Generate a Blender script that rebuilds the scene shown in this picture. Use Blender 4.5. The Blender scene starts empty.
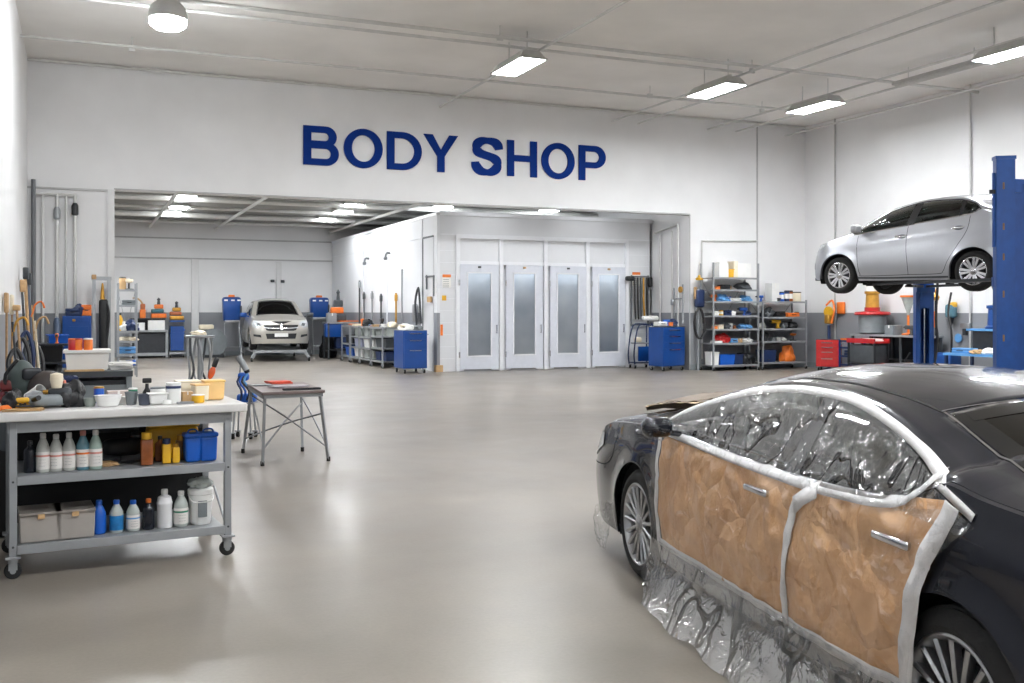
import bpy, bmesh, math, random
from mathutils import Vector, Matrix
from mathutils.bvhtree import BVHTree
from math import sin, cos, pi, sqrt, atan2, radians as R
random.seed(7)
S = bpy.context.scene
COL = S.collection
# ------------------------------------------------------------------ camera geometry
F_, HC, CX, CY, YAW = 1010.0, 1.65, 512.0, 311.0, R(23.1)
FW = (sin(YAW), cos(YAW)); RT = (cos(YAW), -sin(YAW))
def cam2w(x, z): return (z*FW[0]+x*RT[0], z*FW[1]+x*RT[1])
def G(px, py, h=0.0):
    z = (HC-h)*F_/(py-CY); return cam2w(z*(px-CX)/F_, z)
def XY(px, Y):
    u = (px-CX)/F_; z = Y/(FW[1]+u*RT[1]); return z*(FW[0]+u*RT[0])
def ZY(px, py, Y):
    u = (px-CX)/F_; z = Y/(FW[1]+u*RT[1]); return HC-(py-CY)*z/F_
def YX(px, X):
    u = (px-CX)/F_; z = X/(FW[0]+u*RT[0]); return z*(FW[1]+u*RT[1])
cd = bpy.data.cameras.new('camera'); cam = bpy.data.objects.new('camera', cd); COL.objects.link(cam)
cam.location = (0, 0, HC); cam.rotation_euler = (pi/2, 0, -YAW)
cd.sensor_width = 36; cd.lens = F_/1024*36; cd.shift_y = -(341.5-CY)/1024; cd.clip_end = 200; cd.clip_start = .05
S.camera = cam
# ------------------------------------------------------------------ materials
def nt(name):
    m = bpy.data.materials.new(name); m.use_nodes = True
    n = m.node_tree.nodes; return m, n, m.node_tree.links, n['Principled BSDF']
MC = {}
def mat(name, col, rough=.5, metal=0., var=.06, scale=8., bump=0., bscale=40., coat=0., emit=None, es=0., trans=0., alpha=1., spec=None, rvar=.0):
    if name in MC: return MC[name]
    m, n, l, p = nt(name)
    tc = n.new('ShaderNodeTexCoord')
    if var > 0 and emit is None:
        nz = n.new('ShaderNodeTexNoise'); nz.inputs['Scale'].default_value = scale; nz.inputs['Detail'].default_value = 4
        l.new(tc.outputs['Object'], nz.inputs['Vector'])
        rp = n.new('ShaderNodeMapRange'); rp.inputs[1].default_value=.3; rp.inputs[2].default_value=.7
        rp.inputs[3].default_value = 1-var; rp.inputs[4].default_value = 1+var
        l.new(nz.outputs[0], rp.inputs[0])
        mx = n.new('ShaderNodeVectorMath'); mx.operation = 'SCALE'; mx.inputs[0].default_value = col[:3]
        l.new(rp.outputs[0], mx.inputs['Scale']); l.new(mx.outputs[0], p.inputs['Base Color'])
        if rvar:
            r2 = n.new('ShaderNodeMapRange'); r2.inputs[1].default_value=.3; r2.inputs[2].default_value=.7
            r2.inputs[3].default_value = rough-rvar; r2.inputs[4].default_value = rough+rvar
            l.new(nz.outputs[0], r2.inputs[0]); l.new(r2.outputs[0], p.inputs['Roughness'])
    else: p.inputs['Base Color'].default_value = (*col[:3], 1)
    if not rvar: p.inputs['Roughness'].default_value = rough
    p.inputs['Metallic'].default_value = metal
    if coat: p.inputs['Coat Weight'].default_value = coat; p.inputs['Coat Roughness'].default_value = .03
    if emit: p.inputs['Emission Color'].default_value = (*emit, 1); p.inputs['Emission Strength'].default_value = es
    if trans: p.inputs['Transmission Weight'].default_value = trans
    if alpha < 1: p.inputs['Alpha'].default_value = alpha
    if spec is not None: p.inputs['Specular IOR Level'].default_value = spec
    if bump:
        b2 = n.new('ShaderNodeTexNoise'); b2.inputs['Scale'].default_value = bscale; b2.inputs['Detail'].default_value = 5
        l.new(tc.outputs['Object'], b2.inputs['Vector'])
        bp = n.new('ShaderNodeBump'); bp.inputs['Strength'].default_value = bump; bp.inputs['Distance'].default_value = .01
        l.new(b2.outputs[0], bp.inputs['Height']); l.new(bp.outputs[0], p.inputs['Normal'])
    MC[name] = m; return m
def sr(r, g, b):
    f = lambda c: (c/255/12.92) if c/255 <= .04045 else ((c/255+.055)/1.055)**2.4
    return (f(r), f(g), f(b))
def wall_mat(name, top, low, split, panel=0.0):
    m, n, l, p = nt(name)
    geo = n.new('ShaderNodeNewGeometry'); sp = n.new('ShaderNodeSeparateXYZ'); l.new(geo.outputs['Position'], sp.inputs[0])
    nz = n.new('ShaderNodeTexNoise'); nz.inputs['Scale'].default_value = .9; nz.inputs['Detail'].default_value = 6; l.new(geo.outputs['Position'], nz.inputs['Vector'])
    gt = n.new('ShaderNodeMath'); gt.operation = 'GREATER_THAN'; gt.inputs[1].default_value = split; l.new(sp.outputs[2], gt.inputs[0])
    mx = n.new('ShaderNodeMix'); mx.data_type = 'RGBA'; mx.inputs[6].default_value = (*low, 1); mx.inputs[7].default_value = (*top, 1)
    l.new(gt.outputs[0], mx.inputs[0])
    rp = n.new('ShaderNodeMapRange'); rp.inputs[1].default_value=.3; rp.inputs[2].default_value=.7; rp.inputs[3].default_value=.95; rp.inputs[4].default_value=1.03
    l.new(nz.outputs[0], rp.inputs[0])
    sc = n.new('ShaderNodeVectorMath'); sc.operation='SCALE'; l.new(mx.outputs[2], sc.inputs[0]); l.new(rp.outputs[0], sc.inputs['Scale'])
    l.new(sc.outputs[0], p.inputs['Base Color']); p.inputs['Roughness'].default_value = .55
    nb = n.new('ShaderNodeTexNoise'); nb.inputs['Scale'].default_value = 25; l.new(geo.outputs['Position'], nb.inputs['Vector'])
    bp = n.new('ShaderNodeBump'); bp.inputs['Strength'].default_value=.08; bp.inputs['Distance'].default_value=.01; l.new(nb.outputs[0], bp.inputs['Height']); l.new(bp.outputs[0], p.inputs['Normal'])
    return m
def floor_mat():
    m, n, l, p = nt('polished_concrete')
    geo = n.new('ShaderNodeNewGeometry')
    def noise(s, d=6, r=.6, dist=0):
        a = n.new('ShaderNodeTexNoise'); a.inputs['Scale'].default_value=s; a.inputs['Detail'].default_value=d; a.inputs['Roughness'].default_value=r; a.inputs['Distortion'].default_value=dist
        l.new(geo.outputs['Position'], a.inputs['Vector']); return a
    n1, n2, n3 = noise(.4, 5, .6, .3), noise(1.3, 7, .62, .2), noise(45, 3)
    r1 = n.new('ShaderNodeValToRGB'); e = r1.color_ramp.elements
    e[0].position=.2; e[0].color=(*FLOOR_A,1); e[1].position=.8; e[1].color=(*FLOOR_B,1); l.new(n1.outputs[0], r1.inputs[0])
    a = n.new('ShaderNodeMapRange'); a.inputs[1].default_value=.2; a.inputs[2].default_value=.8; a.inputs[3].default_value=.80; a.inputs[4].default_value=1.16; l.new(n2.outputs[0], a.inputs[0])
    b = n.new('ShaderNodeMapRange'); b.inputs[1].default_value=.3; b.inputs[2].default_value=.7; b.inputs[3].default_value=.95; b.inputs[4].default_value=1.05; l.new(n3.outputs[0], b.inputs[0])
    mm = n.new('ShaderNodeMath'); mm.operation='MULTIPLY'; l.new(a.outputs[0], mm.inputs[0]); l.new(b.outputs[0], mm.inputs[1])
    sc = n.new('ShaderNodeVectorMath'); sc.operation='SCALE'; l.new(r1.outputs[0], sc.inputs[0]); l.new(mm.outputs[0], sc.inputs['Scale'])
    l.new(sc.outputs[0], p.inputs['Base Color'])
    rr = n.new('ShaderNodeMapRange'); rr.inputs[1].default_value=.35; rr.inputs[2].default_value=.65; rr.inputs[3].default_value=.30; rr.inputs[4].default_value=.38; l.new(n2.outputs[0], rr.inputs[0]); l.new(rr.outputs[0], p.inputs['Roughness'])
    p.inputs['Specular IOR Level'].default_value=.42
    p.inputs['Coat Weight'].default_value=.06; p.inputs['Coat Roughness'].default_value=.12
    bp = n.new('ShaderNodeBump'); bp.inputs['Strength'].default_value=.05; bp.inputs['Distance'].default_value=.01; l.new(n3.outputs[0], bp.inputs['Height']); l.new(bp.outputs[0], p.inputs['Normal'])
    return m
# ------------------------------------------------------------------ object helpers
def tag(o, label=None, cat=None, group=None, kind=None):
    if label: o['label'] = label
    if cat: o['category'] = cat
    if group: o['group'] = group
    if kind: o['kind'] = kind
    return o
def thing(name, label, cat, loc=(0,0,0), rz=0., group=None, rot=None):
    o = bpy.data.objects.new(name, None); COL.objects.link(o); o.location = loc
    o.rotation_euler = rot if rot else (0,0,rz); o.empty_display_size = .1
    return tag(o, label, cat, group)
def copy_tree(o, parent=None):
    c = o.copy(); COL.objects.link(c)
    if parent is not None: c.parent = parent
    for ch in KIDS.get(o.name, []):
        cc = copy_tree(ch, c)
    KIDS[c.name] = [x for x in ()]
    return c
KIDS = {}
def clone(o, loc, rz=None, label=None, scale=None):
    def rec(a, par):
        c = a.copy(); COL.objects.link(c)
        if par is not None: c.parent = par; c.matrix_parent_inverse = a.matrix_parent_inverse.copy()
        for k in KIDS.get(a.name, []): rec(k, c)
        return c
    c = rec(o, None); c.location = loc
    if rz is not None: c.rotation_euler = (0,0,rz)
    if label: c['label'] = label
    if scale: c.scale = scale
    return c
class MB:
    def __init__(s): s.b = bmesh.new(); s.M = Matrix.Identity(4)
    def _add(s, vs, fs, smooth=False, M=None):
        T = s.M @ M if M is not None else s.M
        v = [s.b.verts.new(T @ Vector(p)) for p in vs]
        for f in fs:
            try: q = s.b.faces.new([v[i] for i in f]); q.smooth = smooth
            except ValueError: pass
        return s
    def box(s, c, d, rz=0., rx=0., ry=0., taper=1.):
        x, y, z = d[0]/2, d[1]/2, d[2]/2; t = taper
        vs = [(-x*t,-y*t,-z),(x*t,-y*t,-z),(x*t,y*t,-z),(-x*t,y*t,-z),(-x,-y,z),(x,-y,z),(x,y,z),(-x,y,z)]
        M = Matrix.Translation(c) @ Matrix.Rotation(rz,4,'Z') @ Matrix.Rotation(ry,4,'Y') @ Matrix.Rotation(rx,4,'X')
        return s._add(vs, [(0,3,2,1),(4,5,6,7),(0,1,5,4),(1,2,6,5),(2,3,7,6),(3,0,4,7)], False, M)
    def bbox(s, c, d, r=.01, rz=0., seg=3, taper=1., rx=0., ry=0.):
        t = bmesh.new(); bmesh.ops.create_cube(t, size=1.)
        for v in t.verts:
            k = taper if v.co.z < 0 else 1.
            v.co = Vector((v.co.x*d[0]*k, v.co.y*d[1]*k, v.co.z*d[2]))
        bmesh.ops.bevel(t, geom=t.edges[:], offset=min(r, min(d)*.45), segments=seg, profile=.5, affect='EDGES')
        M = Matrix.Translation(c) @ Matrix.Rotation(rz,4,'Z') @ Matrix.Rotation(ry,4,'Y') @ Matrix.Rotation(rx,4,'X')
        return s._bm(t, M, True)
    def _bm(s, t, M, smooth):
        t.verts.index_update()
        s._add([v.co.copy() for v in t.verts], [[v.index for v in f.verts] for f in t.faces], smooth, M); t.free(); return s
    def bar(s, p0, p1, w, h=None, roll=0.):
        p0, p1 = Vector(p0), Vector(p1); d = p1-p0; h = h or w
        q = d.to_track_quat('Z', 'Y').to_matrix().to_4x4()
        M = Matrix.Translation((p0+p1)/2) @ q @ Matrix.Rotation(roll,4,'Z'); x,y,z = w/2,h/2,d.length/2
        vs = [(-x,-y,-z),(x,-y,-z),(x,y,-z),(-x,y,-z),(-x,-y,z),(x,-y,z),(x,y,z),(-x,y,z)]
        return s._add(vs, [(0,3,2,1),(4,5,6,7),(0,1,5,4),(1,2,6,5),(2,3,7,6),(3,0,4,7)], False, M)
    def cyl(s, p0, p1, r, r1=None, n=16, caps=True):
        p0, p1 = Vector(p0), Vector(p1); d = p1-p0; r1 = r if r1 is None else r1
        M = Matrix.Translation(p0) @ d.to_track_quat('Z','Y').to_matrix().to_4x4(); L = d.length
        vs = [(r*cos(2*pi*i/n), r*sin(2*pi*i/n), 0) for i in range(n)] + [(r1*cos(2*pi*i/n), r1*sin(2*pi*i/n), L) for i in range(n)]
        s._add(vs, [(i,(i+1)%n,n+(i+1)%n,n+i) for i in range(n)], True, M)
        if caps: s._add(vs, [tuple(reversed(range(n))), tuple(range(n,2*n))], False, M)
        return s
    def lathe(s, prof, c=(0,0,0), n=24, M=None, sy=1., cap=True):
        vs, fs = [], []
        for (r, z) in prof: vs += [(r*cos(2*pi*i/n), r*sy*sin(2*pi*i/n), z) for i in range(n)]
        for k in range(len(prof)-1):
            for i in range(n): fs.append((k*n+i, k*n+(i+1)%n, (k+1)*n+(i+1)%n, (k+1)*n+i))
        if cap and prof[0][0] > 1e-4: fs.append(tuple(reversed(range(n))))
        if cap and prof[-1][0] > 1e-4: fs.append(tuple((len(prof)-1)*n+i for i in range(n)))
        T = Matrix.Translation(c) @ (M if M is not None else Matrix.Identity(4))
        return s._add(vs, fs, True, T)
    def tube(s, pts, r, n=8, smooth=3, closed=False):
        pts = [Vector(p) for p in pts]
        if smooth > 1 and len(pts) > 2:
            q = []
            for i in range(len(pts)-1):
                a, b, c, d = pts[max(i-1,0)], pts[i], pts[i+1], pts[min(i+2,len(pts)-1)]
                for k in range(smooth):
                    t = k/smooth; q.append(.5*((2*b)+(c-a)*t+(2*a-5*b+4*c-d)*t*t+(3*b-a-3*c+d)*t**3))
            q.append(pts[-1]); pts = q
        vs, fs = [], []; up = Vector((0,0,1)); prev = None
        for i, p in enumerate(pts):
            t = (pts[min(i+1,len(pts)-1)]-pts[max(i-1,0)]).normalized()
            if prev is None:
                a = t.cross(up);
                if a.length < .05: a = t.cross(Vector((1,0,0)))
            else: a = prev - t*prev.dot(t)
            a.normalize(); prev = a; b = t.cross(a)
            rr = r[i] if isinstance(r, (list,tuple)) and i < len(r) else (r if not isinstance(r,(list,tuple)) else r[-1])
            for k in range(n): vs.append(p + a*rr*cos(2*pi*k/n) + b*rr*sin(2*pi*k/n))
        m = len(pts)
        for i in range(m-1):
            for k in range(n): fs.append((i*n+k, i*n+(k+1)%n, (i+1)*n+(k+1)%n, (i+1)*n+k))
        fs.append(tuple(reversed(range(n)))); fs.append(tuple((m-1)*n+k for k in range(n)))
        return s._add(vs, fs, True)
    def sph(s, c, r, sc=(1,1,1), n=16, h=10, rz=0.):
        prof = [(max(1e-5, sin(pi*i/h))*r, -cos(pi*i/h)*r) for i in range(h+1)]
        prof[0] = (0, -r); prof[-1] = (0, r)
        vs, fs = [], []
        for (a, z) in prof: vs += [(a*cos(2*pi*i/n)*sc[0], a*sin(2*pi*i/n)*sc[1], z*sc[2]) for i in range(n)]
        for k in range(h):
            for i in range(n): fs.append((k*n+i, k*n+(i+1)%n, (k+1)*n+(i+1)%n, (k+1)*n+i))
        return s._add(vs, fs, True, Matrix.Translation(c) @ Matrix.Rotation(rz,4,'Z'))
    def prism(s, poly, z0, z1, M=None, smooth=False):
        n = len(poly); vs = [(x,y,z0) for x,y in poly]+[(x,y,z1) for x,y in poly]
        return s._add(vs, [tuple(reversed(range(n))), tuple(range(n,2*n))]+[(i,(i+1)%n,n+(i+1)%n,n+i) for i in range(n)], smooth, M)
    def build(s, name, m, parent=None, bevel=0., loc=None, weld=True):
        if weld: bmesh.ops.remove_doubles(s.b, verts=s.b.verts, dist=1e-5)
        bmesh.ops.recalc_face_normals(s.b, faces=s.b.faces)
        me = bpy.data.meshes.new(name); s.b.to_mesh(me); s.b.free()
        o = bpy.data.objects.new(name, me); COL.objects.link(o)
        if isinstance(m, (list,tuple)):
            for q in m: me.materials.append(q)
        else: me.materials.append(m)
        if parent is not None: o.parent = parent; KIDS.setdefault(parent.name, []).append(o)
        if loc: o.location = loc
        if bevel:
            bv = o.modifiers.new('b','BEVEL'); bv.width = bevel; bv.segments = 2; bv.limit_method='ANGLE'; bv.angle_limit = R(40); bv.harden_normals = False
        if hasattr(me, 'set_sharp_from_angle'): me.set_sharp_from_angle(angle=R(38))
        return o
def lin(a, b, n): return [a+(b-a)*i/(n-1) for i in range(n)]
class Crv:
    """monotone cubic through points"""
    def __init__(s, pts):
        pts = sorted(pts); s.x=[p[0] for p in pts]; s.y=[p[1] for p in pts]; n=len(pts)
        h=[s.x[i+1]-s.x[i] for i in range(n-1)]; d=[(s.y[i+1]-s.y[i])/h[i] for i in range(n-1)]
        m=[0]*n; m[0]=d[0]; m[-1]=d[-1]
        for i in range(1,n-1):
            m[i] = 0 if d[i-1]*d[i] <= 0 else 2*d[i-1]*d[i]/(d[i-1]+d[i])
        s.h,s.m=h,m
    def __call__(s, x):
        if x<=s.x[0]: return s.y[0]
        if x>=s.x[-1]: return s.y[-1]
        i=0
        while s.x[i+1]<x: i+=1
        h=s.h[i]; t=(x-s.x[i])/h; a,b=s.y[i],s.y[i+1]
        return a*(1+2*t)*(1-t)**2+s.m[i]*h*t*(1-t)**2+b*t*t*(3-2*t)+s.m[i+1]*h*t*t*(t-1)
LAMP,WORLD,EXPO=75.,.6,.82
# ------------------------------------------------------------------ materials palette
FLOOR_A=sr(112,105,97); FLOOR_B=sr(148,140,130)
white=mat('white_enamel', sr(225,226,228), .35, var=.03)
pvc=mat('white_plastic', sr(228,228,226), .45, var=.03)
cream=mat('cream_plastic', sr(226,214,190), .5, var=.06)
steel=mat('brushed_steel', sr(165,168,172), .35, .85, var=.08)
galv=mat('grey_painted_steel', sr(150,153,156), .45, .35, var=.06)
pipe_m=mat('pipe_grey', sr(206,206,204), .45, .3, var=.05)
dark=mat('dark_metal', sr(48,50,54), .45, .4, var=.12)
black=mat('black_plastic', sr(22,23,26), .4, var=.2)
rubber=mat('black_rubber', sr(24,24,25), .75, var=.15, bump=.2, bscale=60)
blue=mat('blue_enamel', sr(10,66,138), .32, .1, var=.07, scale=5, coat=.3)
navy=mat('navy_plastic', sr(24,44,84), .45, var=.1)
bluep=mat('blue_plastic', sr(20,88,184), .38, var=.08)
skyb=mat('light_blue_plastic', sr(92,150,205), .45, var=.1)
red=mat('red_enamel', sr(176,28,30), .35, var=.08, coat=.3)
orange=mat('orange_plastic', sr(226,118,42), .45, var=.12)
brass=mat('brass', sr(196,146,62), .35, .6, var=.15)
yellow=mat('yellow_plastic', sr(224,172,40), .45, var=.1)
amber=mat('amber_liquid_plastic', sr(140,78,40), .2, var=.25, scale=14)
greyp=mat('grey_plastic', sr(120,126,130), .5, var=.08)
dgrey=mat('charcoal_plastic', sr(62,66,70), .5, var=.15)
lgrey=mat('light_grey_board', sr(176,173,170), .6, var=.06)
paperw=mat('white_paper', sr(232,230,226), .8, var=.04)
tan=mat('cardboard', sr(190,156,112), .8, var=.1)
wood=mat('pale_wood', sr(186,150,108), .6, var=.16, scale=20)
green=mat('green_plastic', sr(30,120,90), .45, var=.1)
teal=mat('clear_blue_plastic', sr(90,130,145), .2, var=.1)
clearp=mat('cloudy_clear_plastic', sr(170,176,172), .2, var=.1)
hose_m=mat('dark_hose', sr(40,40,42), .55, var=.15)
laminate=mat('worn_white_laminate', sr(206,204,202), .38, var=.09, scale=5, bump=.05)
lamp_e=mat('lamp_diffuser', (1,1,1), .4, emit=(.95,.98,1.0), es=LAMP)
lamp_off=mat('lamp_off', sr(200,200,198), .4)
chrome=mat('chrome', sr(215,216,220), .12, 1., var=.02)
# ------------------------------------------------------------------ the shell
YM, XL, XR, YB, ZC, ZB, DAD = 24.0, -1.06, 19.64, 38.5, 7.08, 4.9, 1.6
wm=wall_mat('painted_wall', sr(226,226,227), sr(136,138,143), DAD)
cm=mat('ceiling_paint', sr(233,231,228), .8, var=.05, scale=.7)
fl=MB(); fl.box(((XL+XR)/2-3, (YB-14)/2+1, -.05), (XR-XL+12, YB+18, .1)); o=fl.build('floor', floor_mat()); tag(o,kind='structure')
def wallbox(name, x0,x1,y0,y1,z0,z1, m=wm):
    o=MB().box(((x0+x1)/2,(y0+y1)/2,(z0+z1)/2),(x1-x0,y1-y0,z1-z0)).build(name,m); return tag(o,kind='structure')
OX0, OX1, OZ = XY(114,YM), XY(690,YM), 4.33
YF=-9
wallbox('wall_left', XL-.3, XL, YF, YM, 0, ZC)
wallbox('wall_front', XL-.3, XR+.3, YF-.3, YF, 0, ZC)
wallbox('wall_right', XR, XR+.3, YF, YM+.3, 0, ZC)
b=MB()
for (x0,x1,z0,z1) in ((XL-.3,OX0,0,ZC),(OX0,OX1,OZ,ZC),(OX1,XR,0,ZC)): b.box(((x0+x1)/2,YM+.15,(z0+z1)/2),(x1-x0,.3,z1-z0))
tag(b.build('wall_middle', wm),kind='structure')
wallbox('ceiling', XL-.3, XR+.3, YF, YM+.3, ZC, ZC+.2, cm)
wallbox('wall_back', -6, XR, YB, YB+.3, 0, ZB)
wallbox('wall_back_left', -6.3, -6, YM+.3, YB+.3, 0, ZB)
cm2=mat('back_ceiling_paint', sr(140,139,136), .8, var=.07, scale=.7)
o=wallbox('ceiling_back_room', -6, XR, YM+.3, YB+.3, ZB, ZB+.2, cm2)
YBO, XBO, ZBO = 26.0, XY(440,26.0), 4.33
RX1=OX1
# recess side wall right of the booth
wallbox('wall_recess', RX1, RX1+.2, YM+.3, YB, 0, ZB)
# opening trim
trim=mat('trim_white', sr(214,214,214), .4, var=.03)
b=MB(); b.box((OX0-.06,YM-.02,OZ/2),(.14,.06,OZ)); tag(b.build('trim_1',trim),kind='structure')
b=MB(); b.box(((XL+OX0)/2-.1,YM-.015,ZY(70,189,YM)),(OX0-XL,.05,.04)); tag(b.build('trim_2',mat('joint_grey', sr(176,176,176),.5)),kind='structure')
jm=MC['joint_grey']
b=MB(); x=XY(757,YM); b.box((x,YM-.01,(ZC+DAD)/2),(.035,.03,ZC-DAD)); tag(b.build('trim_3',jm),kind='structure')
b=MB(); b.box(((OX0+OX1)/2,YM-.006,OZ+.02),(OX1-OX0,.02,.03)); b.box((OX1-.01,YM-.006,OZ/2),(.03,.02,OZ));  tag(b.build('trim_4',jm),kind='structure')
b=MB(); b.box((OX0-.8,YM-.02,.12),(1.6,.04,.24)); tag(b.build('baseboard_middle_left',greyp),kind='structure')
b=MB(); b.box(((OX1+XR)/2,YM-.02,.08),(XR-OX1,.04,.16)); tag(b.build('baseboard_middle_right',greyp),kind='structure')
b=MB(); b.box((XR-.02,8,.08),(.04,32,.16)); tag(b.build('baseboard_right',greyp),kind='structure')
b=MB(); b.box((1,YB-.02,.08),(18,.04,.16)); tag(b.build('baseboard_back',greyp),kind='structure')
# back wall rails and posts
b=MB()
for z in (ZY(240,240,YB),ZY(240,259.5,YB)): b.box(((-6+XBO)/2,YB-.03,z),(XBO+6,.06,.05))
tag(b.build('trim_5',jm),kind='structure')
b=MB(); x=XY(195,YB); b.box((x,YB-.05,3.5/2),(.26,.1,3.5)); tag(b.build('trim_6',trim),kind='structure')
b=MB(); x=XY(278.5,YB); b.box((x,YB-.05,(3.5+DAD)/2),(.2,.1,3.5-DAD)); tag(b.build('trim_7',trim),kind='structure')
# ------------------------------------------------------------------ the sign
sg=thing('wall_sign','large blue raised letters reading BODY SHOP high on the white wall','sign',(XY(303,YM),YM-.001,5.13))
bs=mat('sign_blue', sr(0,44,122), .7, spec=.15, var=.02)
XS1=XY(605,YM)
def letters():
    cap=.93; T,Hs=.205*cap,.165*cap     # upright and level stroke widths
    def stad(x0,x1,y0,y1,n=18):         # right-rounded outline, clockwise from top-left
        ry=(y1-y0)/2; rx=min(ry*1.05,x1-x0); cx=x1-rx; cy=(y0+y1)/2
        return [(x0,y1)]+[(cx+rx*sin(pi*i/n),cy+ry*cos(pi*i/n)) for i in range(n+1)]+[(x0,y0)]
    def ring(b,o,i_,closed=True,D=.05):
        n=len(o); vs=[(x,0,y) for x,y in o]+[(x,0,y) for x,y in i_]+[(x,-D,y) for x,y in o]+[(x,-D,y) for x,y in i_]
        fs=[]
        for k in range(n if closed else n-1):
            j=(k+1)%n; fs+=[(2*n+k,2*n+j,3*n+j,3*n+k),(k,j,2*n+j,2*n+k),(n+k,3*n+k,3*n+j,n+j),(k,n+k,n+j,j)]
        if not closed: fs+=[(0,n,3*n,2*n),(n-1,2*n-1,4*n-1,3*n-1)]
        b._add(vs,fs)
    def plate(b,x0,x1,y0,y1): b.box(((x0+x1)/2,-.024,(y0+y1)/2),(x1-x0,.048,y1-y0))
    def bowl(b,x0,x1,y0,y1,D=.05): ring(b,stad(x0,x1,y0,y1),stad(x0+T,x1-T,y0+Hs,y1-Hs),True,D)
    def mk(ch,w):
        b=MB()
        if ch=='H': plate(b,0,T,0,cap); plate(b,w-T,w,0,cap); plate(b,T,w-T,cap*.42,cap*.42+Hs*1.05)
        if ch=='D': bowl(b,0,w,0,cap)
        if ch=='P': plate(b,0,T,0,cap*.5); bowl(b,0,w,cap*.36,cap)
        if ch=='B': bowl(b,0,w*.94,cap*.46,cap); bowl(b,0,w,0,cap*.46+Hs*.8,.052)
        if ch=='O':
            n=44; o=[(w/2+(w/2)*cos(2*pi*i/n),cap/2+(cap/2+.012)*sin(2*pi*i/n)) for i in range(n)]
            q=[(w/2+(w/2-T*1.02)*cos(2*pi*i/n),cap/2+(cap/2+.012-Hs)*sin(2*pi*i/n)) for i in range(n)]; ring(b,o,q)
        if ch=='Y':
            y=cap*.42; plate(b,w/2-T/2,w/2+T/2,0,y)
            for s_ in (-1,1):
                P=[(w/2-s_*T/2,y),(w/2+s_*T/2,y),(w/2+s_*w/2,cap),(w/2+s_*(w/2-T*1.22),cap),(w/2,y+.17*cap)]
                if s_<0: P=P
                Dd=.05+.001*s_; vs=[(x,-Dd,z) for x,z in P]+[(x,0,z) for x,z in P]; n=5
                b._add(vs,[tuple(range(n)),tuple(range(n,2*n))]+[(i,(i+1)%n,n+(i+1)%n,n+i) for i in range(n)])
        if ch=='S':
            mid=[(.93,.705),(.90,.80),(.80,.885),(.66,.925),(.5,.935),(.34,.92),(.2,.86),(.135,.76),(.15,.66),(.24,.59),(.4,.545),(.58,.505),(.75,.455),(.86,.37),(.87,.255),(.80,.155),(.66,.085),(.5,.065),(.32,.085),(.19,.15),(.105,.25),(.085,.34)]
            P=[Vector(((x*.94+.03)*w,y*cap,0)) for x,y in mid]; q=[]
            for i in range(len(P)-1):
                A,B_,C_,D=P[max(i-1,0)],P[i],P[i+1],P[min(i+2,len(P)-1)]
                for k in range(3):
                    t=k/3; q.append(.5*((2*B_)+(C_-A)*t+(2*A-5*B_+4*C_-D)*t*t+(3*B_-A-3*C_+D)*t**3))
            q.append(P[-1]); o,i_=[],[]
            for i,p in enumerate(q):
                d=(q[min(i+1,len(q)-1)]-q[max(i-1,0)]).normalized(); nv=Vector((-d.y,d.x,0)); hw=(.5*Hs*abs(d.x)+.5*T*abs(d.y))
                o.append(tuple((p+nv*hw)[:2])); i_.append(tuple((p-nv*hw)[:2]))
            ring(b,o,i_,False)
        return b
    seq=[('B',.66),('O',.745),('D',.69),('Y',.70),(' ',.26),('S',.64),('H',.65),('O',.745),('P',.62)]
    gaps=[.095,.085,.04,.0,.03,.115,.10,.10,0]
    tot=sum(w for c_,w in seq)+sum(gaps); k=(XS1-XY(303,YM))/tot; x=0
    for (ch,w),g_ in zip(seq,gaps):
        if ch!=' ': mk(ch,w*k).build('letter',bs,sg,loc=(x*k,0,0),weld=False)
        x+=w+g_
letters()
# ------------------------------------------------------------------ lamps
hous=mat('lamp_housing', sr(190,190,188), .4, .2)
def fixture(hgt, ceil, Lc=1.5, Wc=.55):
    t=thing('ceiling_lamp','x','lamp'); 
    b=MB(); L,W=Lc/2,Wc/2
    vs=[(-W,-L,0),(W,-L,0),(W,L,0),(-W,L,0),(-W*.6,-L*.86,.16),(W*.6,-L*.86,.16),(W*.6,L*.86,.16),(-W*.6,L*.86,.16)]
    b._add(vs,[(4,5,6,7),(0,1,5,4),(1,2,6,5),(2,3,7,6),(3,0,4,7)])
    b.box((0,-L,-.012),(Wc+.03,.03,.03)).box((0,L,-.012),(Wc+.03,.03,.03)).box((-W,0,-.012),(.03,Lc,.03)).box((W,0,-.012),(.03,Lc,.03))
    b.build('lamp_housing',hous,t)
    MB().box((0,0,-.015),(Wc-.04,Lc-.04,.02)).build('diffuser',lamp_e,t)
    b=MB()
    for y in (-.45,.45): b.cyl((0,y,.15),(0,y,ceil-hgt),.012,n=6)
    b.box((0,0,.2),(.06,1.1,.05)); b.build('hanger',pipe_m,t)
    return t
LH=6.5
lp=fixture(LH,ZC)
first=True
spots=[((518,66),'bright ceiling lamp above the letters OP of the sign, left of the other wide ones'),((716,90),'bright ceiling lamp above the gap right of the sign, on the crossing pipes'),((815,107),'bright ceiling lamp nearest the corner of the right wall'),((1014,52),'bright ceiling lamp cut by the right edge over the blue lift')]
for (p,lab) in spots:
    g=G(p[0],p[1],LH); o=lp if first else clone(lp,(0,0,0)); first=False
    o.location=(*g,LH); o['label']=lab; o['group']='rectangular lamps hung from the main ceiling'
for (x,y) in ((2.5,3),(8,3),(14,3),(2.5,-4),(8,-4),(14,-4),(5,9.5),(16.5,9)):   # lamps of the same grid, over and behind the camera
    o=clone(lp,(x,y,LH),0,'bright rectangular ceiling lamp above the front of the shop')
    o['group']='rectangular lamps above the front of the shop'
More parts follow.
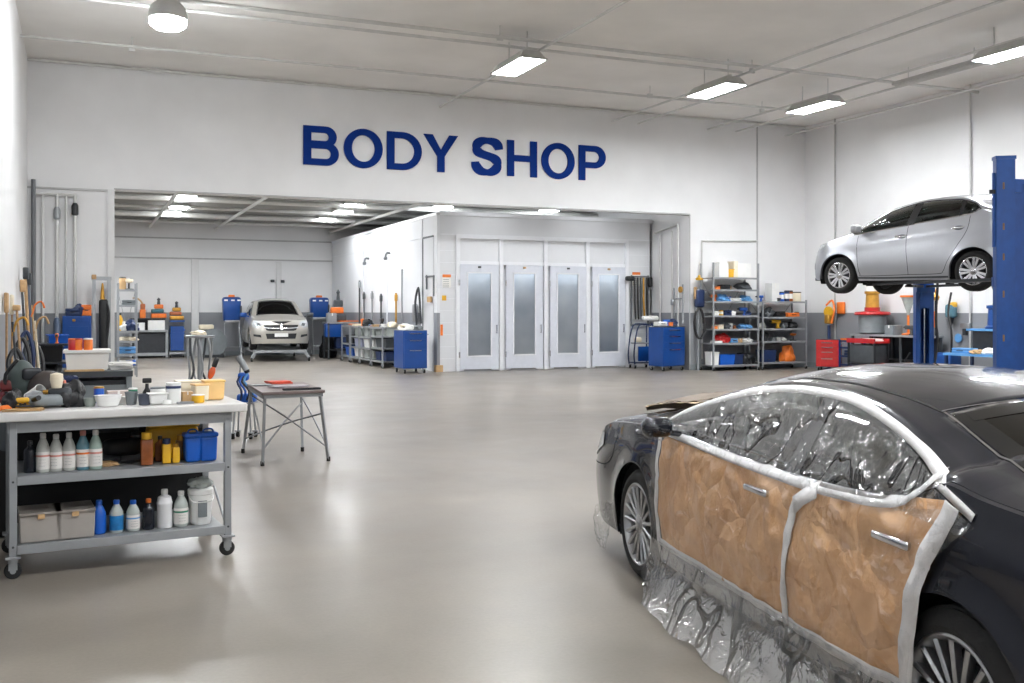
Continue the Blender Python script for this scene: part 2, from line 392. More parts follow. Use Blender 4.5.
# round bay lamp at left
g=G(168,16,LH); t=thing('bay_lamp','bright bell-shaped hanging lamp at the upper left above the workbench','lamp',(*g,LH-.05))
b=MB(); b.lathe([(.30,-.02),(.315,0),(.31,.06),(.27,.2),(.17,.3),(.08,.33),(.06,.42)],n=28); b.build('lamp_housing',hous,t)
MB().lathe([(.2,-.16),(.285,-.10),(.295,.0),(.29,.05),(0,.06)],n=28).build('diffuser',mat('bay_lamp_diffuser',(1,1,1),.4,emit=(.95,.98,1.0),es=LAMP*1.8),t)
MB().cyl((0,0,.4),(0,0,ZC-LH+.05),.012,n=6).box((0,0,ZC-LH+.03),(.12,.12,.05)).build('hanger',pipe_m,t)
# unlit tube at the right
g=G(940,73,6.75); t=thing('tube_lamp','long unlit grey tube fitting under the ceiling near the right wall','lamp',(*g,6.75),R(0))
MB().box((0,0,.03),(.2,2.6,.07),).build('lamp_housing',hous,t); MB().cyl((.04,-1.25,-.02),(.04,1.25,-.02),.02).cyl((-.04,-1.25,-.02),(-.04,1.25,-.02),.02).build('tube',lamp_off,t)
b=MB()
for y in (-.9,.9): b.cyl((0,y,.05),(0,y,ZC-6.75),.01,n=6)
b.build('hanger',pipe_m,t)
# back room lamps
def rl():
    t=thing('recessed_lamp','x','lamp'); MB().box((0,0,.03),(.62,1.3,.08)).build('lamp_housing',hous,t); MB().box((0,0,-.03),(.54,1.22,.03)).build('diffuser',lamp_b,t); return t
lamp_b=mat('lamp_diffuser_back',(1,1,1),.4,emit=(.95,.98,1.0),es=LAMP*.82)
lb=rl(); first=True
LL=['top one of the three small lamps of the back room at left','middle one of the three small lamps of the back room at left','lowest one of the three small lamps of the back room at left','small back room lamp above the blue machine right of the beige car','small back room lamp left of the booth, brighter of the pair','small back room lamp just under the header above the booth side','wide back room lamp above the near booth corner','small back room lamp showing over the booth roof']
for (p,lab) in zip(((186,196.5),(179,207),(172,212.5),(326,219),(343,211.5),(352,205),(443,206.5),(549,210)),LL):
    g=G(p[0],p[1],ZB-.09); o=lb if first else clone(lb,(0,0,0)); first=False
    o.location=(*g,ZB-.09); o['label']=lab; o.scale=(.9,.35 if p[0]>430 else .5,1); o['group']='small lamps under the back room ceiling'
for (x,y) in ((13,34),(-3,28),(-3,33),(-4.5,30.5),(1.5,26.4),(3.8,26.4),(-1,26.4),(10.3,24.95),(13.4,24.95),(2.6,25.1),(0,25.1),(5,25.1)):  # extra lamps added out of view to brighten the back room and booth front
    o=clone(lb,(x,y,ZB-.09),0,'small lamp under the back room ceiling, hidden behind the header',(.25,.2,1) if x>9 and y<26 else None); o['group']='hidden lamps under the back room ceiling'
# ------------------------------------------------------------------ ceiling pipes
def pipe(name,label,pts,r,grp=None,m=pipe_m,clips=None):
    b=MB(); 
    for i in range(len(pts)-1): b.cyl(pts[i],pts[i+1],r,n=8)
    o=b.build(name,m); tag(o,label,'pipe',grp); return o
PZ=6.86
ya=G(500,37,PZ)[1]; yb=G(500,82,PZ)[1]; yc=G(512,20,PZ)[1]
pipe('ceiling_pipe','thick pipe crossing the ceiling above the left lamps, upper of the long cross pipes',[(XL,ya,PZ),(XR,ya,PZ)],.036)
pipe('ceiling_pipe','thin pipe running close beside the thick cross pipe above the lamps',[(XL+1,ya+.35,PZ-.06),(XY(752,ya),ya+.35,PZ-.06)],.03)
pipe('ceiling_pipe','cross pipe between the lamps and the sign wall',[(XL,yb,PZ),(XR-2,yb,PZ)],.03)
pipe('ceiling_pipe','thin pipe along the top edge of the sign wall',[(XL,YM-.12,ZC-.06),(XR-.1,YM-.12,ZC-.06)],.03)
for px,py,y1,lab in ((440,93,8,'pipe running from the sign wall above the letters Y and S towards the viewer'),(612,110,6,'pipe running from the wall past the second lamp, left of a close pair'),(638,112,6,'pipe running from the wall past the second lamp, right of a close pair'),(708,119,5,'pipe running towards the viewer right of the second lamp'),(736,122,5,'pipe running towards the viewer over the third lamp'),(785,126,3,'pipe running towards the viewer nearest the right wall')):
    x=XY(px,YM); pipe('ceiling_pipe',lab,[(x,YM,PZ-.09),(x,y1,PZ-.09)],.028)
# hangers as short rods
for px,py in ((500,37),(752,70),(650,95),(762,110),(132,48)):
    g=G(px,py,PZ); o=MB().cyl((g[0],g[1],PZ-.06),(g[0],g[1],ZC),.012,n=6).box((g[0],g[1],PZ-.02),(.12,.05,.1)).build('pipe_hanger',pipe_m)
    tag(o,'thin rod hanger holding a ceiling pipe','hanger','pipe hangers under the main ceiling')
# right wall pipes
for px,lab in ((835,'thin vertical pipe on the right wall above the nose of the silver car'),(970,'thin vertical pipe on the right wall above the roof of the silver car')):
    y=YX(px,XR-.05); pipe('wall_pipe',lab,[(XR-.05,y,ZC),(XR-.05,y,.3)],.025,m=jm if px==835 else pipe_m)
# left corner pipes of the sign wall
zt=ZY(60,195,YM)
for px,zb,lab in ((57,.9,'vertical pipe left of three dropping to the left of the blue locker'),(66,1.2,'thin vertical pipe in the middle of three behind the blue locker'),(75,1.5,'vertical pipe under the black valve, right of three above the blue locker')):
    x=XY(px,YM-.1); o=pipe('wall_pipe',lab,[(x,YM-.1,zt),(x,YM-.1,zb)],.035 if px!=66 else .022)
    if px!=66:
        MB().lathe([(.03,0),(.07,.03),(.07,.22),(.04,.28)],(x,YM-.1,zt-.55 if px==57 else zt-.45),n=12).build('valve',black if px==75 else galv,o)
pipe('wall_pipe','horizontal pipe from the corner feeding the vertical pipes',[(XL+.12,YM-.1,zt),(XY(76,YM-.1),YM-.1,zt)],.03)
pipe('wall_pipe','dark vertical pipe standing in the left corner',[(XL+.12,YM-.12,zt+.3),(XL+.12,YM-.12,.6)],.045,m=mat('dull_pipe',sr(110,112,116),.4,.5))
pipe('wall_pipe','white vertical pipe in the far left corner',[(XL+.3,YM-.1,zt),(XL+.3,YM-.1,.6)],.03,m=trim)
# recess side wall pipes (right of the booth)
xr=RX1-.08
for i,(px,z0,z1) in enumerate(((660,1.2,3.9),(672,.9,3.95),(678,1.1,4.1))):
    y=YX(px,xr); pipe('wall_pipe',['thin pipe on the recess side wall nearest the booth','middle thin pipe on the recess side wall','pipe on the recess side wall above the blue tool cabinet'][i],[(xr,y,z1),(xr,y,z0)],.028)
pipe('wall_pipe','level pipe across the top of the recess side wall',[(xr,YX(678,xr),4.1),(xr,YX(655,xr),3.95)],.03)
# back ceiling ducts and beams
for i,(y,r) in enumerate(((27,.05),(29.5,.08),(32,.05),(34.5,.09),(37,.05))):
    pipe('ceiling_pipe',['pipe','fat pipe','pipe','fat pipe','pipe'][i]+' crossing the back room ceiling, '+['nearest the header','second from the header','third from the header','fourth from the header','closest to the back wall'][i],[(-6,y,ZB-.12),(XR,y,ZB-.12)],r,'pipes under the back room ceiling')
for i,px in enumerate((150,215,330)):
    x=XY(px,YB); pipe('ceiling_pipe','pipe running front to back under the back room ceiling, '+['left','middle','right'][i]+' of three',[(x,YM+.3,ZB-.22),(x,YB,ZB-.22)],.05,'pipes under the back room ceiling')
# ------------------------------------------------------------------ cars
def glass_mat(name, tint, a):
    m,n,l,p=nt(name); n.remove(p); out=n['Material Output']
    g=n.new('ShaderNodeBsdfGlossy'); g.inputs['Roughness'].default_value=.02; g.inputs['Color'].default_value=(1,1,1,1)
    t=n.new('ShaderNodeBsdfTransparent'); t.inputs['Color'].default_value=(*tint,1)
    fr=n.new('ShaderNodeFresnel'); fr.inputs['IOR'].default_value=1.5
    nz=n.new('ShaderNodeTexNoise'); nz.inputs['Scale'].default_value=3
    rm=n.new('ShaderNodeMapRange'); rm.inputs[3].default_value=.01; rm.inputs[4].default_value=.04; l.new(nz.outputs[0],rm.inputs[0]); l.new(rm.outputs[0],g.inputs['Roughness'])
    mx=n.new('ShaderNodeMixShader'); l.new(fr.outputs[0],mx.inputs[0]); l.new(t.outputs[0],mx.inputs[1]); l.new(g.outputs[0],mx.inputs[2]); l.new(mx.outputs[0],out.inputs[0])
    return m
def paint(name,col,metal=.0,rough=.25,flake=.0):
    m=mat(name,col,rough,metal,var=.03,scale=3,coat=.9,spec=.15 if not metal else None); return m
def seg(a,b,x): return max(0.,min(1.,(x-a)/(b-a)))
class Car:
    def __init__(c, **k): c.__dict__.update(k)
    def hw(c,x):
        w=c.W(x); e=1.
        if x>c.xf-c.Rf: e=max(0,1-((x-(c.xf-c.Rf))/c.Rf)**c.pf)**(1/c.pf)
        if x<c.xr+c.Rr: e=max(0,1-(((c.xr+c.Rr)-x)/c.Rr)**c.pr)**(1/c.pr)
        return w*e, e
    def side_y(c,x,z,zb,e,w):
        zm=c.zm; y=w
        if z<zm: y-=.05*((zm-z)/.4)**2*e
        else: y-=c.sh*(min(1.3,(z-zm)/max(.05,zb-zm)))**1.7*e
        if hasattr(c,'crease'):
            zc=c.crease(x); y+=.007*e*max(0,1-abs(z-zc)/.06)*c.crw(x)
            y-=.007*e*c.crw(x)*seg(zc,zc-.10,z)
        for xw in c.wheels:
            r=sqrt((x-xw)**2+(z-c.rw)**2); y+=.014*e*math.exp(-((r-c.ra)/.05)**2)
        return y
    def low(c,x):
        z=c.sill(x)
        for xw in c.wheels:
            q=c.ra**2-(x-xw)**2
            if q>0: z=max(z,c.rw+sqrt(q))
        return z
    def stations(c):
        xs=set()
        n=46
        for i in range(n+1):
            xs.add(round(c.xf-c.Rf*(1-sin(pi/2*i/n)) if i<=n else 0,5))
            xs.add(round(c.xr+c.Rr*(1-sin(pi/2*i/n)),5))
        x=c.xr+c.Rr
        while x<c.xf-c.Rf: xs.add(round(x,5)); x+=.04
        for xw in c.wheels:
            h=sqrt(c.ra**2-(c.sill(xw)-c.rw)**2) if c.sill(xw)>c.rw-c.ra else c.ra
            for i in range(33):
                a=pi*i/32; xs.add(round(xw+h*cos(a),5))
            xs.add(round(xw+h+.002,5)); xs.add(round(xw-h-.002,5))
        for v in c.keyx: xs.add(v)
        xs=sorted(xs); out=[xs[0]]
        for v in xs[1:]:
            if v-out[-1]>.0015: out.append(v)
        out[-1]=xs[-1]
        return out
    def build(c,parent,paintm,glassm,inner):
        NL,NT=15,13          # lower rows, crown rows
        xs=c.stations(); rows=[]; meta=[]
        for x in xs:
            w,e=c.hw(x); zl=c.low(x); zb=c.belt(x); wt=max(c.wtop(x),zb+.0005); sec=[]
            zl=min(zl,zb-.03)
            s0=c.sill(x)
            sec.append((max(0,c.side_y(x,zl,zb,e,w)-.05*e),zl+.0))
            for i in range(NL+1):
                z=s0+(zb-s0)*i/NL; z=max(z,zl+.0008*i); z=min(z,zb)
                sec.append((max(0,c.side_y(x,z,zb,e,w)),z))
            yb=sec[-1][0]
            # belt rounding then glass
            yg0=max(0,yb-.02*e); sec.append((yg0,zb+.006))
            yg1=max(0,yg0-(wt-zb)*c.tum*e); sec.append((yg1,max(wt,zb+.008)))
            # rail
            rw_,rh=c.railw(x)*e,c.railh(x)*min(1,e+.001)
            zc=c.zc(x)
            ye=max(0,yg1-rw_); ze=max(wt,zb+.008)+rh
            ze=min(ze, zc-.002) if zc>wt+.01 else ze
            for t in (.25,.5,.75,1.):
                a=t*pi/2; sec.append((max(0,yg1-rw_*(1-cos(a))*.6-rw_*.4*t), max(wt,zb+.008)+(ze-max(wt,zb+.008))*sin(a)))
            z0=sec[-1][1]; y0=sec[-1][0]
            for i in range(1,NT+1):
                t=i/NT; y=y0*(1-t); sec.append((y, z0+(zc-z0)*(1-(1-t)**c.crown)))
            rows.append(sec)
        nr=len(rows[0]); R0=NL+2; GL=NL+2  # glass band between row index NL+2 and NL+3
        b=bmesh.new(); V=[]
        for x,sec in zip(xs,rows):
            w,e=c.hw(x); y00=sec[NL+7][0] if sec[NL+7][0]>1e-4 else 1
            col=[]
            for j,(y,z) in enumerate(sec):
                xx=x
                if j>=NL+7: xx+=c.skew(x)*(1-(y/y00)**2)
                if x>c.xf-c.Rf: xx-=c.tuckf(z)*seg(c.xf-c.Rf,c.xf,x)**2
                if x<c.xr+c.Rr: xx+=c.tuckr(z)*seg(c.xr+c.Rr,c.xr,x)**2
                col.append((xx,y,z))
            V.append(col)
        vl=[[b.verts.new(p) for p in col] for col in V]; vr=[[b.verts.new((p[0],-p[1],p[2])) for p in col] for col in V]
        gf=[];
        for i in range(len(xs)-1):
            xm=(xs[i]+xs[i+1])/2
            for j in range(nr-1):
                g=0
                if j==NL+2 and c.wtop(xm)-c.belt(xm)>.025 and c.gx[0]<xm<c.gx[1]: g=1
                if j>=NL+8-1+1 and c.ws[0]<xm<c.ws[1]: g=2
                if j>=NL+8-1+2 and c.rwn[0]<xm<c.rwn[1]: g=3
                for sd,v in ((0,vl),(1,vr)):
                    q=[v[i][j],v[i+1][j],v[i+1][j+1],v[i][j+1]]
                    if not sd: q.reverse()
                    try: f=b.faces.new(q)
                    except ValueError: continue
                    f.smooth=True
                    if g: gf.append((f,g))
        # split the glass
        def take(sel,name,m,off=0.):
            t=bmesh.new(); mp={}
            for f in sel:
                vs=[]
                for v in f.verts:
                    if v.index not in mp: mp[v.index]=t.verts.new(v.co)
                    vs.append(mp[v.index])
                try: t.faces.new(vs).smooth=True
                except ValueError: pass
            bmesh.ops.remove_doubles(t,verts=t.verts,dist=1e-4)
            me=bpy.data.meshes.new(name); t.to_mesh(me); t.free(); me.materials.append(m)
            o=bpy.data.objects.new(name,me); COL.objects.link(o); o.parent=parent; KIDS.setdefault(parent.name,[]).append(o); return o
        b.verts.index_update(); b.faces.index_update()
        # full surface for projecting details on
        b.normal_update(); c.bvh=BVHTree.FromBMesh(b)
        L=[f for f,g in gf if g==1 and f.calc_center_median().y>0]; Rr=[f for f,g in gf if g==1 and f.calc_center_median().y<0]
        take(L,'side_glass',glassm); take(Rr,'side_glass',glassm)
        take([f for f,g in gf if g==2],'windshield',c.wsg if hasattr(c,'wsg') else glassm); take([f for f,g in gf if g==3],'rear_window',glassm)
        for o in KIDS[parent.name][-4:]:
            sm=o.modifiers.new('s','SOLIDIFY'); sm.thickness=.004; sm.offset=-1
        bmesh.ops.delete(b,geom=[f for f,g in gf],context='FACES')
        bmesh.ops.remove_doubles(b,verts=b.verts,dist=2e-4)
        me=bpy.data.meshes.new('body'); b.to_mesh(me); b.free(); me.materials.append(paintm); me.materials.append(inner)
        o=bpy.data.objects.new('body',me); COL.objects.link(o); o.parent=parent; KIDS[parent.name].append(o)
        sm=o.modifiers.new('s','SOLIDIFY'); sm.thickness=.018; sm.offset=-1; sm.material_offset=1; sm.material_offset_rim=0
        me.set_sharp_from_angle(angle=R(50))
        c.body=o; c.parent=parent
        # wheel wells and underfloor
        for xw in c.wheels:
            for s_ in (1,-1):
                w=c.W(xw); t=MB(); n=20; vs=[]; fs=[]
                for i in range(n+1):
                    a=-.35+(pi+.7)*i/n; r=c.ra+.015
                    for yy in (w-.045,w-.36): vs.append((xw+r*cos(a),s_*yy,c.rw+r*sin(a)))
                for i in range(n): fs.append((2*i,2*i+1,2*i+3,2*i+2))
                fs.append(tuple(2*i+1 for i in range(n+1)))
                t._add(vs,fs,True); t.build('wheel_well',inner,parent)
        t=MB(); z=c.sill(0)+.02
        t.box((0,0,z+.02),(c.wheels[0]-c.wheels[1]-2*c.ra-.05,2*c.W(0)-.16,.05))
        t.box(((c.xf+c.wheels[0])/2,0,z+.05),(c.xf-c.wheels[0]-.2,1.1,.05)); t.box(((c.xr+c.wheels[1])/2,0,z+.05),(abs(c.xr-c.wheels[1])-.2,1.1,.05))
        t.box((0,0,z+.06),(c.wheels[0]-c.wheels[1]+.4,.9,.06))
        t.build('underbody',inner,parent)
    def proj(c,u,v,axis,sgn):
        """drop a 2D point onto the bodywork: axis 'y' (u=x,v=z), 'x' (u=y,v=z), 'z' (u=x,v=y)"""
        if axis=='y': o,d=Vector((u,sgn*3,v)),Vector((0,-sgn,0))
        elif axis=='x': o,d=Vector((sgn*5,u,v)),Vector((-sgn,0,0))
        else: o,d=Vector((u,v,4)),Vector((0,0,-1))
        h=c.bvh.ray_cast(o,d)
        if axis=='y' and (h[0] is None or h[0].y*sgn<.5*c.W(u)) and v<c.belt(u):   # over a wheel opening: carry the side on
            w,e=c.hw(u); return Vector((u,sgn*c.side_y(u,v,c.belt(u),e,w),v)),Vector((0,sgn,0))
        if h[0] is None:
            h=c.bvh.find_nearest(o+d*(3-(c.W(0) if axis=='y' else 0)) if axis=='y' else o+d*(5-c.xf))
            return h[0],Vector(-d)
        nn=h[1]
        if nn.dot(-d)<0: nn=-nn
        return h[0],nn
    def patch(c,poly,axis,sgn,name,m,off=.004,thick=.0,grid=.05,disp=None,parent=None,keepflat=False,top=False):
        t=bmesh.new(); f=t.faces.new([t.verts.new((p[0],p[1],0)) for p in poly])
        xs=[p[0] for p in poly]; ys=[p[1] for p in poly]
        for ax,(lo,hi) in enumerate(((min(xs),max(xs)),(min(ys),max(ys)))):
            k=math.floor(lo/grid)+1
            while k*grid<hi:
                pc=[0,0,0]; pc[ax]=k*grid; no=[0,0,0]; no[ax]=1
                bmesh.ops.bisect_plane(t,geom=t.verts[:]+t.edges[:]+t.faces[:],plane_co=pc,plane_no=no); k+=1
        bmesh.ops.triangulate(t,faces=[f for f in t.faces if len(f.verts)>4])
        for v in t.verts:
            u,w=v.co.x,v.co.y; p,nn=c.proj(u,w,axis,sgn); k=off
            if disp: 
                r=disp(u,w)
                if isinstance(r,tuple): p=p+Vector(r[1:]); r=r[0]
                k+=r
            v.co=p+nn*k
        for f in t.faces: f.smooth=True
        bmesh.ops.recalc_face_normals(t,faces=t.faces)
        if name is None: return t
        me=bpy.data.meshes.new(name); t.to_mesh(me); t.free()
        for q in (m if isinstance(m,(list,tuple)) else [m]): me.materials.append(q)
        o=bpy.data.objects.new(name,me); COL.objects.link(o)
        if parent is None: parent=c.parent
        if parent!='none': o.parent=parent; KIDS.setdefault(parent.name,[]).append(o)
        if thick:
            sm=o.modifiers.new('s','SOLIDIFY'); sm.thickness=thick; sm.offset=0
        return o
    def strip(c,pts,w,axis,sgn,name,m,off=.003,thick=.0,grid=.06,parent=None,disp=None,sm=6):
        # ribbon along a 2D polyline on the bodywork
        q=[]
        P=[Vector((*p,0)) for p in pts]
        if sm>1 and len(P)>2:
            for i in range(len(P)-1):
                a,b_,c_,d=P[max(i-1,0)],P[i],P[i+1],P[min(i+2,len(P)-1)]
                for k in range(sm):
                    t=k/sm; q.append(.5*((2*b_)+(c_-a)*t+(2*a-5*b_+4*c_-d)*t*t+(3*b_-a-3*c_+d)*t**3))
            q.append(P[-1])
        else: 
            for i in range(len(P)-1):
                n=max(1,int((P[i+1]-P[i]).length/grid)); q+= [P[i].lerp(P[i+1],k/n) for k in range(n)]
            q.append(P[-1])
        t=bmesh.new(); L=[]
        for i,p in enumerate(q):
            d=(q[min(i+1,len(q)-1)]-q[max(i-1,0)]).normalized(); nv=Vector((-d.y,d.x,0))
            ww=w(i/(len(q)-1)) if callable(w) else w; row=[]
            for s_ in (-.5,0,.5):
                a=p+nv*ww*s_; pp,nn=c.proj(a.x,a.y,axis,sgn); row.append(t.verts.new(pp+nn*(off+(disp(a.x,a.y) if disp else 0))))
            L.append(row)
        for i in range(len(L)-1):
            for k in (0,1):
                try: t.faces.new([L[i][k],L[i+1][k],L[i+1][k+1],L[i][k+1]]).smooth=True
                except ValueError: pass
        bmesh.ops.recalc_face_normals(t,faces=t.faces)
        me=bpy.data.meshes.new(name); t.to_mesh(me); t.free(); me.materials.append(m)
        o=bpy.data.objects.new(name,me); COL.objects.link(o)
        if parent is None: parent=c.parent
        if parent!='none': o.parent=parent; KIDS.setdefault(parent.name,[]).append(o)
        if thick: s2=o.modifiers.new('s','SOLIDIFY'); s2.thickness=thick; s2.offset=0
        return o
def wheel(parent,x,y,z,r,rr,spokes,style,m_rim,width=.22):
    """wheel part with tyre, rim and cap; outer face towards sign of y"""
    s=1 if y>0 else -1
    M=Matrix.Translation((x,y,z)) @ Matrix.Rotation(-s*pi/2,4,'X')    # local +z = outwards
    b=MB(); b.M=M; h=width
    b.lathe([(rr-.004,-h+.01),(rr+.01,-h+.0),(rr+.05,-h),(r-.03,-h+.012),(r-.006,-h+.035),(r,-h*.5),(r,-h*.5+.001),(r-.005,-.035),(r-.028,-.010),(r-.06,.0),(rr+.03,-.002),(rr+.012,-.008),(rr-.002,-.02)],n=56,cap=False)
    w=b.build('wheel',rubber,parent)
    b=MB(); b.M=M   # tread ribs
    for q in (-.17,-.13,-.09,-.05): b.lathe([(r-.004,q*h/.22-.006),(r+.003,q*h/.22-.004),(r+.003,q*h/.22+.004),(r-.004,q*h/.22+.006)],n=56,cap=False)
    b.build('tread',rubber,w)
    b=MB(); b.M=M
    b.lathe([(rr-.006,-h+.02),(rr-.03,-h+.05),(rr-.03,-.06),(rr-.016,-.018),(rr-.004,-.008),(rr+.006,-.012),(rr+.004,-.025)],n=56,cap=False)
    b.lathe([(0,-.012),(.028,-.012),(.034,-.018),(.06,-.022),(.07,-.045)],n=24)
    if style=='multi':
        for i in range(spokes):
            a=2*pi*i/spokes; 
            for k,(t0,t1) in enumerate(((.055,rr-.015),)):
                p0=Vector((t0*cos(a),t0*sin(a),-.030)); p1=Vector((t1*cos(a),t1*sin(a),-.018))
                tn=Vector((-sin(a),cos(a),0)); w0,w1=.0085,.0125
                vs=[p0-tn*w0,p0+tn*w0,p1+tn*w1,p1-tn*w1]; bk=[v+Vector((0,0,-.03)) for v in vs]; fr=[p0+Vector((0,0,.009)),p1+Vector((0,0,.009))]
                b._add([tuple(v) for v in vs+bk+fr],[(0,3,9,8),(1,8,9,2),(0,4,7,3),(1,2,6,5),(4,5,6,7)],False)
    else:
        for i in range(spokes):
            a=2*pi*i/spokes; tn=Vector((-sin(a),cos(a),0)); er=Vector((cos(a),sin(a),0))
            for sgn in (-1,1):
                p0=er*.05+tn*sgn*.012; p1=er*(rr-.012)+tn*sgn*.034
                w0,w1=.016,.024
                vs=[p0-tn*w0,p0+tn*w0,p1+tn*w1,p1-tn*w1]; vs=[v+Vector((0,0,-.026 if k<2 else -.014)) for k,v in enumerate(vs)]; bk=[v+Vector((0,0,-.03)) for v in vs]
                b._add([tuple(v) for v in vs+bk],[(0,1,2,3),(0,3,7,4),(1,5,6,2),(4,5,6,7)],False)
    b.build('rim',m_rim,w,bevel=.002)
    b=MB(); b.M=M; b.lathe([(0,-.006),(.02,-.007),(.028,-.012),(.028,-.02)],n=20)
    b.build('hub_cap',m_rim,w)
    b=MB(); b.M=M; b.lathe([(0,-.10),(rr*.62,-.10),(rr*.62,-.09),(0,-.085)],n=32); b.build('brake_disc',dark,w)
    b=MB(); b.M=M; b.lathe([(0,-h+.03),(rr-.02,-h+.03),(rr-.02,-h+.04),(0,-h+.04)],n=32); b.build('hub_back',black,w)
    return w
def seats(parent,xs,zf,w,m):
    for (x,y) in xs:
        t=MB(); t.bbox((x,y,zf+.12),(.5,w,.2),.06); t.bbox((x-.28,y,zf+.45),(.16,w*.95,.62),.06,ry=-.22); t.bbox((x-.38,y,zf+.84),(.09,w*.5,.18),.04,ry=-.2)
        t.build('seat',m,parent)
intm=mat('dark_interior', sr(30,31,34), .8, var=.1)
seatm=mat('grey_seat', sr(62,62,66), .85, var=.1)
headm=glass_mat('lamp_lens',(.93,.95,.97),1)
hl_in=mat('lamp_reflector', sr(222,226,230), .18, .45, var=.05)
gapm=mat('panel_gap', sr(10,10,11), .8, var=0.01)
# ------------------------------------------------------------------ black masked sedan
def carpose(A,B):   # camera-space wheel face centres (front-left, rear-left) -> world mid point and heading
    a=Vector((*cam2w(*A),0)); b_=Vector((*cam2w(*B),0)); d=(a-b_).normalized(); n=Vector((-d.y,d.x,0))
    return (a+b_)/2,d,n,(a-b_).length
m0,d0,n0,wb0=carpose((.746,6.23),(1.42,3.3))
if n0.dot(Vector((-1,0,0)))<0: pass
HW=.90
cen=m0-n0*HW
sedan=thing('car','black sedan in the foreground with brown paper and plastic masked over its side','car',(cen.x,cen.y,0),atan2(d0.y,d0.x))
blackp=paint('black_car_paint', sr(26,28,36), .0, .22)
c=Car(xf=2.76,xr=-2.42,Rf=.68,Rr=.6,pf=3.0,pr=2.9,
 W=Crv([(-2.42,.86),(-1.9,.885),(-1.5,.90),(-.5,.915),(.5,.915),(1.5,.90),(2.0,.895),(2.76,.87)]),
 zm=.55,sh=.055,wheels=(1.5,-1.5),rw=.33,ra=.385,
 sill=Crv([(-2.42,.36),(-2.1,.27),(-1.4,.22),(1.4,.20),(2.1,.20),(2.52,.26)]),
 belt=Crv([(-2.42,.93),(-2.2,.985),(-1.9,1.02),(-1.6,1.045),(-1.42,1.07),(-1.30,1.025),(-1.18,.97),(-.95,.942),(-.4,.925),(.2,.93),(.9,.955),(1.22,.965),(1.5,.95),(2.0,.91),(2.3,.845),(2.5,.75),(2.68,.64)]),
 wtop=Crv([(-2.42,.90),(-1.6,.95),(-1.42,1.045),(-1.19,1.12),(-.98,1.185),(-.75,1.235),(-.36,1.272),(-.09,1.272),(.2,1.245),(.43,1.205),(.94,1.075),(1.24,.965),(1.4,.9),(2.5,.5)]),
 railh=lambda x: .03+.025*seg(1.5,.6,x)*seg(-1.9,-1.2,x),
 zc=Crv([(-2.42,.97),(-2.3,1.03),(-2.1,1.07),(-1.9,1.10),(-1.6,1.175),(-1.3,1.255),(-1.0,1.325),(-.7,1.37),(-.3,1.397),(.0,1.395),(.3,1.36),(.6,1.28),(.9,1.19),(1.2,1.10),(1.38,1.06),(1.5,1.05),(1.8,1.03),(2.1,.985),(2.3,.935),(2.5,.84),(2.68,.72)]),
 tum=.47,railw=lambda x:.10+.14*seg(-1.1,-1.6,x)*seg(-2.3,-2.0,x),crown=2.3,
 skew=lambda x:.10*seg(1.75,1.35,x)*seg(.1,.5,x)-.12*seg(-1.0,-1.6,x)*seg(-2.3,-1.9,x),
 tuckf=lambda z:.25*max(0,z-.55)+.12*max(0,.4-z), tuckr=lambda z:.10*max(0,.5-z)+.15*max(0,z-.8),
 keyx=[1.30,.38,-.98,-1.84],gx=(-1.43,1.25),ws=(.38,1.30),rwn=(-1.84,-.98),
 crease=Crv([(-2.4,.83),(-1.5,.87),(0,.82),(1.5,.80),(2.4,.70)]),crw=lambda x:seg(-2.4,-2.1,x)*seg(2.2,1.9,x))
bg=glass_mat('sedan_glass',(.10,.115,.115),1)
c.rwn=(-1.84,-1.0)
c.build(sedan,blackp,bg,intm)
sed=c
silver_rim=mat('alloy_grey', sr(176,177,180), .28, .85, var=.04)
RWH,RIM=.335,.247
for xw in (1.5,-1.5):
    for s_ in (1,-1): wheel(sedan,xw,s_*(HW-.015),RWH,RWH,RIM,17,'multi',silver_rim)
seats(sedan,[(.35,.37),(.35,-.37)],.32,.5,seatm); 
t=MB(); t.bbox((-.62,0,.46),(.5,1.3,.22),.07); t.bbox((-.92,0,.78),(.16,1.3,.6),.06,ry=-.3); t.build('rear_seat',seatm,sedan)
t=MB(); t.bbox((1.05,0,.82),(.5,1.4,.22),.08); t.build('dashboard',intm,sedan)
t=MB(); t.lathe([(.17,0),(.185,.012),(.19,0),(.185,-.012),(.17,0)],(.72,.37,.86),n=28,M=Matrix.Rotation(-1.15,4,'Y'),cap=False); t.build('steering_wheel',intm,sedan)
# panel gaps
def gap(c,pts,ax='y',sg=1,w=.006,sm=6,m=gapm): return c.strip(pts,w,ax,sg,'panel_gap',m,off=.0018,sm=sm)
for sg_ in (1,-1):
    gap(c,[(1.12,.92),(1.14,.7),(1.10,.5),(1.06,.27)],sg=sg_)
    gap(c,[(-.38,.93),(-.36,.7),(-.36,.5),(-.38,.27)],sg=sg_)
    gap(c,[(-1.40,.99),(-1.28,.82),(-1.13,.62),(-1.06,.40),(-1.04,.27)],sg=sg_)
    gap(c,[(1.9,.83),(1.95,.7),(2.1,.62),(2.5,.60)],sg=sg_)
    gap(c,[(-1.9,.5),(-2.1,.56),(-2.35,.58)],sg=sg_)
# black B pillars, window frame
for sg_ in (1,-1):
    c.patch([(-.30,.93),(-.42,.93),(-.46,1.268),(-.37,1.270)],'y',sg_,'door_pillar',black,off=.004)
    c.strip([(1.2,.963),(.9,.963),(.2,.936),(-.4,.931),(-.95,.948),(-1.18,.975),(-1.30,1.03),(-1.40,1.066)],.018,'y',sg_,'window_trim',chrome,off=.006)
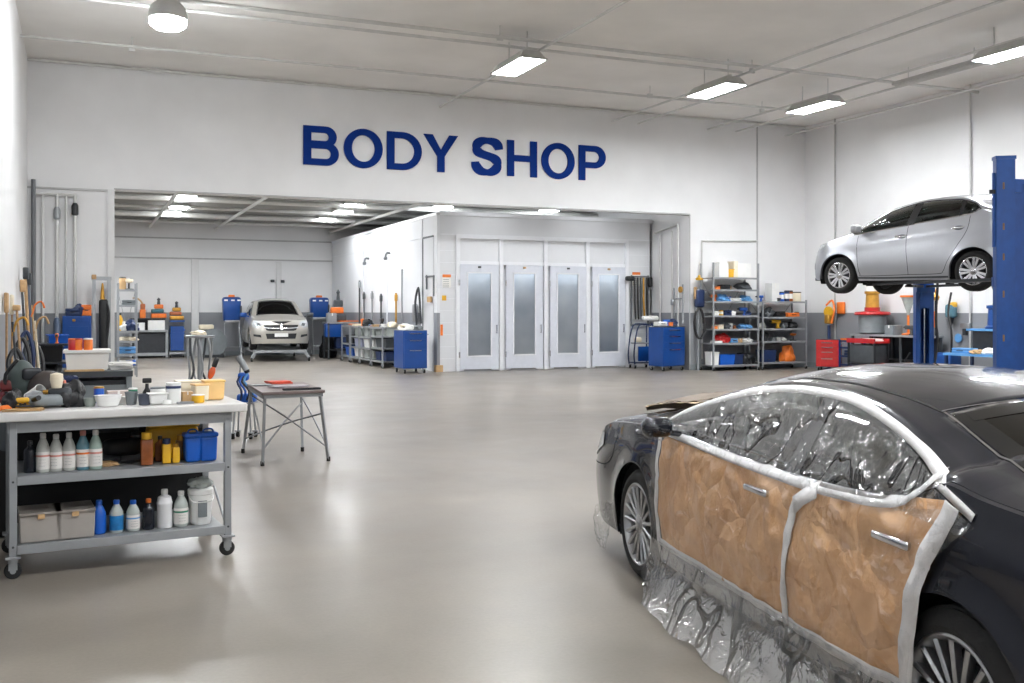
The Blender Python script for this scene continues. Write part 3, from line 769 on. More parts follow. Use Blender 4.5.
# roof ditch, bonnet line, boot line
for sg_ in (1,-1):
    c.strip([(.2,.555*sg_),(-.2,.56*sg_),(-.6,.555*sg_),(-1.0,.54*sg_)],.012,'z',1,'roof_seam',gapm,off=.002)
    c.strip([(-1.0,.54*sg_),(-1.3,.58*sg_),(-1.7,.63*sg_),(-1.92,.66*sg_)],.008,'z',1,'roof_seam',chrome,off=.003)
    c.strip([(1.35,.60*sg_),(1.7,.66*sg_),(2.1,.62*sg_),(2.3,.50*sg_)],.008,'z',1,'bonnet_gap',gapm,off=.002)
c.strip([(-.985,.54),(-1.04,.3),(-1.06,0),(-1.04,-.3),(-.985,-.54)],.008,'z',1,'roof_seam',chrome,off=.003)
# black frit border round the rear window
frit=mat('black_glass_border', sr(12,12,13), .25, var=.02)
for sg_ in (1,-1): c.strip([(-1.05,.50*sg_),(-1.4,.545*sg_),(-1.8,.60*sg_)],.075,'z',1,'window_border',frit,off=.0015)
c.strip([(-1.09,.50),(-1.13,.3),(-1.15,0),(-1.13,-.3),(-1.09,-.50)],.08,'z',1,'window_border',frit,off=.002)
# head lamp, grille, plate, tail lamp, handles, mirrors
for sg_ in (1,-1):
    c.patch([(2.16,.74),(2.2,.82),(2.34,.82),(2.52,.73),(2.6,.66),(2.58,.60),(2.38,.65)],'y',sg_,'headlight',hl_in,off=.006,grid=.04)
    c.patch([(.42*sg_,.62),(.74*sg_,.60),(.76*sg_,.70),(.45*sg_,.70)],'x',1,'headlight',hl_in,off=.006,grid=.04)
    c.patch([(-2.3,.80),(-2.05,.86),(-2.02,.93),(-2.33,.95)],'y',sg_,'tail_light',mat('tail_red',sr(120,10,14),.2,var=.05,coat=.6),off=.006,grid=.04)
    for xh in (-.17,-1.20):
        t=MB(); p0,_=c.proj(xh,.835,'y',sg_); t.bbox((xh,p0.y+sg_*.028,.835),(.22,.022,.032),.01); t.bbox((xh+.09,p0.y+sg_*.012,.835),(.03,.035,.026),.006); t.bbox((xh-.09,p0.y+sg_*.012,.835),(.03,.035,.026),.006); t.build('door_handle',chrome,sedan)
    t=MB(); t.bbox((.84,sg_*1.0,1.01),(.11,.17,.11),.045,seg=4); t.bar((.86,sg_*.84,.965),(.86,sg_*.93,.98),.06,.03); t.build('mirror',blackp,sedan)
c.patch([(-.40,.44),(.40,.44),(.44,.62),(-.44,.62)],'x',1,'grille',dark,off=.006,grid=.05)
c.patch([(-.5,.24),(.5,.24),(.46,.36),(-.46,.36)],'x',1,'lower_grille',black,off=.006,grid=.05)
c.strip([(.97,-.5),(1.2,-.3),(1.30,0)],.02,'z',1,'wiper',black,off=.02); c.strip([(1.05,.5),(1.24,.3),(1.33,0)],.02,'z',1,'wiper',black,off=.02)
# ---- masking: paper, tape and film, each lying on the bodywork
from mathutils import noise as NZ
def crumple(u,w,s=1.,seed=0.):
    a=NZ.noise(Vector((u*3.1+seed,w*3.7,seed)))*.010; 
    q=abs(NZ.noise(Vector((u*5.5+w*3+seed,w*6.5-u*2,seed+3)))); b_=(.35-q)*.016
    q2=abs(NZ.noise(Vector((u*13+seed,w*11+u*6,seed+7)))); d=(.3-q2)*.007
    return (a+b_+d)*s
def surf(u,w): return .007+max(0.,crumple(u,w,1.15,2)+.004)
def paper_mat():
    m,n,l,p=nt('kraft_paper'); tc=n.new('ShaderNodeTexCoord')
    nz=n.new('ShaderNodeTexNoise'); nz.inputs['Scale'].default_value=3; nz.inputs['Detail'].default_value=8; l.new(tc.outputs['Object'],nz.inputs[0])
    r=n.new('ShaderNodeValToRGB'); r.color_ramp.elements[0].position=.3; r.color_ramp.elements[0].color=(*sr(196,146,98),1); r.color_ramp.elements[1].position=.7; r.color_ramp.elements[1].color=(*sr(224,176,126),1); l.new(nz.outputs[0],r.inputs[0]); l.new(r.outputs[0],p.inputs['Base Color'])
    vo=n.new('ShaderNodeTexVoronoi'); vo.feature='DISTANCE_TO_EDGE'; vo.inputs['Scale'].default_value=3.4
    n2=n.new('ShaderNodeTexNoise'); n2.inputs['Scale'].default_value=4; n2.inputs['Detail'].default_value=4; l.new(tc.outputs['Object'],n2.inputs[0])
    ad=n.new('ShaderNodeVectorMath'); ad.operation='MULTIPLY_ADD'; ad.inputs[1].default_value=(.22,.22,.22); l.new(n2.outputs['Color'],ad.inputs[0]); l.new(tc.outputs['Object'],ad.inputs[2]); l.new(ad.outputs[0],vo.inputs[0])
    mr=n.new('ShaderNodeMapRange'); mr.inputs[2].default_value=.25; l.new(vo.outputs['Distance'],mr.inputs[0])
    bp=n.new('ShaderNodeBump'); bp.inputs['Strength'].default_value=.4; bp.inputs['Distance'].default_value=.04; l.new(mr.outputs[0],bp.inputs['Height'])
    b2=n.new('ShaderNodeBump'); b2.inputs['Strength'].default_value=.25; b2.inputs['Distance'].default_value=.01; n3=n.new('ShaderNodeTexNoise'); n3.inputs['Scale'].default_value=14; n3.inputs['Detail'].default_value=6; l.new(tc.outputs['Object'],n3.inputs[0]); l.new(n3.outputs[0],b2.inputs['Height']); l.new(bp.outputs[0],b2.inputs['Normal']); l.new(b2.outputs[0],p.inputs['Normal'])
    p.inputs['Roughness'].default_value=.55
    return m
def film_mat(name='clear_film',dens=.02,wr=.35,sc_=2.6,fk=.15,tint=(.975,.98,.985)):
    m,n,l,p=nt(name); out=n['Material Output']; tc=n.new('ShaderNodeTexCoord')
    mp=n.new('ShaderNodeMapping'); mp.inputs['Scale'].default_value=(1.0,1,.75); mp.inputs['Rotation'].default_value=(0,.6,0); l.new(tc.outputs['Object'],mp.inputs[0])
    nz=n.new('ShaderNodeTexNoise'); nz.inputs['Scale'].default_value=sc_; nz.inputs['Detail'].default_value=2; nz.inputs['Distortion'].default_value=.9; l.new(mp.outputs[0],nz.inputs[0])
    rg=n.new('ShaderNodeMath'); rg.operation='SUBTRACT'; rg.inputs[1].default_value=.5; l.new(nz.outputs[0],rg.inputs[0]); ab=n.new('ShaderNodeMath'); ab.operation='ABSOLUTE'; l.new(rg.outputs[0],ab.inputs[0])
    rr=n.new('ShaderNodeMapRange'); rr.inputs[1].default_value=0; rr.inputs[2].default_value=.03; rr.inputs[3].default_value=1; rr.inputs[4].default_value=0; l.new(ab.outputs[0],rr.inputs[0])
    n2=n.new('ShaderNodeTexNoise'); n2.inputs['Scale'].default_value=sc_*3.2; n2.inputs['Detail'].default_value=3; n2.inputs['Distortion'].default_value=1.5; l.new(mp.outputs[0],n2.inputs[0])
    ad=n.new('ShaderNodeMath'); ad.operation='MULTIPLY_ADD'; ad.inputs[1].default_value=.5; l.new(n2.outputs[0],ad.inputs[0]); l.new(rr.outputs[0],ad.inputs[2])
    bp=n.new('ShaderNodeBump'); bp.inputs['Strength'].default_value=wr; bp.inputs['Distance'].default_value=.035; l.new(ad.outputs[0],bp.inputs['Height'])
    gl=n.new('ShaderNodeBsdfGlossy'); gl.inputs['Roughness'].default_value=.12; l.new(bp.outputs[0],gl.inputs['Normal'])
    df=n.new('ShaderNodeBsdfDiffuse'); df.inputs['Color'].default_value=(.8,.82,.84,1); l.new(bp.outputs[0],df.inputs['Normal'])
    tr=n.new('ShaderNodeBsdfTransparent'); tr.inputs['Color'].default_value=(*tint,1)
    lw=n.new('ShaderNodeLayerWeight'); lw.inputs[0].default_value=.35; l.new(bp.outputs[0],lw.inputs['Normal'])
    f1=n.new('ShaderNodeMath'); f1.operation='MULTIPLY_ADD'; f1.inputs[1].default_value=fk; f1.inputs[2].default_value=.02; l.new(lw.outputs['Fresnel'],f1.inputs[0])
    # crease lines are denser film
    f2=n.new('ShaderNodeMath'); f2.operation='MULTIPLY'; f2.inputs[1].default_value=dens; l.new(rr.outputs[0],f2.inputs[0])
    f3=n.new('ShaderNodeMath'); f3.operation='ADD'; f3.inputs[1].default_value=dens*.25; l.new(f2.outputs[0],f3.inputs[0])
    m1=n.new('ShaderNodeMixShader'); l.new(f3.outputs[0],m1.inputs[0]); l.new(tr.outputs[0],m1.inputs[1]); l.new(df.outputs[0],m1.inputs[2])
    m2=n.new('ShaderNodeMixShader'); l.new(f1.outputs[0],m2.inputs[0]); l.new(m1.outputs[0],m2.inputs[1]); l.new(gl.outputs[0],m2.inputs[2])
    l.new(m2.outputs[0],out.inputs[0]); n.remove(p); return m
kraft=paper_mat(); film=film_mat(); film2=film_mat('clear_film_loose',.035,.8,3.4,.22)
film3=film_mat('clear_film_skirt',.07,.9,2.6,.40,(.86,.88,.9))
tape=mat('masking_tape', sr(214,212,212), .6, var=.05, scale=30, bump=.25, bscale=90)
def free(o,label,cat,group=None):
    """a sheet laid on the car: top-level, at the car's pose"""
    o.location=sedan.location; o.rotation_euler=sedan.rotation_euler; return tag(o,label,cat,group)
wb_=lambda x: c.belt(x)
pf=[(1.05,.90),(1.0,.935),(.72,.925),(.2,.915),(-.3,.905),(-.60,.905),(-.53,.83),(-.50,.67),(-.46,.50),(-.45,.34),(-.1,.33),(.4,.335),(.8,.34),(1.02,.34),(1.05,.6)]
pr=[(-.55,.905),(-.85,.915),(-1.05,.93),(-1.2,.965),(-1.29,1.0),(-1.46,1.02),(-1.50,.98),(-1.42,.89),(-1.36,.75),(-1.30,.5),(-1.27,.34),(-1.1,.335),(-.8,.33),(-.45,.33),(-.46,.5),(-.50,.67),(-.53,.83)]
o=c.patch(pf,'y',1,'masking_paper',kraft,off=0,grid=.022,disp=surf,parent='none',thick=.0015); free(o,'brown kraft paper sheet taped over the front door of the black sedan','paper','kraft paper taped on the black sedan')
o=c.patch(pr,'y',1,'masking_paper',kraft,off=0,grid=.022,disp=surf,parent='none',thick=.0015); free(o,'brown kraft paper sheet taped over the rear door of the black sedan','paper','kraft paper taped on the black sedan')
def tp(pts,w,label,off=.006,sm=6,flat=False,ax='y'): 
    o=c.strip(pts,w,ax,1,'masking_tape',tape,off=off,parent='none',thick=.0012,sm=sm,disp=None if flat else surf); free(o,label,'tape','masking tape strips on the black sedan')
tp([(1.26,.972),(1.1,1.03),(.94,1.085),(.68,1.155),(.43,1.212),(.17,1.257),(-.09,1.283),(-.36,1.285),(-.56,1.275),(-.75,1.248),(-.98,1.195),(-1.19,1.132),(-1.35,1.08),(-1.50,1.02),(-1.58,.985)],.030,'white tape arching along the top of the sedan side windows',flat=True,off=.006)
tp([(1.12,.955),(.9,.95),(.65,.94),(.2,.925),(-.25,.915),(-.55,.912),(-.85,.922),(-1.08,.938),(-1.22,.975),(-1.31,1.03),(-1.37,1.085)],.030,'white tape along the sill of the sedan side windows above the paper')
tp([(1.07,.94),(1.075,.8),(1.06,.6),(1.05,.33)],.045,'white tape strip down the front edge of the paper behind the front wheel')
tp([(1.06,.335),(.8,.338),(.4,.333),(-.1,.328),(-.43,.325)],.04,'white tape strip along the bottom of the front paper sheet')
tp([(-.45,.325),(-.8,.33),(-1.1,.335),(-1.28,.335)],.045,'white tape strip along the bottom of the rear paper sheet')
tp([(-.44,.31),(-.455,.5),(-.475,.67),(-.49,.78),(-.51,.84)],.05,'white tape strip standing upright between the two paper sheets',off=.009)
tp([(-.50,.825),(-.58,.87),(-.67,.915)],.07,'short white tape strip slanting up from the upright one to the rear window',off=.012,sm=1)
tp([(-1.50,1.01),(-1.47,.93),(-1.40,.82),(-1.36,.7),(-1.31,.5),(-1.28,.33)],.075,'wide white tape strip down the rear edge of the paper beside the rear wheel',off=.009)
# film
def sag(u,w): return .010+max(0,crumple(u*.7,w*.7,1.6,9)+.004)
wf=[(1.20,.955),(1.0,1.05),(.7,1.145),(.43,1.20),(.17,1.245),(-.09,1.275),(-.36,1.277),(-.75,1.24),(-.98,1.185),(-1.19,1.12),(-1.35,1.07),(-1.52,1.0),(-1.45,.93),(-1.25,.94),(-.95,.925),(-.55,.905),(0,.905),(.5,.92),(1.05,.94)]
o=c.patch([p for p in wf if True][:7]+[(-.40,.90),(0,.905),(.5,.92),(1.05,.94)],'y',1,'plastic_film',film2,off=.01,grid=.025,disp=sag,parent='none'); free(o,'crinkled clear plastic film over the front side window of the black sedan','plastic film','clear film on the black sedan')
o=c.patch([(-.40,.90)]+wf[6:-3],'y',1,'plastic_film',film2,off=.01,grid=.025,disp=sag,parent='none'); free(o,'crinkled clear plastic film over the rear side window of the black sedan','plastic film','clear film on the black sedan')
o=c.patch([(1.0,.93),(.2,.91),(-.6,.90),(-1.2,.94),(-1.5,1.0),(-1.62,.96),(-1.46,.84),(-1.39,.75),(-1.33,.5),(-1.3,.34),(-.5,.33),(.5,.33),(1.12,.33),(1.16,.6),(1.15,.9)],'y',1,'plastic_film',film,off=.008,grid=.028,disp=lambda u,w:surf(u,w)+max(0,crumple(u,w,.8,21)),parent='none'); free(o,'thin clear plastic film lying over the brown paper on both doors','plastic film','clear film on the black sedan')
# skirt film hanging down to the floor
t=bmesh.new(); U=lin(1.17,-1.32,110); NV=16; g=[]
ew=Crv([(-1.4,.12),(-.9,.16),(0,.17),(.45,.17),(.9,.15),(1.17,.05)]); eb=Crv([(-1.4,.02),(.95,.02),(1.1,.10),(1.17,.24)])
for i,u in enumerate(U):
    row=[]
    for j in range(NV+1):
        v=j/NV; z=.345*(1-v)+eb(u)*v; p,_=c.proj(u,max(.23,min(.345,z)),'y',1)
        y0=p.y+.035; y=y0+ew(u)*(v**1.5)+  .012*sin(u*11+v*2+sin(u*5)*2)*v+crumple(u*.6,z*.8,1.3,33)*(.3+v)
        row.append(t.verts.new((u+.03*v*sin(u*9),max(y,p.y+.01),max(.006,z+.010*sin(u*11)*v))))
    g.append(row)
for i in range(len(U)-1):
    for j in range(NV): t.faces.new([g[i][j],g[i+1][j],g[i+1][j+1],g[i][j+1]]).smooth=True
me=bpy.data.meshes.new('plastic_film'); t.to_mesh(me); t.free(); me.materials.append(film3); o=bpy.data.objects.new('plastic_film',me); COL.objects.link(o)
free(o,'loose clear plastic film hanging below the paper down to the floor','plastic film','clear film on the black sedan')
# film scrap at the front bumper corner, film over the mirror
def scrap(cx,cy,cz,sx,sy,sz,seed,label):
    t=bmesh.new(); bmesh.ops.create_icosphere(t,subdivisions=4,radius=1)
    for v in t.verts:
        k=1+.45*NZ.noise(v.co*2.1+Vector((seed,0,0)))+.25*abs(NZ.noise(v.co*5+Vector((0,seed,0))))
        v.co=Vector((cx+v.co.x*sx*k,cy+v.co.y*sy*k,max(.012,cz+v.co.z*sz*k)))
    for f in t.faces: f.smooth=True
    me=bpy.data.meshes.new('plastic_scrap'); t.to_mesh(me); t.free(); me.materials.append(film2); o=bpy.data.objects.new('plastic_scrap',me); COL.objects.link(o); free(o,label,'plastic film')
scrap(2.12,.90,.21,.11,.04,.12,3,'white crumpled plastic scrap hanging ahead of the sedan front wheel')
scrap(.86,1.0,1.01,.075,.10,.065,8,'crumpled clear plastic wrapped round the sedan door mirror')
# paper over the bonnet
tanp=mat('tan_masking_paper', sr(196,170,136), .7, var=.08, bump=.4, bscale=9); brn=mat('brown_masking_paper', sr(112,96,80), .6, var=.1, bump=.5, bscale=8)
bulge=lambda x0,x1,y0,y1,h:(lambda u,w:.015+h*max(0,sin(pi*seg(x0,x1,u)))**.6*max(0,sin(pi*seg(y0,y1,w)))**.6+crumple(u,w,1.5,5))
o=c.patch([(2.02,.62),(2.30,.50),(2.36,.10),(2.06,.10)],'z',1,'masking_paper',tanp,off=.01,grid=.04,disp=bulge(1.98,2.4,0,.7,.02),parent='none',thick=.002); free(o,'tan paper sheet lying on the front of the sedan bonnet','paper')
o=c.patch([(1.52,.52),(2.03,.60),(2.07,.1),(2.0,-.35),(1.52,-.35)],'z',1,'masking_paper',brn,off=.01,grid=.04,disp=bulge(1.42,2.12,-.55,.75,.055),parent='none',thick=.002); free(o,'dark brown paper sheet covering the rear of the sedan bonnet','paper')
# ------------------------------------------------------------------ silver hatchback on the lift
m1,d1,n1,wb1=carpose((5.9,18.3),(7.42,16.3)); HW2=.86; ZL=1.97
cen=m1-n1*HW2
hatch=thing('car','silver hatchback raised high on the blue two-post lift','car',(cen.x,cen.y,ZL),atan2(d1.y,d1.x))
silv=paint('silver_car_paint', sr(172,174,180), .55, .3)
c=Car(xf=2.06,xr=-2.0,Rf=.62,Rr=.55,pf=2.6,pr=2.8,
 W=Crv([(-2.0,.80),(-1.5,.85),(-.5,.875),(.5,.875),(1.3,.86),(2.06,.80)]),
 zm=.55,sh=.07,wheels=(1.256,-1.256),rw=.32,ra=.395,
 sill=Crv([(-2.0,.34),(-1.6,.26),(-.9,.20),(.9,.22),(1.6,.24),(2.06,.30)]),
 belt=Crv([(-2.0,.98),(-1.8,1.14),(-1.6,1.24),(-1.36,1.32),(-1.25,1.275),(-1.07,1.24),(-.32,1.165),(-.08,1.14),(.62,1.07),(1.01,1.035),(1.2,1.0),(1.5,.94),(1.8,.83),(2.06,.66)]),
 wtop=Crv([(-2.0,1.05),(-1.55,1.28),(-1.34,1.35),(-1.25,1.415),(-1.03,1.495),(-.88,1.515),(-.5,1.53),(-.23,1.515),(.29,1.40),(.71,1.195),(1.03,1.04),(1.3,.9)]),
 railh=lambda x:.03+.03*seg(1.2,.6,x)*seg(-1.9,-1.4,x),
 zc=Crv([(-2.0,1.05),(-1.9,1.30),(-1.75,1.50),(-1.6,1.58),(-1.4,1.615),(-1.1,1.635),(-.7,1.645),(-.2,1.63),(.24,1.565),(.74,1.38),(1.0,1.25),(1.25,1.12),(1.4,1.075),(1.62,1.01),(1.83,.92),(2.0,.80),(2.06,.70)]),
 tum=.42,railw=lambda x:.10,crown=2.3,
 skew=lambda x:.10*seg(1.65,1.3,x)*seg(-.1,.3,x)-.05*seg(-1.3,-1.7,x),
 tuckf=lambda z:.15*max(0,z-.5)+.10*max(0,.4-z),tuckr=lambda z:.08*max(0,.5-z)+.20*max(0,z-1.0),
 keyx=[1.2,.28],gx=(-1.35,1.03),ws=(.28,1.2),rwn=(-1.93,-1.62),
 crease=Crv([(-2,1.0),(-1,1.0),(0,.92),(1.4,.80)]),crw=lambda x:seg(-1.9,-1.5,x)*seg(1.5,1.0,x)*1.2)
sg2=glass_mat('hatch_glass',(.40,.50,.48),1)
c.build(hatch,silv,sg2,intm)
cr2=mat('bright_alloy', sr(198,199,202), .25, .9, var=.04)
for xw in (1.256,-1.256):
    for s_ in (1,-1): wheel(hatch,xw,s_*(HW2-.02),.325,.325,.228,7,'wide',cr2,width=.21)
seats(hatch,[(.15,.36),(.15,-.36)],.40,.5,seatm)
t=MB(); t.bbox((-.72,0,.56),(.5,1.25,.22),.07); t.bbox((-1.0,0,.92),(.16,1.25,.6),.06,ry=-.25); t.build('rear_seat',seatm,hatch)
t=MB(); t.bbox((.86,0,.92),(.45,1.35,.22),.08); t.build('dashboard',intm,hatch)
t=MB(); t.lathe([(.17,0),(.185,.012),(.19,0),(.185,-.012),(.17,0)],(.52,.36,1.0),n=24,M=Matrix.Rotation(-1.15,4,'Y'),cap=False); t.build('steering_wheel',intm,hatch)
for sg_ in (1,-1):
    gap(c,[(.86,1.02),(.87,.8),(.84,.5),(.80,.34),(.72,.30),(-.13,.30)],sg=sg_,w=.009)
    gap(c,[(-.11,1.13),(-.09,.8),(-.12,.5),(-.13,.30)],sg=sg_,w=.009)
    gap(c,[(-1.20,1.23),(-1.16,1.0),(-1.0,.75),(-.84,.5),(-.76,.34),(-.66,.30),(-.13,.30)],sg=sg_,w=.009)
    c.patch([(-.05,1.14),(-.20,1.155),(-.30,1.52),(-.15,1.50)],'y',sg_,'door_pillar',black,off=.005)
    c.patch([(-1.00,1.235),(-1.045,1.24),(-1.08,1.475),(-1.0,1.50)],'y',sg_,'door_pillar',black,off=.005)
    c.strip([(.98,1.045),(.62,1.075),(-.08,1.145),(-.32,1.17),(-1.07,1.245),(-1.25,1.28),(-1.345,1.33)],.018,'y',sg_,'window_trim',chrome,off=.006)
    c.strip([(1.0,1.05),(.71,1.20),(.29,1.405),(-.23,1.522),(-.6,1.535),(-.88,1.522),(-1.03,1.50),(-1.25,1.42),(-1.345,1.34)],.016,'y',sg_,'window_trim',black,off=.006)
    for xh,zh in ((.0,.955),(-1.02,1.04)):
        t=MB(); p0,_=c.proj(xh,zh,'y',sg_); t.bbox((xh,p0.y+sg_*.03,zh),(.21,.022,.034),.01); t.bbox((xh+.085,p0.y+sg_*.012,zh),(.03,.035,.026),.006); t.bbox((xh-.085,p0.y+sg_*.012,zh),(.03,.035,.026),.006); t.build('door_handle',chrome,hatch)
        c.patch([(xh+.09*cos(a),zh+.035*sin(a)) for a in lin(0,2*pi*.95,14)],'y',sg_,'handle_recess',dgrey,off=.002)
    t=MB(); t.bbox((.80,sg_*.98,1.13),(.13,.2,.15),.05,seg=4); t.bar((.82,sg_*.84,1.08),(.82,sg_*.92,1.11),.07,.035); t.build('mirror',silv,hatch)
    c.patch([(1.55,.86),(1.62,.93),(1.75,.93),(1.92,.82),(1.97,.76),(1.85,.76)],'y',sg_,'headlight',hl_in,off=.006,grid=.04)
    c.patch([(1.88,.46),(1.97,.46),(1.98,.56),(1.90,.58)],'y',sg_,'fog_lamp',black,off=.006,grid=.04)
    c.patch([(-1.62,1.02),(-1.86,1.0),(-1.84,1.2),(-1.66,1.24)],'y',sg_,'tail_light',mat('tail_bright',sr(200,20,22),.2,var=.05,coat=.6),off=.008,grid=.04)
    c.patch([(.50*sg_,1.0),(.78*sg_,1.0),(.74*sg_,1.2),(.52*sg_,1.16)],'x',-1,'tail_light',MC['tail_bright'],off=.008,grid=.04)
    c.strip([(.85,.27),(.3,.255),(-.3,.25),(-.85,.245)],.03,'y',sg_,'sill_trim',dgrey,off=.004)
c.patch([(-.45,.42),(.45,.42),(.5,.60),(-.5,.60)],'x',1,'grille',dark,off=.006,grid=.05)
t=MB(); t.cyl((-1.9,-.35,.25),(-.6,-.2,.24),.045).cyl((-.6,-.2,.24),(.9,-.1,.22),.03).box((-.7,.25,.235),(.7,.5,.05)); t.box((1.256,0,.3),(.08,1.3,.06)).box((-1.256,0,.28),(.12,1.3,.08)); t.build('exhaust',dark,hatch)
# ------------------------------------------------------------------ two-post lift
lblue=mat('lift_blue', sr(16,70,140), .38, .15, var=.12, scale=6, coat=.25)
def local(x,y): return m1+(-n1*HW2)+d1*x-n1*(-y)
px_n=cam2w(*(((1004-CX)/F_*15.0),15.0)); px_f=cam2w(((923.5-CX)/F_*19.6),19.6)
dv=Vector((px_f[0]-px_n[0],px_f[1]-px_n[1])); rzL=atan2(dv.y,dv.x)
def post(name,label,loc,rz,top):
    t=thing(name,label,'car lift post',(loc[0],loc[1],0),rz,group=None)
    b=MB(); hh=top
    b.box((-.10,0,hh/2),(.03,.32,hh)).box((0,.15,hh/2),(.22,.03,hh)).box((0,-.15,hh/2),(.22,.03,hh)).box((.10,.115,hh/2),(.02,.07,hh)).box((.10,-.115,hh/2),(.02,.07,hh))
    b.build('column',lblue,t)
    MB().box((-.02,0,.01),(.55,.6,.02)).box((-.22,0,.12),(.2,.02,.22)).build('base_plate',lblue,t)
    b=MB(); b.box((.05,0,2.15),(.14,.20,.9)); b.box((.12,0,2.085),(.12,.34,.14)); b.build('carriage',lblue,t)
    b=MB(); b.cyl((-.02,.02,.1),(-.02,.02,hh-.1),.03,n=10); b.build('hydraulic_ram',chrome,t)
    b=MB(); b.box((0,0,hh+.02),(.26,.36,.05)); b.build('top_cap',lblue,t)
    b=MB()
    for z in (3.5,2.9,2.45,1.9,1.25): b.box((-.118,.04,z),(.012,.03,.10))
    b.build('latch_slots',mat('rusty_latch',sr(120,92,60),.7,var=.3),t)
    return t
pn=post('lift_post','tall near post of the blue car lift, cut by the right edge of the picture',px_n,rzL,3.90); pn.scale=(.74,.8,1)
# near post: second column, tie beam, upper pads, hose
rv=Vector((RT[0],RT[1])); 
b=MB(); 
def Ln(x,y,z): # camera-right offset in the post's frame
    wv=Matrix.Rotation(-rzL,4,'Z') @ Vector((RT[0]*x+FW[0]*y, RT[1]*x+FW[1]*y, z)); return (wv.x,wv.y,z)
b.bar(Ln(.42,.25,0),Ln(.42,.25,3.55),.22,.26); b.build('rear_column',lblue,pn)
MB().bar(Ln(0,.1,3.52),Ln(.62,.3,3.52),.16,.2).build('tie_beam',lblue,pn)
MB().box(Ln(-.19,0,3.15),(.05,.05,1.1)).build('side_rail',lblue,pn)
MB().bar(Ln(-.28,-.02,3.42),Ln(-.05,-.02,3.42),.03,.06).build('bracket',dark,pn)
pf_=post('lift_post','far post of the blue car lift standing under the silver car',px_f,rzL+pi,3.70)
b=MB(); b.tube([(-.05,.22,3.4),(-.02,.27,2.4),(-.05,.24,1.5),(.0,.26,1.1),(0,.2,.6)],.025); b.build('hose',hose_m,pf_)
MB().box((.05,-.25,.38),(.5,.30,.5)).bbox((-.1,.33,.36),(.34,.2,.50),.03).build('power_unit',lblue,pf_)
# lift arms
def arm(post_,p,tgt,z=2.125):
    a=Vector((p[0],p[1],0)); q=Vector((tgt.x,tgt.y,0)); L=(q-a).length
    t=bpy.data.objects.new('lift_arm',None); COL.objects.link(t); t.empty_display_size=.1
    t.parent=post_; sc=post_.scale
    inv=(Matrix.Translation(post_.location)@Matrix.Rotation(post_.rotation_euler.z,4,'Z')@Matrix.Diagonal((*sc,1))).inverted()
    t.matrix_parent_inverse=inv; t.location=(a.x,a.y,z); t.rotation_euler=(0,0,atan2((q-a).y,(q-a).x))
    MB().box((L*.30+.1,0,0),(L*.6,.10,.045)).build('outer_arm',dark,t)
    MB().box((L*.72,0,0),(L*.5,.07,.035)).build('inner_arm',dark,t)
    MB().lathe([(0,-.03),(.07,-.03),(.07,.0),(.04,.02),(.04,.022),(.06,.026),(.06,.04),(0,.04)],(L,0,0),n=16).build('lift_pad',rubber,t)
for (x,y,po_,p) in ((.75,.62,pn,px_n),(-.75,.62,pn,px_n),(.75,-.62,pf_,px_f),(-.75,-.62,pf_,px_f)):
    arm(po_,p,Vector((cen.x,cen.y,0))+d1*x+n1*y)
# ------------------------------------------------------------------ beige car in the back room on a wheeled stand
KS=1.07
bx,bY=XY(286,33.2),33.2
mpv=thing('car','beige car facing forward on a low wheeled stand in the back room','car',(bx,bY+2.2,.36),-pi/2-R(4))
mpv.scale=(KS,KS,KS)
champ=paint('champagne_paint', sr(176,172,164), .45, .3)
c=Car(xf=2.1,xr=-2.2,Rf=.5,Rr=.5,pf=2.8,pr=3,
 W=Crv([(-2.2,.86),(-.5,.92),(.5,.92),(1.3,.91),(2.1,.86)]),zm=.55,sh=.08,wheels=(1.35,-1.35),rw=.32,ra=.38,
 sill=Crv([(-2.2,.3),(-1,.2),(1,.2),(1.7,.2),(2.1,.22)]),
 belt=Crv([(-2.2,.98),(-1.8,1.1),(0,1.05),(1.0,1.02),(1.4,.98),(1.8,.88),(2.1,.74)]),
 wtop=Crv([(-2.2,.9),(-1.9,1.10),(-1.6,1.38),(-.5,1.48),(.1,1.46),(.5,1.30),(1.0,1.04),(1.3,.9)]),
 railh=lambda x:.03+.03*seg(1.2,.6,x),
 zc=Crv([(-2.2,1.0),(-1.9,1.4),(-1.6,1.57),(-.5,1.62),(0,1.60),(.3,1.52),(.8,1.28),(1.1,1.12),(1.3,1.07),(1.6,1.02),(1.9,.93),(2.1,.82)]),
 tum=.36,railw=lambda x:.10,crown=2.4,skew=lambda x:.12*seg(1.6,1.25,x)*seg(-.1,.3,x),
 tuckf=lambda z:.10*max(0,z-.6)+.08*max(0,.4-z),tuckr=lambda z:.1*max(0,z-1.0),keyx=[1.12,.2],gx=(-1.8,1.0),ws=(.2,1.12),rwn=(-2.1,-1.7),
 crease=Crv([(-2,.9),(2,.8)]),crw=lambda x:.5)
cg=glass_mat('beige_car_glass',(.16,.20,.19),1)
c.build(mpv,champ,cg,intm)
for xw in (1.35,-1.35):
    for s_ in (1,-1): wheel(mpv,xw,s_*.89,.32,.32,.22,7,'wide',cr2)
seats(mpv,[(.1,.4),(.1,-.4)],.4,.5,seatm); t=MB(); t.bbox((.85,0,.93),(.4,1.4,.2),.08); t.build('dashboard',intm,mpv)
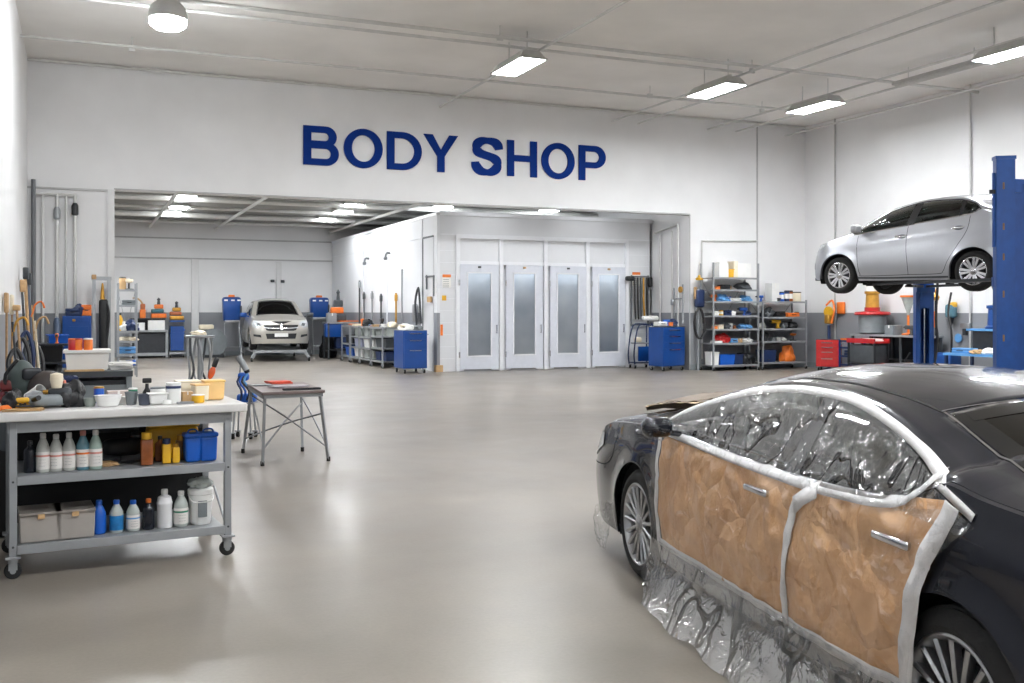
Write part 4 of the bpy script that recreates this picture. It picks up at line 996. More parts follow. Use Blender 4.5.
for s_ in (1,-1):
    c.patch([(.52*s_,.80),(.60*s_,.88),(.76*s_,.92),(.84*s_,.84),(.83*s_,.72),(.68*s_,.68)],'x',1,'headlight',hl_in,off=.008,grid=.05)
    c.patch([(.60*s_,.76),(.70*s_,.74),(.74*s_,.82),(.64*s_,.84)],'x',1,'headlight_bulb',dgrey,off=.014,grid=.05)
    c.patch([(.58*s_,.40),(.80*s_,.44),(.80*s_,.50),(.60*s_,.48)],'x',1,'fog_lamp',dark,off=.008,grid=.05)
    t=MB(); t.bbox((.85,s_*1.03,1.08),(.12,.22,.15),.05); t.bar((.87,s_*.86,1.03),(.87,s_*.95,1.06),.07,.04); o=t.build('mirror',blue if s_<0 else dgrey,mpv); o['label']='blue mirror' if s_<0 else 'dark mirror'
c.patch([(-.44,.62),(-.36,.60),(.36,.60),(.44,.62),(.52,.78),(-.52,.78)],'x',1,'grille',black,off=.008,grid=.05)
c.strip([(-.50,.70),(-.2,.68),(.2,.68),(.50,.70)],.03,'x',1,'grille_bar',chrome,off=.02); c.strip([(0,.62),(0,.82)],.07,'x',1,'badge',chrome,off=.03,sm=1)
c.patch([(-.42,.36),(.42,.36),(.46,.52),(-.46,.52)],'x',1,'lower_grille',black,off=.008,grid=.05)
c.patch([(-.20,.42),(.20,.42),(.20,.53),(-.20,.53)],'x',1,'number_plate',pvc,off=.02,grid=.1)
# wheeled stand
st=thing('vehicle_stand','grey wheeled frame carrying the beige car','stand',(bx,bY+2.2,0),-pi/2-R(4))
b=MB()
for s_ in (1,-1): b.box((0,s_*.80,.33),(4.1,.09,.09))
for x in (2.0,-2.0,.1): b.box((x,0,.33),(.09,1.7,.09))
b.build('frame',galv,st)
for x in (2.0,-2.0):
    for s_ in (1,-1):
        MB().bar((x,s_*.80,.3),(x+.05,s_*.92,.12),.08).build('leg',galv,st)
        w_=MB().cyl((x+.05,s_*.92-.03,.07),(x+.05,s_*.92+.03,.07),.07,n=16).build('caster',rubber,st)
# ------------------------------------------------------------------ the paint booth
bw=mat('booth_panel', sr(214,215,218), .38, .0, var=.03, scale=1.5); bf=mat('booth_door', sr(206,209,218), .35, var=.03); bfr=mat('booth_frame', sr(226,227,231), .35, var=.02)
bsd=wall_mat('booth_side_paint', sr(222,223,226), sr(132,135,141), DAD)
def frosted():
    m,n,l,p=nt('frosted_glass'); p.inputs['Base Color'].default_value=(.80,.86,.92,1); p.inputs['Roughness'].default_value=.22
    n.remove(p); out=n['Material Output']; tc=n.new('ShaderNodeTexCoord'); nz=n.new('ShaderNodeTexNoise'); nz.inputs['Scale'].default_value=.9; nz.inputs['Detail'].default_value=3; l.new(tc.outputs['Object'],nz.inputs[0])
    r=n.new('ShaderNodeValToRGB'); r.color_ramp.elements[0].position=.3; r.color_ramp.elements[0].color=(.46,.51,.57,1); r.color_ramp.elements[1].position=.7; r.color_ramp.elements[1].color=(.66,.69,.72,1); l.new(nz.outputs[0],r.inputs[0])
    tl=n.new('ShaderNodeBsdfTranslucent'); l.new(r.outputs[0],tl.inputs[0]); df=n.new('ShaderNodeBsdfDiffuse'); l.new(r.outputs[0],df.inputs[0]); gl=n.new('ShaderNodeBsdfGlossy'); gl.inputs['Roughness'].default_value=.25
    a=n.new('ShaderNodeMixShader'); a.inputs[0].default_value=.22; l.new(tl.outputs[0],a.inputs[1]); l.new(df.outputs[0],a.inputs[2]); b_=n.new('ShaderNodeMixShader'); b_.inputs[0].default_value=.12; l.new(a.outputs[0],b_.inputs[1]); l.new(gl.outputs[0],b_.inputs[2]); l.new(b_.outputs[0],out.inputs[0]); return m
fro=frosted()
bo=thing('paint_booth','white paint booth with four tall doors with frosted windows','paint booth',(XBO,YBO,0))
BXW=RX1-.02-XBO; BD=YB-.05-YBO
def lx(px): return XY(px,YBO)-XBO
def lz(px,py): return ZY(px,py,YBO)
PX=[457.5,500.5,545,587,626]; P=[lx(p) for p in PX]
zt0=(lz(458,237.7)+lz(626,241))/2; zd=(lz(458,264.7)+lz(620,267))/2
b=MB(); b.box((P[0]/2,.05,ZBO/2),(P[0],.1,ZBO)); b.build('corner_panel',bw,bo)
b=MB(); b.box(((P[4]+BXW)/2,.05,ZBO/2),(BXW-P[4],.1,ZBO)); b.build('end_panel',bw,bo)
b=MB(); b.box(((P[0]+P[4])/2,.05,(zt0+ZBO)/2),(P[4]-P[0],.1,ZBO-zt0)); b.build('header_panel',bw,bo)
b=MB(); b.box((BXW/2,-.01,zt0+.06),(BXW,.03,.03)).box((BXW/2,-.015,ZBO-.03),(BXW+.04,.05,.08)); 
b.build('top_trim',bfr,bo)
for xc,ww in (((BXW+P[4])/2,BXW-P[4]),(P[0]/2,P[0])):
    for z in lin(.35,3.3,10): MB().box((xc,-.002,z),(ww,.008,.012)).build('panel_seam',bfr,bo)
b=MB()
for p in P: b.box((p,-.02,zt0/2),(.11,.10,zt0))
b.box(((P[0]+P[4])/2,-.02,zt0),(P[4]-P[0]+.11,.09,.09)); b.box(((P[0]+P[4])/2,-.01,zd+.05),(P[4]-P[0],.07,.09)); [b.box(((lx(u)+lx(v))/2,.03,zd/2),(lx(v)-lx(u),.05,zd)) for u,v in ((457.5,464),(492,511),(536,554),(579,595.5),(619,626))]; b.box(((P[0]+P[4])/2,.03,zd-.02),(P[4]-P[0],.05,.2)); b.build('door_frame',bfr,bo)
b=MB(); b.box(((P[0]+P[4])/2,.04,(zd+zt0)/2),(P[4]-P[0],.05,zt0-zd)); b.build('transom_panel',bw,bo)
D=[(459,497.6,467,489.7),(505,541.6,513,533.6),(549,585,556.5,576.7),(591,624,597.8,616.8)]
for i,(a,b_,w0,w1) in enumerate(D):
    x0,x1,u0,u1=lx(a),lx(b_),lx(w0),lx(w1); za,zb_=.05,zd; wz0,wz1=lz((a+b_)/2,355.5-[0,1.5,2.5,4][i]),lz((a+b_)/2,273.5+[0,.5,1,1.5][i])
    t=MB()
    t.box(((x0+u0)/2,-.06,(za+zb_)/2),(u0-x0,.05,zb_-za)).box(((x1+u1)/2,-.06,(za+zb_)/2),(x1-u1,.05,zb_-za))
    t.box(((u0+u1)/2,-.06,(za+wz0)/2),(u1-u0,.05,wz0-za)).box(((u0+u1)/2,-.06,(zb_+wz1)/2),(u1-u0,.05,zb_-wz1))
    d_=t.build('door',bf,bo)
    MB().box(((u0+u1)/2,-.055,(wz0+wz1)/2),(u1-u0,.012,wz1-wz0)).build('window_pane',fro,d_)
    t=MB(); 
    for (c_,s_) in ((((u0+u1)/2,-.09,wz0-.015),(u1-u0+.07,.02,.035)),(((u0+u1)/2,-.09,wz1+.015),(u1-u0+.07,.02,.035)),((u0-.017,-.09,(wz0+wz1)/2),(.035,.02,wz1-wz0)),((u1+.017,-.09,(wz0+wz1)/2),(.035,.02,wz1-wz0))): t.box(c_,s_)
    t.build('window_bead',bfr,d_)
    t=MB()
    hx=x0 if i%2==0 else x0
    for z in (.45,zd-.5): t.cyl((hx-.02,-.10,z-.08),(hx-.02,-.10,z+.08),.022,n=8)
    t.build('hinge',chrome,d_)
    t=MB(); hz=1.15; t.bar((x1-.07,-.12,hz-.12),(x1-.07,-.12,hz+.12),.02).box((x1-.07,-.10,hz-.10),(.02,.05,.02)).box((x1-.07,-.10,hz+.10),(.02,.05,.02)); t.build('handle',chrome,d_)
    t=MB().bbox(((x0+x1)/2,-.09,(zd+wz1)/2+.05),(.09,.03,.05),.008).build('door_tag',tan if i%2 else dgrey,d_)
# side wall of the booth
b=MB(); b.box((-.04,BD/2,ZBO/2),(.08,BD,ZBO)); b.build('side_wall',bsd,bo)
b=MB(); 
for px in (366,390,425): 
    y=YX(px,XBO)-YBO; b.box((-.09,y,ZBO/2),(.03,.07,ZBO))
b.box((-.09,BD/2,3.72),(.02,BD,.03)).box((-.09,BD/2,ZBO-.04),(.04,BD,.08)); b.build('side_seams',bfr,bo)
y0=YX(426.5,XBO)-YBO; y1=YX(437,XBO)-YBO
b=MB(); b.box((-.095,(y0+y1)/2,1.85),(.02,y0-y1,3.7)); b.build('side_hatch',bw,bo); 
b=MB(); b.box((-.10,y0,1.85),(.03,.06,3.7)).box((-.10,(y0+y1)/2,3.7),(.03,y0-y1,.05)); b.build('hatch_frame',dgrey,bo)
b=MB(); b.box((-.05,-.03,.09),(.2,.16,.18)); b.build('corner_block',tan,bo)
MB().box((BXW/2,BD/2,ZBO+.02),(BXW,BD,.04)).build('roof',bw,bo)
MB().box((BXW-.05,BD/2,ZBO/2),(.06,BD,ZBO)).build('far_side_wall',bw,bo)
MB().box((BXW/2,3.4,ZBO/2),(BXW-.2,.06,ZBO-.1)).build('inner_wall',mat('booth_inside',sr(120,132,150),.6),bo)
bl=mat('booth_lamp_glow',(1,1,1),.4,emit=(.92,.97,1),es=LAMP*.17)
for i in range(4):
    MB().box(((P[i]+P[i+1])/2,.26,2.86),(1.1,.14,.06)).build('inside_lamp',bl,bo)
def notice(name,label,x,z,w,h,loc=None,rz=0,head=orange):
    t=thing(name,label,'notice',loc or (XBO+x,YBO-.012,z),rz); MB().box((0,0,0),(w,.012,h)).build('sheet',paperw,t); MB().box((0,-.008,h/2-.04),(w,.01,.08)).build('heading',head,t)
    b=MB(); 
    for k in range(5): b.box((-.02,-.0075,h/2-.14-k*h*.14),(w*.7,.004,.012))
    b.build('text_lines',greyp,t); return t
notice('wall_notice','paper notice with an orange heading left of the booth doors',lx(446.5),lz(446,281),.24,.36)
notice('wall_notice','paper notice with an orange heading right of the booth doors',lx(636),lz(636,279),.27,.40)
tag(MB().box((lx(444)+XBO,YBO-.012,lz(444,298)),(.12,.01,.14)).build('wall_sticker',yellow),'small yellow sticker under the left notice of the booth','sticker')
tag(MB().box((lx(441.5)+XBO,YBO-.012,lz(444,330)),(.07,.01,.3)).build('wall_sticker',orange),'narrow orange sticker low on the booth corner','sticker')
y=YX(431.5,XBO-.1); t=thing('wall_bracket','grey bent wall bracket on the booth side next to the corner','bracket',(XBO-.12,y,2.35)); b=MB(); b.tube([(-.03,.35,.25),(-.03,-.3,.25),(-.03,-.33,.2),(-.03,-.33,-.3)],.025); b.box((-.01,.35,.1),(.03,.06,.4)); b.build('rail',dull:=MC['dull_pipe'],t); MB().bbox((-.04,0,-.38),(.06,.3,.16),.02).build('clip',tan,t)
# ------------------------------------------------------------------ furniture makers
ORD=['first','second','third','fourth','fifth','sixth','seventh','eighth','ninth','tenth']
def caster(par,x,y,r=.05,z=0,m=None):
    w=MB().cyl((x-.018,y,z+r),(x+.018,y,z+r),r,n=18).build('caster',rubber,par)
    MB().box((x,y,z+2*r+.012),(.07,.07,.012)).box((x-.027,y,z+r*1.5),(.006,.04,r*1.4)).box((x+.027,y,z+r*1.5),(.006,.04,r*1.4)).build('fork',m or galv,w)
def cabinet(label,loc,rz,w,d,h,m,drawers,name='tool_cabinet',cat='tool cabinet',door=None,rail=True,top=None):
    t=thing(name,label,cat,loc,rz); z0=.13
    MB().box((0,0,(z0+h)/2),(w,d,h-z0)).build('body',m,t,bevel=.008)
    n=len(drawers); z=h-.04; H=h-z0-.06; tot=sum(drawers)
    for k,q in enumerate(drawers):
        dh=H*q/tot; dr=MB().box((0,-d/2-.008,z-dh/2),(w-.05,.018,dh-.015)).build('drawer',m,t,bevel=.003)
        MB().box((0,-d/2-.03,z-.035),(w*.5,.022,.018)).build('handle',chrome,dr); z-=dh
    MB().box((0,0,h+.008),(w-.01,d-.01,.016)).build('top_mat',top or black,t)
    if rail: MB().tube([(w/2,-d/2+.08,h-.12),(w/2+.06,-d/2+.08,h-.10),(w/2+.06,d/2-.08,h-.10),(w/2,d/2-.08,h-.12)],.012,smooth=1).build('push_handle',chrome,t)
    for sx in (-1,1):
        for sy in (-1,1): caster(t,sx*(w/2-.06),sy*(d/2-.06),.05)
    return t
def local(t,x,y,z):
    c_,s_=cos(t.rotation_euler.z),sin(t.rotation_euler.z); return (t.location.x+c_*x-s_*y,t.location.y+s_*x+c_*y,t.location.z+z)
def rack(label,loc,rz,w,d,zs,h,mp=None,ms=None,casters=True,name='shelving_rack',cat='shelving rack',solid=.03):
    t=thing(name,label,cat,loc,rz); mp=mp or galv; ms=ms or galv
    for sx in (-1,1):
        for sy in (-1,1): MB().box((sx*w/2,sy*d/2,(h+.1)/2),(.04,.04,h-.1)).build('post',mp,t)
    for z in zs:
        MB().box((0,0,z-solid/2),(w-.03,d-.02,solid)).box((0,-d/2,z-.02),(w,.03,.05)).build('shelf',ms,t)
    b=MB(); b.bar((-w/2,d/2,zs[-1]),(w/2,d/2,zs[0]),.012).bar((w/2,d/2,zs[-1]),(-w/2,d/2,zs[0]),.012); b.build('cross_brace',mp,t)
    if casters:
        for sx in (-1,1):
            for sy in (-1,1): caster(t,sx*w/2,sy*d/2,.04)
    return t
def item(kind,m,s,loc,rz,label,cat=None,group=None,m2=None):
    """one loose thing, s = (w, d, h), standing on loc"""
    w,d,h=s; m2=m2 or black
    K={'bin':('plastic_bin','bin'),'can':('paint_can','can'),'bottle':('bottle','bottle'),'box':('carton','box'),'bag':('rag','rag'),'drill':('power_tool','power tool'),'roll':('tape_roll','tape roll'),'cloth':('folded_cloth','cloth'),'tub':('plastic_tub','tub'),'hose':('hose_coil','hose'),'case':('tool_case','case'),'tray':('metal_tray','tray'),'sheet':('paper_stack','papers'),'jar':('jar','jar'),'lamp':('work_lamp','work lamp'),'cup':('mixing_cup','cup')}
    nm,ct=K[kind]; t=thing(nm,label,cat or ct,loc,rz,group)
    if kind=='bin':
        b=MB(); th=.008
        for q in (1,):
            o=[(-w*.45,-d*.45,0),(w*.45,-d*.45,0),(w*.45,d*.45,0),(-w*.45,d*.45,0),(-w/2,-d/2,h),(w/2,-d/2,h),(w/2,d/2,h),(-w/2,d/2,h)]
            i_=[(x*.93,y*.93,max(z,.01)) for x,y,z in o]
            b._add(o+i_,[(0,3,2,1),(0,1,5,4),(1,2,6,5),(2,3,7,6),(3,0,4,7),(8,9,10,11),(8,12,13,9),(9,13,14,10),(10,14,15,11),(11,15,12,8),(4,5,13,12),(5,6,14,13),(6,7,15,14),(7,4,12,15)])
        b.build('shell',m,t); b=MB(); b.box((0,-d/2-.006,h-.012),(w+.02,.014,.022)).box((0,d/2+.006,h-.012),(w+.02,.014,.022)).box((-w/2-.006,0,h-.012),(.014,d,.022)).box((w/2+.006,0,h-.012),(.014,d,.022)); b.build('rim',m,t)
    elif kind in('can','tub','jar','cup'):
        r=w/2
        if kind=='cup': MB().lathe([(0,0),(r*.78,0),(r,h),(r*1.06,h),(r*1.06,h-.008),(r*.95,h-.004),(r*.74,.01),(0,.01)],n=22,cap=False).build('cup_body',m,t); b=MB().lathe([(0,h*.5),(r*.86,h*.5)],n=20,cap=False); b.build('paint_fill',m2,t)
        else:
            MB().lathe([(0,0),(r*.96,0),(r,.01),(r,h*.9),(r*.97,h*.92),(0,h*.92)],n=22,cap=False).build('can_body',m,t)
            MB().lathe([(0,h),(r*.85,h),(r*.9,h*.97),(r*1.03,h*.97),(r*1.03,h*.9),(r*.98,h*.88)],n=22,cap=False).build('lid',m2,t)
            if kind!='jar': MB().lathe([(r*1.005,h*.25),(r*1.012,h*.25),(r*1.012,h*.7),(r*1.005,h*.7)],n=22,cap=False).build('label_band',paperw if m is not paperw else m2,t)
    elif kind=='bottle':
        r=w/2; MB().lathe([(0,0),(r*.9,0),(r,.015),(r,h*.55),(r*.93,h*.64),(r*.5,h*.82),(r*.34,h*.86),(r*.34,h*.9)],n=20).build('bottle_body',m,t)
        MB().lathe([(r*.42,h*.88),(r*.42,h*.99),(r*.36,h),(0,h)],n=16).build('cap',m2,t)
    elif kind=='box':
        MB().box((0,0,h/2),(w,d,h)).build('carton_body',m,t,bevel=.003); MB().box((0,0,h+.001),(w*1.002,d*.12,.003)).box((0,-d/2-.001,h*.85),(w*.12,.002,h*.3)).build('tape_strip',m2 if m2 is not black else paperw,t)
    elif kind in('bag','cloth'):
        b=MB(); t_=bmesh.new(); bmesh.ops.create_icosphere(t_,subdivisions=4,radius=1); sd=random.random()*50
        for v in t_.verts:
            k=1+.38*NZ.noise(v.co*1.6+Vector((sd,0,0)))+.2*abs(NZ.noise(v.co*4+Vector((0,sd,0))))
            z=v.co.z*k; v.co=Vector((v.co.x*k*w*.5,v.co.y*k*d*.5,max(0,(z+.55)*h*.62)))
        b._bm(t_,None,True); b.build('fabric',m,t)
    elif kind=='drill':
        b=MB(); b.bbox((0,0,h*.75),(w,d*.5,h*.4),.02); b.bbox((w*.18,0,h*.33),(w*.28,d*.36,h*.6),.02,ry=.15); b.bbox((w*.2,0,h*.07),(w*.45,d*.55,h*.14),.015); b.build('housing',m,t); MB().cyl((-w*.5,0,h*.76),(-w*.72,0,h*.76),h*.13,h*.07).build('chuck',m2,t)
    elif kind=='roll':
        MB().lathe([(w*.24,0),(w*.5,0),(w*.5,h),(w*.24,h),(w*.24,0)],n=26,cap=False).build('roll_body',m,t)
    elif kind=='hose':
        pts=[]; 
        for k in range(61): a=2*pi*k/15; pts.append((cos(a)*w*.42*(1-.03*sin(a*3)),sin(a)*d*.42,.02+h*k/61))
        MB().tube(pts,.016,n=6,smooth=1).build('coil',m,t)
    elif kind=='case':
        MB().bbox((0,0,h*.28),(w,d,h*.54),.015).build('case_base',m,t); MB().bbox((0,0,h*.78),(w*.99,d*.99,h*.44),.02).build('case_lid',m,t); MB().tube([(-w*.15,-d/2,h*.5),(-w*.13,-d/2-.035,h*.5),(w*.13,-d/2-.035,h*.5),(w*.15,-d/2,h*.5)],.009,smooth=1).build('handle',m2,t)
    elif kind in('tray','sheet'):
        b=MB()
        if kind=='sheet':
            for k in range(4): b.box((random.uniform(-.02,.02),random.uniform(-.02,.02),h*(k+.5)/4),(w,d,h/4.2),rz=random.uniform(-.15,.15))
        else: b.box((0,0,.004),(w,d,.008)).box((0,-d/2,h/2),(w,.008,h)).box((0,d/2,h/2),(w,.008,h)).box((-w/2,0,h/2),(.008,d,h)).box((w/2,0,h/2),(.008,d,h))
        b.build('pan' if kind=='tray' else 'sheets',m,t)
    elif kind=='lamp':
        MB().lathe([(0,0),(w*.5,0),(w*.5,.02),(w*.1,.03),(w*.08,h*.6),(0,h*.6)],n=18).build('stand',m2,t); MB().lathe([(.01,0),(w*.42,h*.12),(w*.45,h*.35),(0,h*.42)],(0,0,h*.58),n=18).build('lamp_head',m,t)
    return t
CNM={}
for k_,m_ in dict(white=pvc,cream=cream,black=black,grey=greyp,charcoal=dgrey,red=red,orange=orange,yellow=yellow,blue=bluep,navy=navy,green=green,brown=amber,tan=tan).items(): CNM[k_]=m_
CNM['light blue']=skyb
KW={'bin':'plastic bin','can':'paint can','bottle':'bottle','box':'carton','bag':'crumpled rag','drill':'power tool','roll':'tape roll','cloth':'cloth bundle','tub':'tub','hose':'hose coil','case':'tool case','tray':'tray','sheet':'stack of papers','jar':'jar','lamp':'work lamp','cup':'mixing cup'}
def stock(rk,w,d,shelves,place,group=None):
    """shelves: list of (z, shelf name, [(kind, colour, x fraction, w, d, h), ...])"""
    for z,sn,its in shelves:
        seen={}
        for it in its: seen[(it[0],it[1])]=seen.get((it[0],it[1]),0)+1
        cnt={}
        for it in its:
            kind,colr,fx,iw,idp,ih=it[:6]; k=(kind,colr); cnt[k]=cnt.get(k,0)+1
            lab=f"{colr} {KW[kind]} on the {sn} of {place}"
            if seen[k]>1: lab=f"{ORD[cnt[k]-1]} {colr} {KW[kind]} from the left on the {sn} of {place}"
            item(kind,CNM[colr],(iw,idp,ih),local(rk,(fx-.5)*w,it[6] if len(it)>6 else -.02,z+.001),rk.rotation_euler.z+random.uniform(-.12,.12),lab,m2=CNM[it[7]] if len(it)>7 else None)
# ------------------------------------------------------------------ right part of the sign wall
YRK=YM-.42; xa0,xa1=XY(707,YRK),XY(751.5,YRK); wA=xa1-xa0; dA=.62
zsA=[max(.16,ZY(735,y,YRK-.3)) for y in (277.6,289.6,301.4,315.6,329,343,365)]
ra=rack('tall grey wheeled shelving rack with seven shelves right of the booth recess',((xa0+xa1)/2,YRK,0),0,wA,dA,zsA,ZY(735,263,YRK-.3))
sh=['top shelf','second shelf','third shelf','fourth shelf','fifth shelf','sixth shelf','bottom shelf']
PA='the tall seven-shelf rack'
stock(ra,wA,dA,[(zsA[0],sh[0],[('box','white',.30,.30,.3,.42),('bin','yellow',.46,.2,.3,.24),('box','cream',.56,.14,.3,.46),('box','white',.76,.42,.35,.40),('can','orange',.93,.11,.11,.14)]),
 (zsA[1],sh[1],[('roll','orange',.22,.16,.16,.09),('case','black',.36,.30,.25,.14),('jar','tan',.5,.09,.09,.12),('bag','charcoal',.80,.46,.3,.20)]),
 (zsA[2],sh[2],[('drill','orange',.14,.2,.12,.2),('bag','light blue',.30,.38,.3,.2),('box','blue',.42,.16,.2,.14),('sheet','white',.58,.34,.28,.10),('cloth','light blue',.84,.40,.3,.18)]),
 (zsA[3],sh[3],[('tub','white',.18,.18,.18,.15),('can','yellow',.30,.13,.13,.16),('case','navy',.42,.22,.22,.15),('box','white',.53,.16,.2,.13),('drill','blue',.80,.26,.15,.24),('bag','navy',.90,.2,.2,.12)]),
 (zsA[4],sh[4],[('roll','orange',.16,.16,.16,.08),('box','cream',.26,.16,.2,.12),('bag','charcoal',.40,.26,.3,.16),('cup','white',.52,.12,.12,.16),('jar','brown',.60,.1,.1,.11),('cloth','light blue',.84,.44,.3,.14)]),
 (zsA[5],sh[5],[('tray','white',.20,.22,.25,.06),('bag','red',.33,.42,.3,.26),('case','light blue',.54,.28,.24,.12),('box','tan',.68,.16,.2,.12),('cloth','white',.86,.34,.3,.14)]),
 (zsA[6],sh[6],[('bin','white',.10,.26,.34,.36),('bin','blue',.37,.50,.34,.28),('bin','navy',.62,.28,.34,.28),('bag','black',.84,.50,.34,.34)])],PA)
xb0,xb1=XY(756,YRK),XY(799,YRK); wB=xb1-xb0
zsB=[max(.16,ZY(786,y,YRK-.3)) for y in (301.5,317,328.5,341,362)]
rb=rack('lower wheeled rack with orange-topped posts against the corner of the sign wall',((xb0+xb1)/2,YRK,0),0,wB,dA,zsB,ZY(786,300,YRK-.3),ms=galv)
PB='the lower rack in the corner'
stock(rb,wB,dA,[(zsB[0],'top shelf',[('drill','blue',.08,.2,.14,.18),('box','white',.36,.26,.3,.52),('bin','charcoal',.42,.05,.1,.1,-.2),('can','blue',.58,.15,.15,.28),('can','navy',.70,.15,.15,.32),('can','brown',.79,.13,.13,.32),('jar','cream',.93,.26,.2,.28)]),
 (zsB[1],'second shelf',[('bag','charcoal',.25,.4,.3,.26),('case','black',.5,.3,.3,.16),('case','orange',.78,.46,.3,.12),('tub','yellow',.93,.14,.14,.14)]),
 (zsB[2],'third shelf',[('bag','white',.12,.24,.2,.16),('drill','yellow',.45,.3,.16,.26),('bag','grey',.62,.2,.2,.18),('bag','black',.80,.34,.3,.20)]),
 (zsB[3],'fourth shelf',[('bag','black',.16,.26,.3,.3),('box','grey',.36,.14,.14,.09),('tub','white',.50,.13,.13,.12),('bag','white',.62,.16,.14,.1),('lamp','orange',.85,.2,.2,.22)]),
 (zsB[4],'bottom shelf',[('bin','navy',.22,.44,.36,.34),('case','navy',.20,.34,.3,.14,.0),('cloth','orange',.72,.44,.3,.46)])],PB)
b=MB(); b.cyl((XY(702,YM-.05),YM-.05,ZY(702,241,YM)),(XY(757,YM-.05),YM-.05,ZY(757,241,YM)),.02,n=8).cyl((XY(702,YM-.05),YM-.05,ZY(702,241,YM)),(XY(702,YM-.05),YM-.05,.3),.018,n=8); tag(b.build('wall_pipe',pipe_m),'thin pipe bent into a frame above the tall seven-shelf rack','pipe')
# hose reel on the pillar
x=XY(697,YM-.1); t=thing('air_hose_post','grey air hose post with a blue filter on the pillar left of the tall rack','hose post',(x,YM-.16,0))
MB().cyl((0,0,0),(0,0,2.3),.035,n=10).box((0,.05,1.6),(.1,.10,.3)).build('post',galv,t); MB().bbox((0,-.06,2.0),(.26,.18,.5),.05).build('filter_unit',navy,t)
pts=[(.16*cos(a)-.08,-.12-.01*a,1.3+.42*sin(a)) for a in lin(0,4*pi,30)]; MB().tube(pts,.018,smooth=1).build('hose',hose_m,t)
MB().lathe([(0,0),(.09,.01),(.11,.05),(.03,.09),(.03,.14),(0,.15)],(0,-.05,2.5),n=12).build('cap',yellow,t); MB().bbox((-.12,-.04,2.15),(.06,.1,.34),.02).build('gauge_board',wood,t)
# blue cabinet and trolley in the recess right of the booth
def onfloor(px,py): 
    g=G(px,py); return (g[0],g[1],0)
tc_=cabinet('blue tool cabinet in the recess right of the booth doors',(14.98,24.15,0),R(14),.86,.56,1.2,blue,[1,1,1,2.6])
stock(tc_,.95,.6,[(1.236,'top',[('case','white',.22,.36,.2,.12),('drill','blue',.45,.28,.14,.18),('bag','navy',.72,.28,.24,.18),('roll','orange',.62,.18,.18,.1)])],'the blue cabinet right of the booth doors')
t=thing('tool_trolley','blue tube-framed trolley beside the booth doors holding a white sheet','trolley',(XY(641,25.4),25.4,0),R(-8))
b=MB()
for y in (-.22,.22): b.tube([(-.28,y,.12),(-.30,y,.5),(-.16,y,1.22),(.20,y,1.24),(.26,y,1.2),(.26,y,.12)],.022,smooth=4)
b.build('frame',navy,t); MB().box((-.01,0,.16),(.52,.44,.03)).build('shelf',navy,t); MB().box((0,0,.72),(.46,.42,.03)).build('shelf',galv,t); MB().box((.02,-.18,.42),(.36,.06,.42)).build('bin_front',blue,t)
for sx in (-.26,.24): caster(t,sx,-.2,.045); caster(t,sx,.2,.045)
MB().bbox((.22,-.30,.62),(.13,.03,1.18),.01).build('white_board',pvc,t); MB().bbox((-.1,0,.82),(.2,.16,.14),.04).build('sponge',cream,t); MB().bbox((.28,0,1.44),(.5,.16,.14),.05).build('roll_top',pvc,t)
t=thing('hose_rack','dark hose rack with hanging hoses on the wall right of the booth doors','hose rack',(XY(640,YBO-.15),YBO-.14,0))
b=MB(); b.box((-.28,0,1.95),(.03,.05,1.5)).box((.28,0,1.95),(.03,.05,1.5)).box((0,0,2.66),(.6,.05,.05)).box((0,0,1.25),(.6,.05,.05)); b.build('rack_frame',dull,t)
for k in range(5): x=-.2+k*.1; MB().tube([(x,-.05,2.62),(x-.03,-.10,2.4),(x,-.06,1.9),(x+.02,-.07,1.4)],.028,n=7).build('hose',[hose_m,black,dgrey,brass,black][k],t)
MB().bbox((-.38,-.08,2.6),(.26,.16,.14),.05).build('spray_head',black,t); MB().bbox((.3,-.08,2.5),(.14,.14,.3),.05).build('spray_head',black,t)
t=thing('wall_valves','grey pipe valves on the recess side wall above the blue cabinet','valve',(RX1-.12,YX(679,RX1-.12),1.9)); b=MB(); b.cyl((0,-.2,-.6),(0,-.2,.5),.03,n=8).cyl((0,.25,-.4),(0,.25,.4),.025,n=8).cyl((0,-.2,.1),(0,.25,.1),.025,n=8); b.build('pipes',galv,t); MB().lathe([(0,0),(.09,.0),(.09,.04),(0,.05)],(-.06,-.2,.35),n=14,M=Matrix.Rotation(-pi/2,4,'Y')).build('hand_wheel',brass,t); MB().bbox((-.05,.25,0),(.1,.12,.18),.03).build('regulator',steel,t)
# ------------------------------------------------------------------ along the right wall
def WR(px,off): return (XR-off,YX(px,XR-off),0)
rzR=-pi/2
rc=cabinet('small red tool cabinet near the right wall beside the corner rack',WR(829,.75),R(-52),.6,.46,.86,red,[1,1,1.4,1.8])
t=thing('grinder_stand','yellow and blue pedestal grinder behind the small red cabinet','grinder',WR(829,.30)); MB().lathe([(.16,0),(.16,.02),(.05,.06),(.045,1.25),(0,1.26)],n=14).build('pedestal',navy,t); MB().lathe([(.0,0),(.16,0),(.16,.06),(0,.06)],(-.05,0,1.62),n=20,M=Matrix.Rotation(pi/2,4,'Y')).build('wheel_guard',yellow,t); MB().bbox((0,0,1.42),(.2,.2,.26),.04).build('motor',brass,t); MB().tube([(0,-.1,1.3),(.05,-.16,1.7),(.1,0,1.95),(-.02,.1,1.8)],.03).build('guard_arm',orange,t)
tag(MB().bbox((XR-.06,YX(841,XR-.06),ZY(841,308,YX(841,XR))),(.08,.3,.34),.05).build('wall_pad',orange),'orange pad hung on the right wall above the red cabinet','pad')
bl_=rack('low blue open rack between the red cabinet and the steel bench',WR(852,.5),rzR,.5,.42,[.22,.45,.68,.86],.88,mp=blue,ms=navy)
stock(bl_,.5,.42,[(.86,'top',[('tray','orange',.4,.4,.3,.05)]),(.45,'middle shelf',[('case','navy',.5,.3,.25,.14)])],'the low blue open rack')
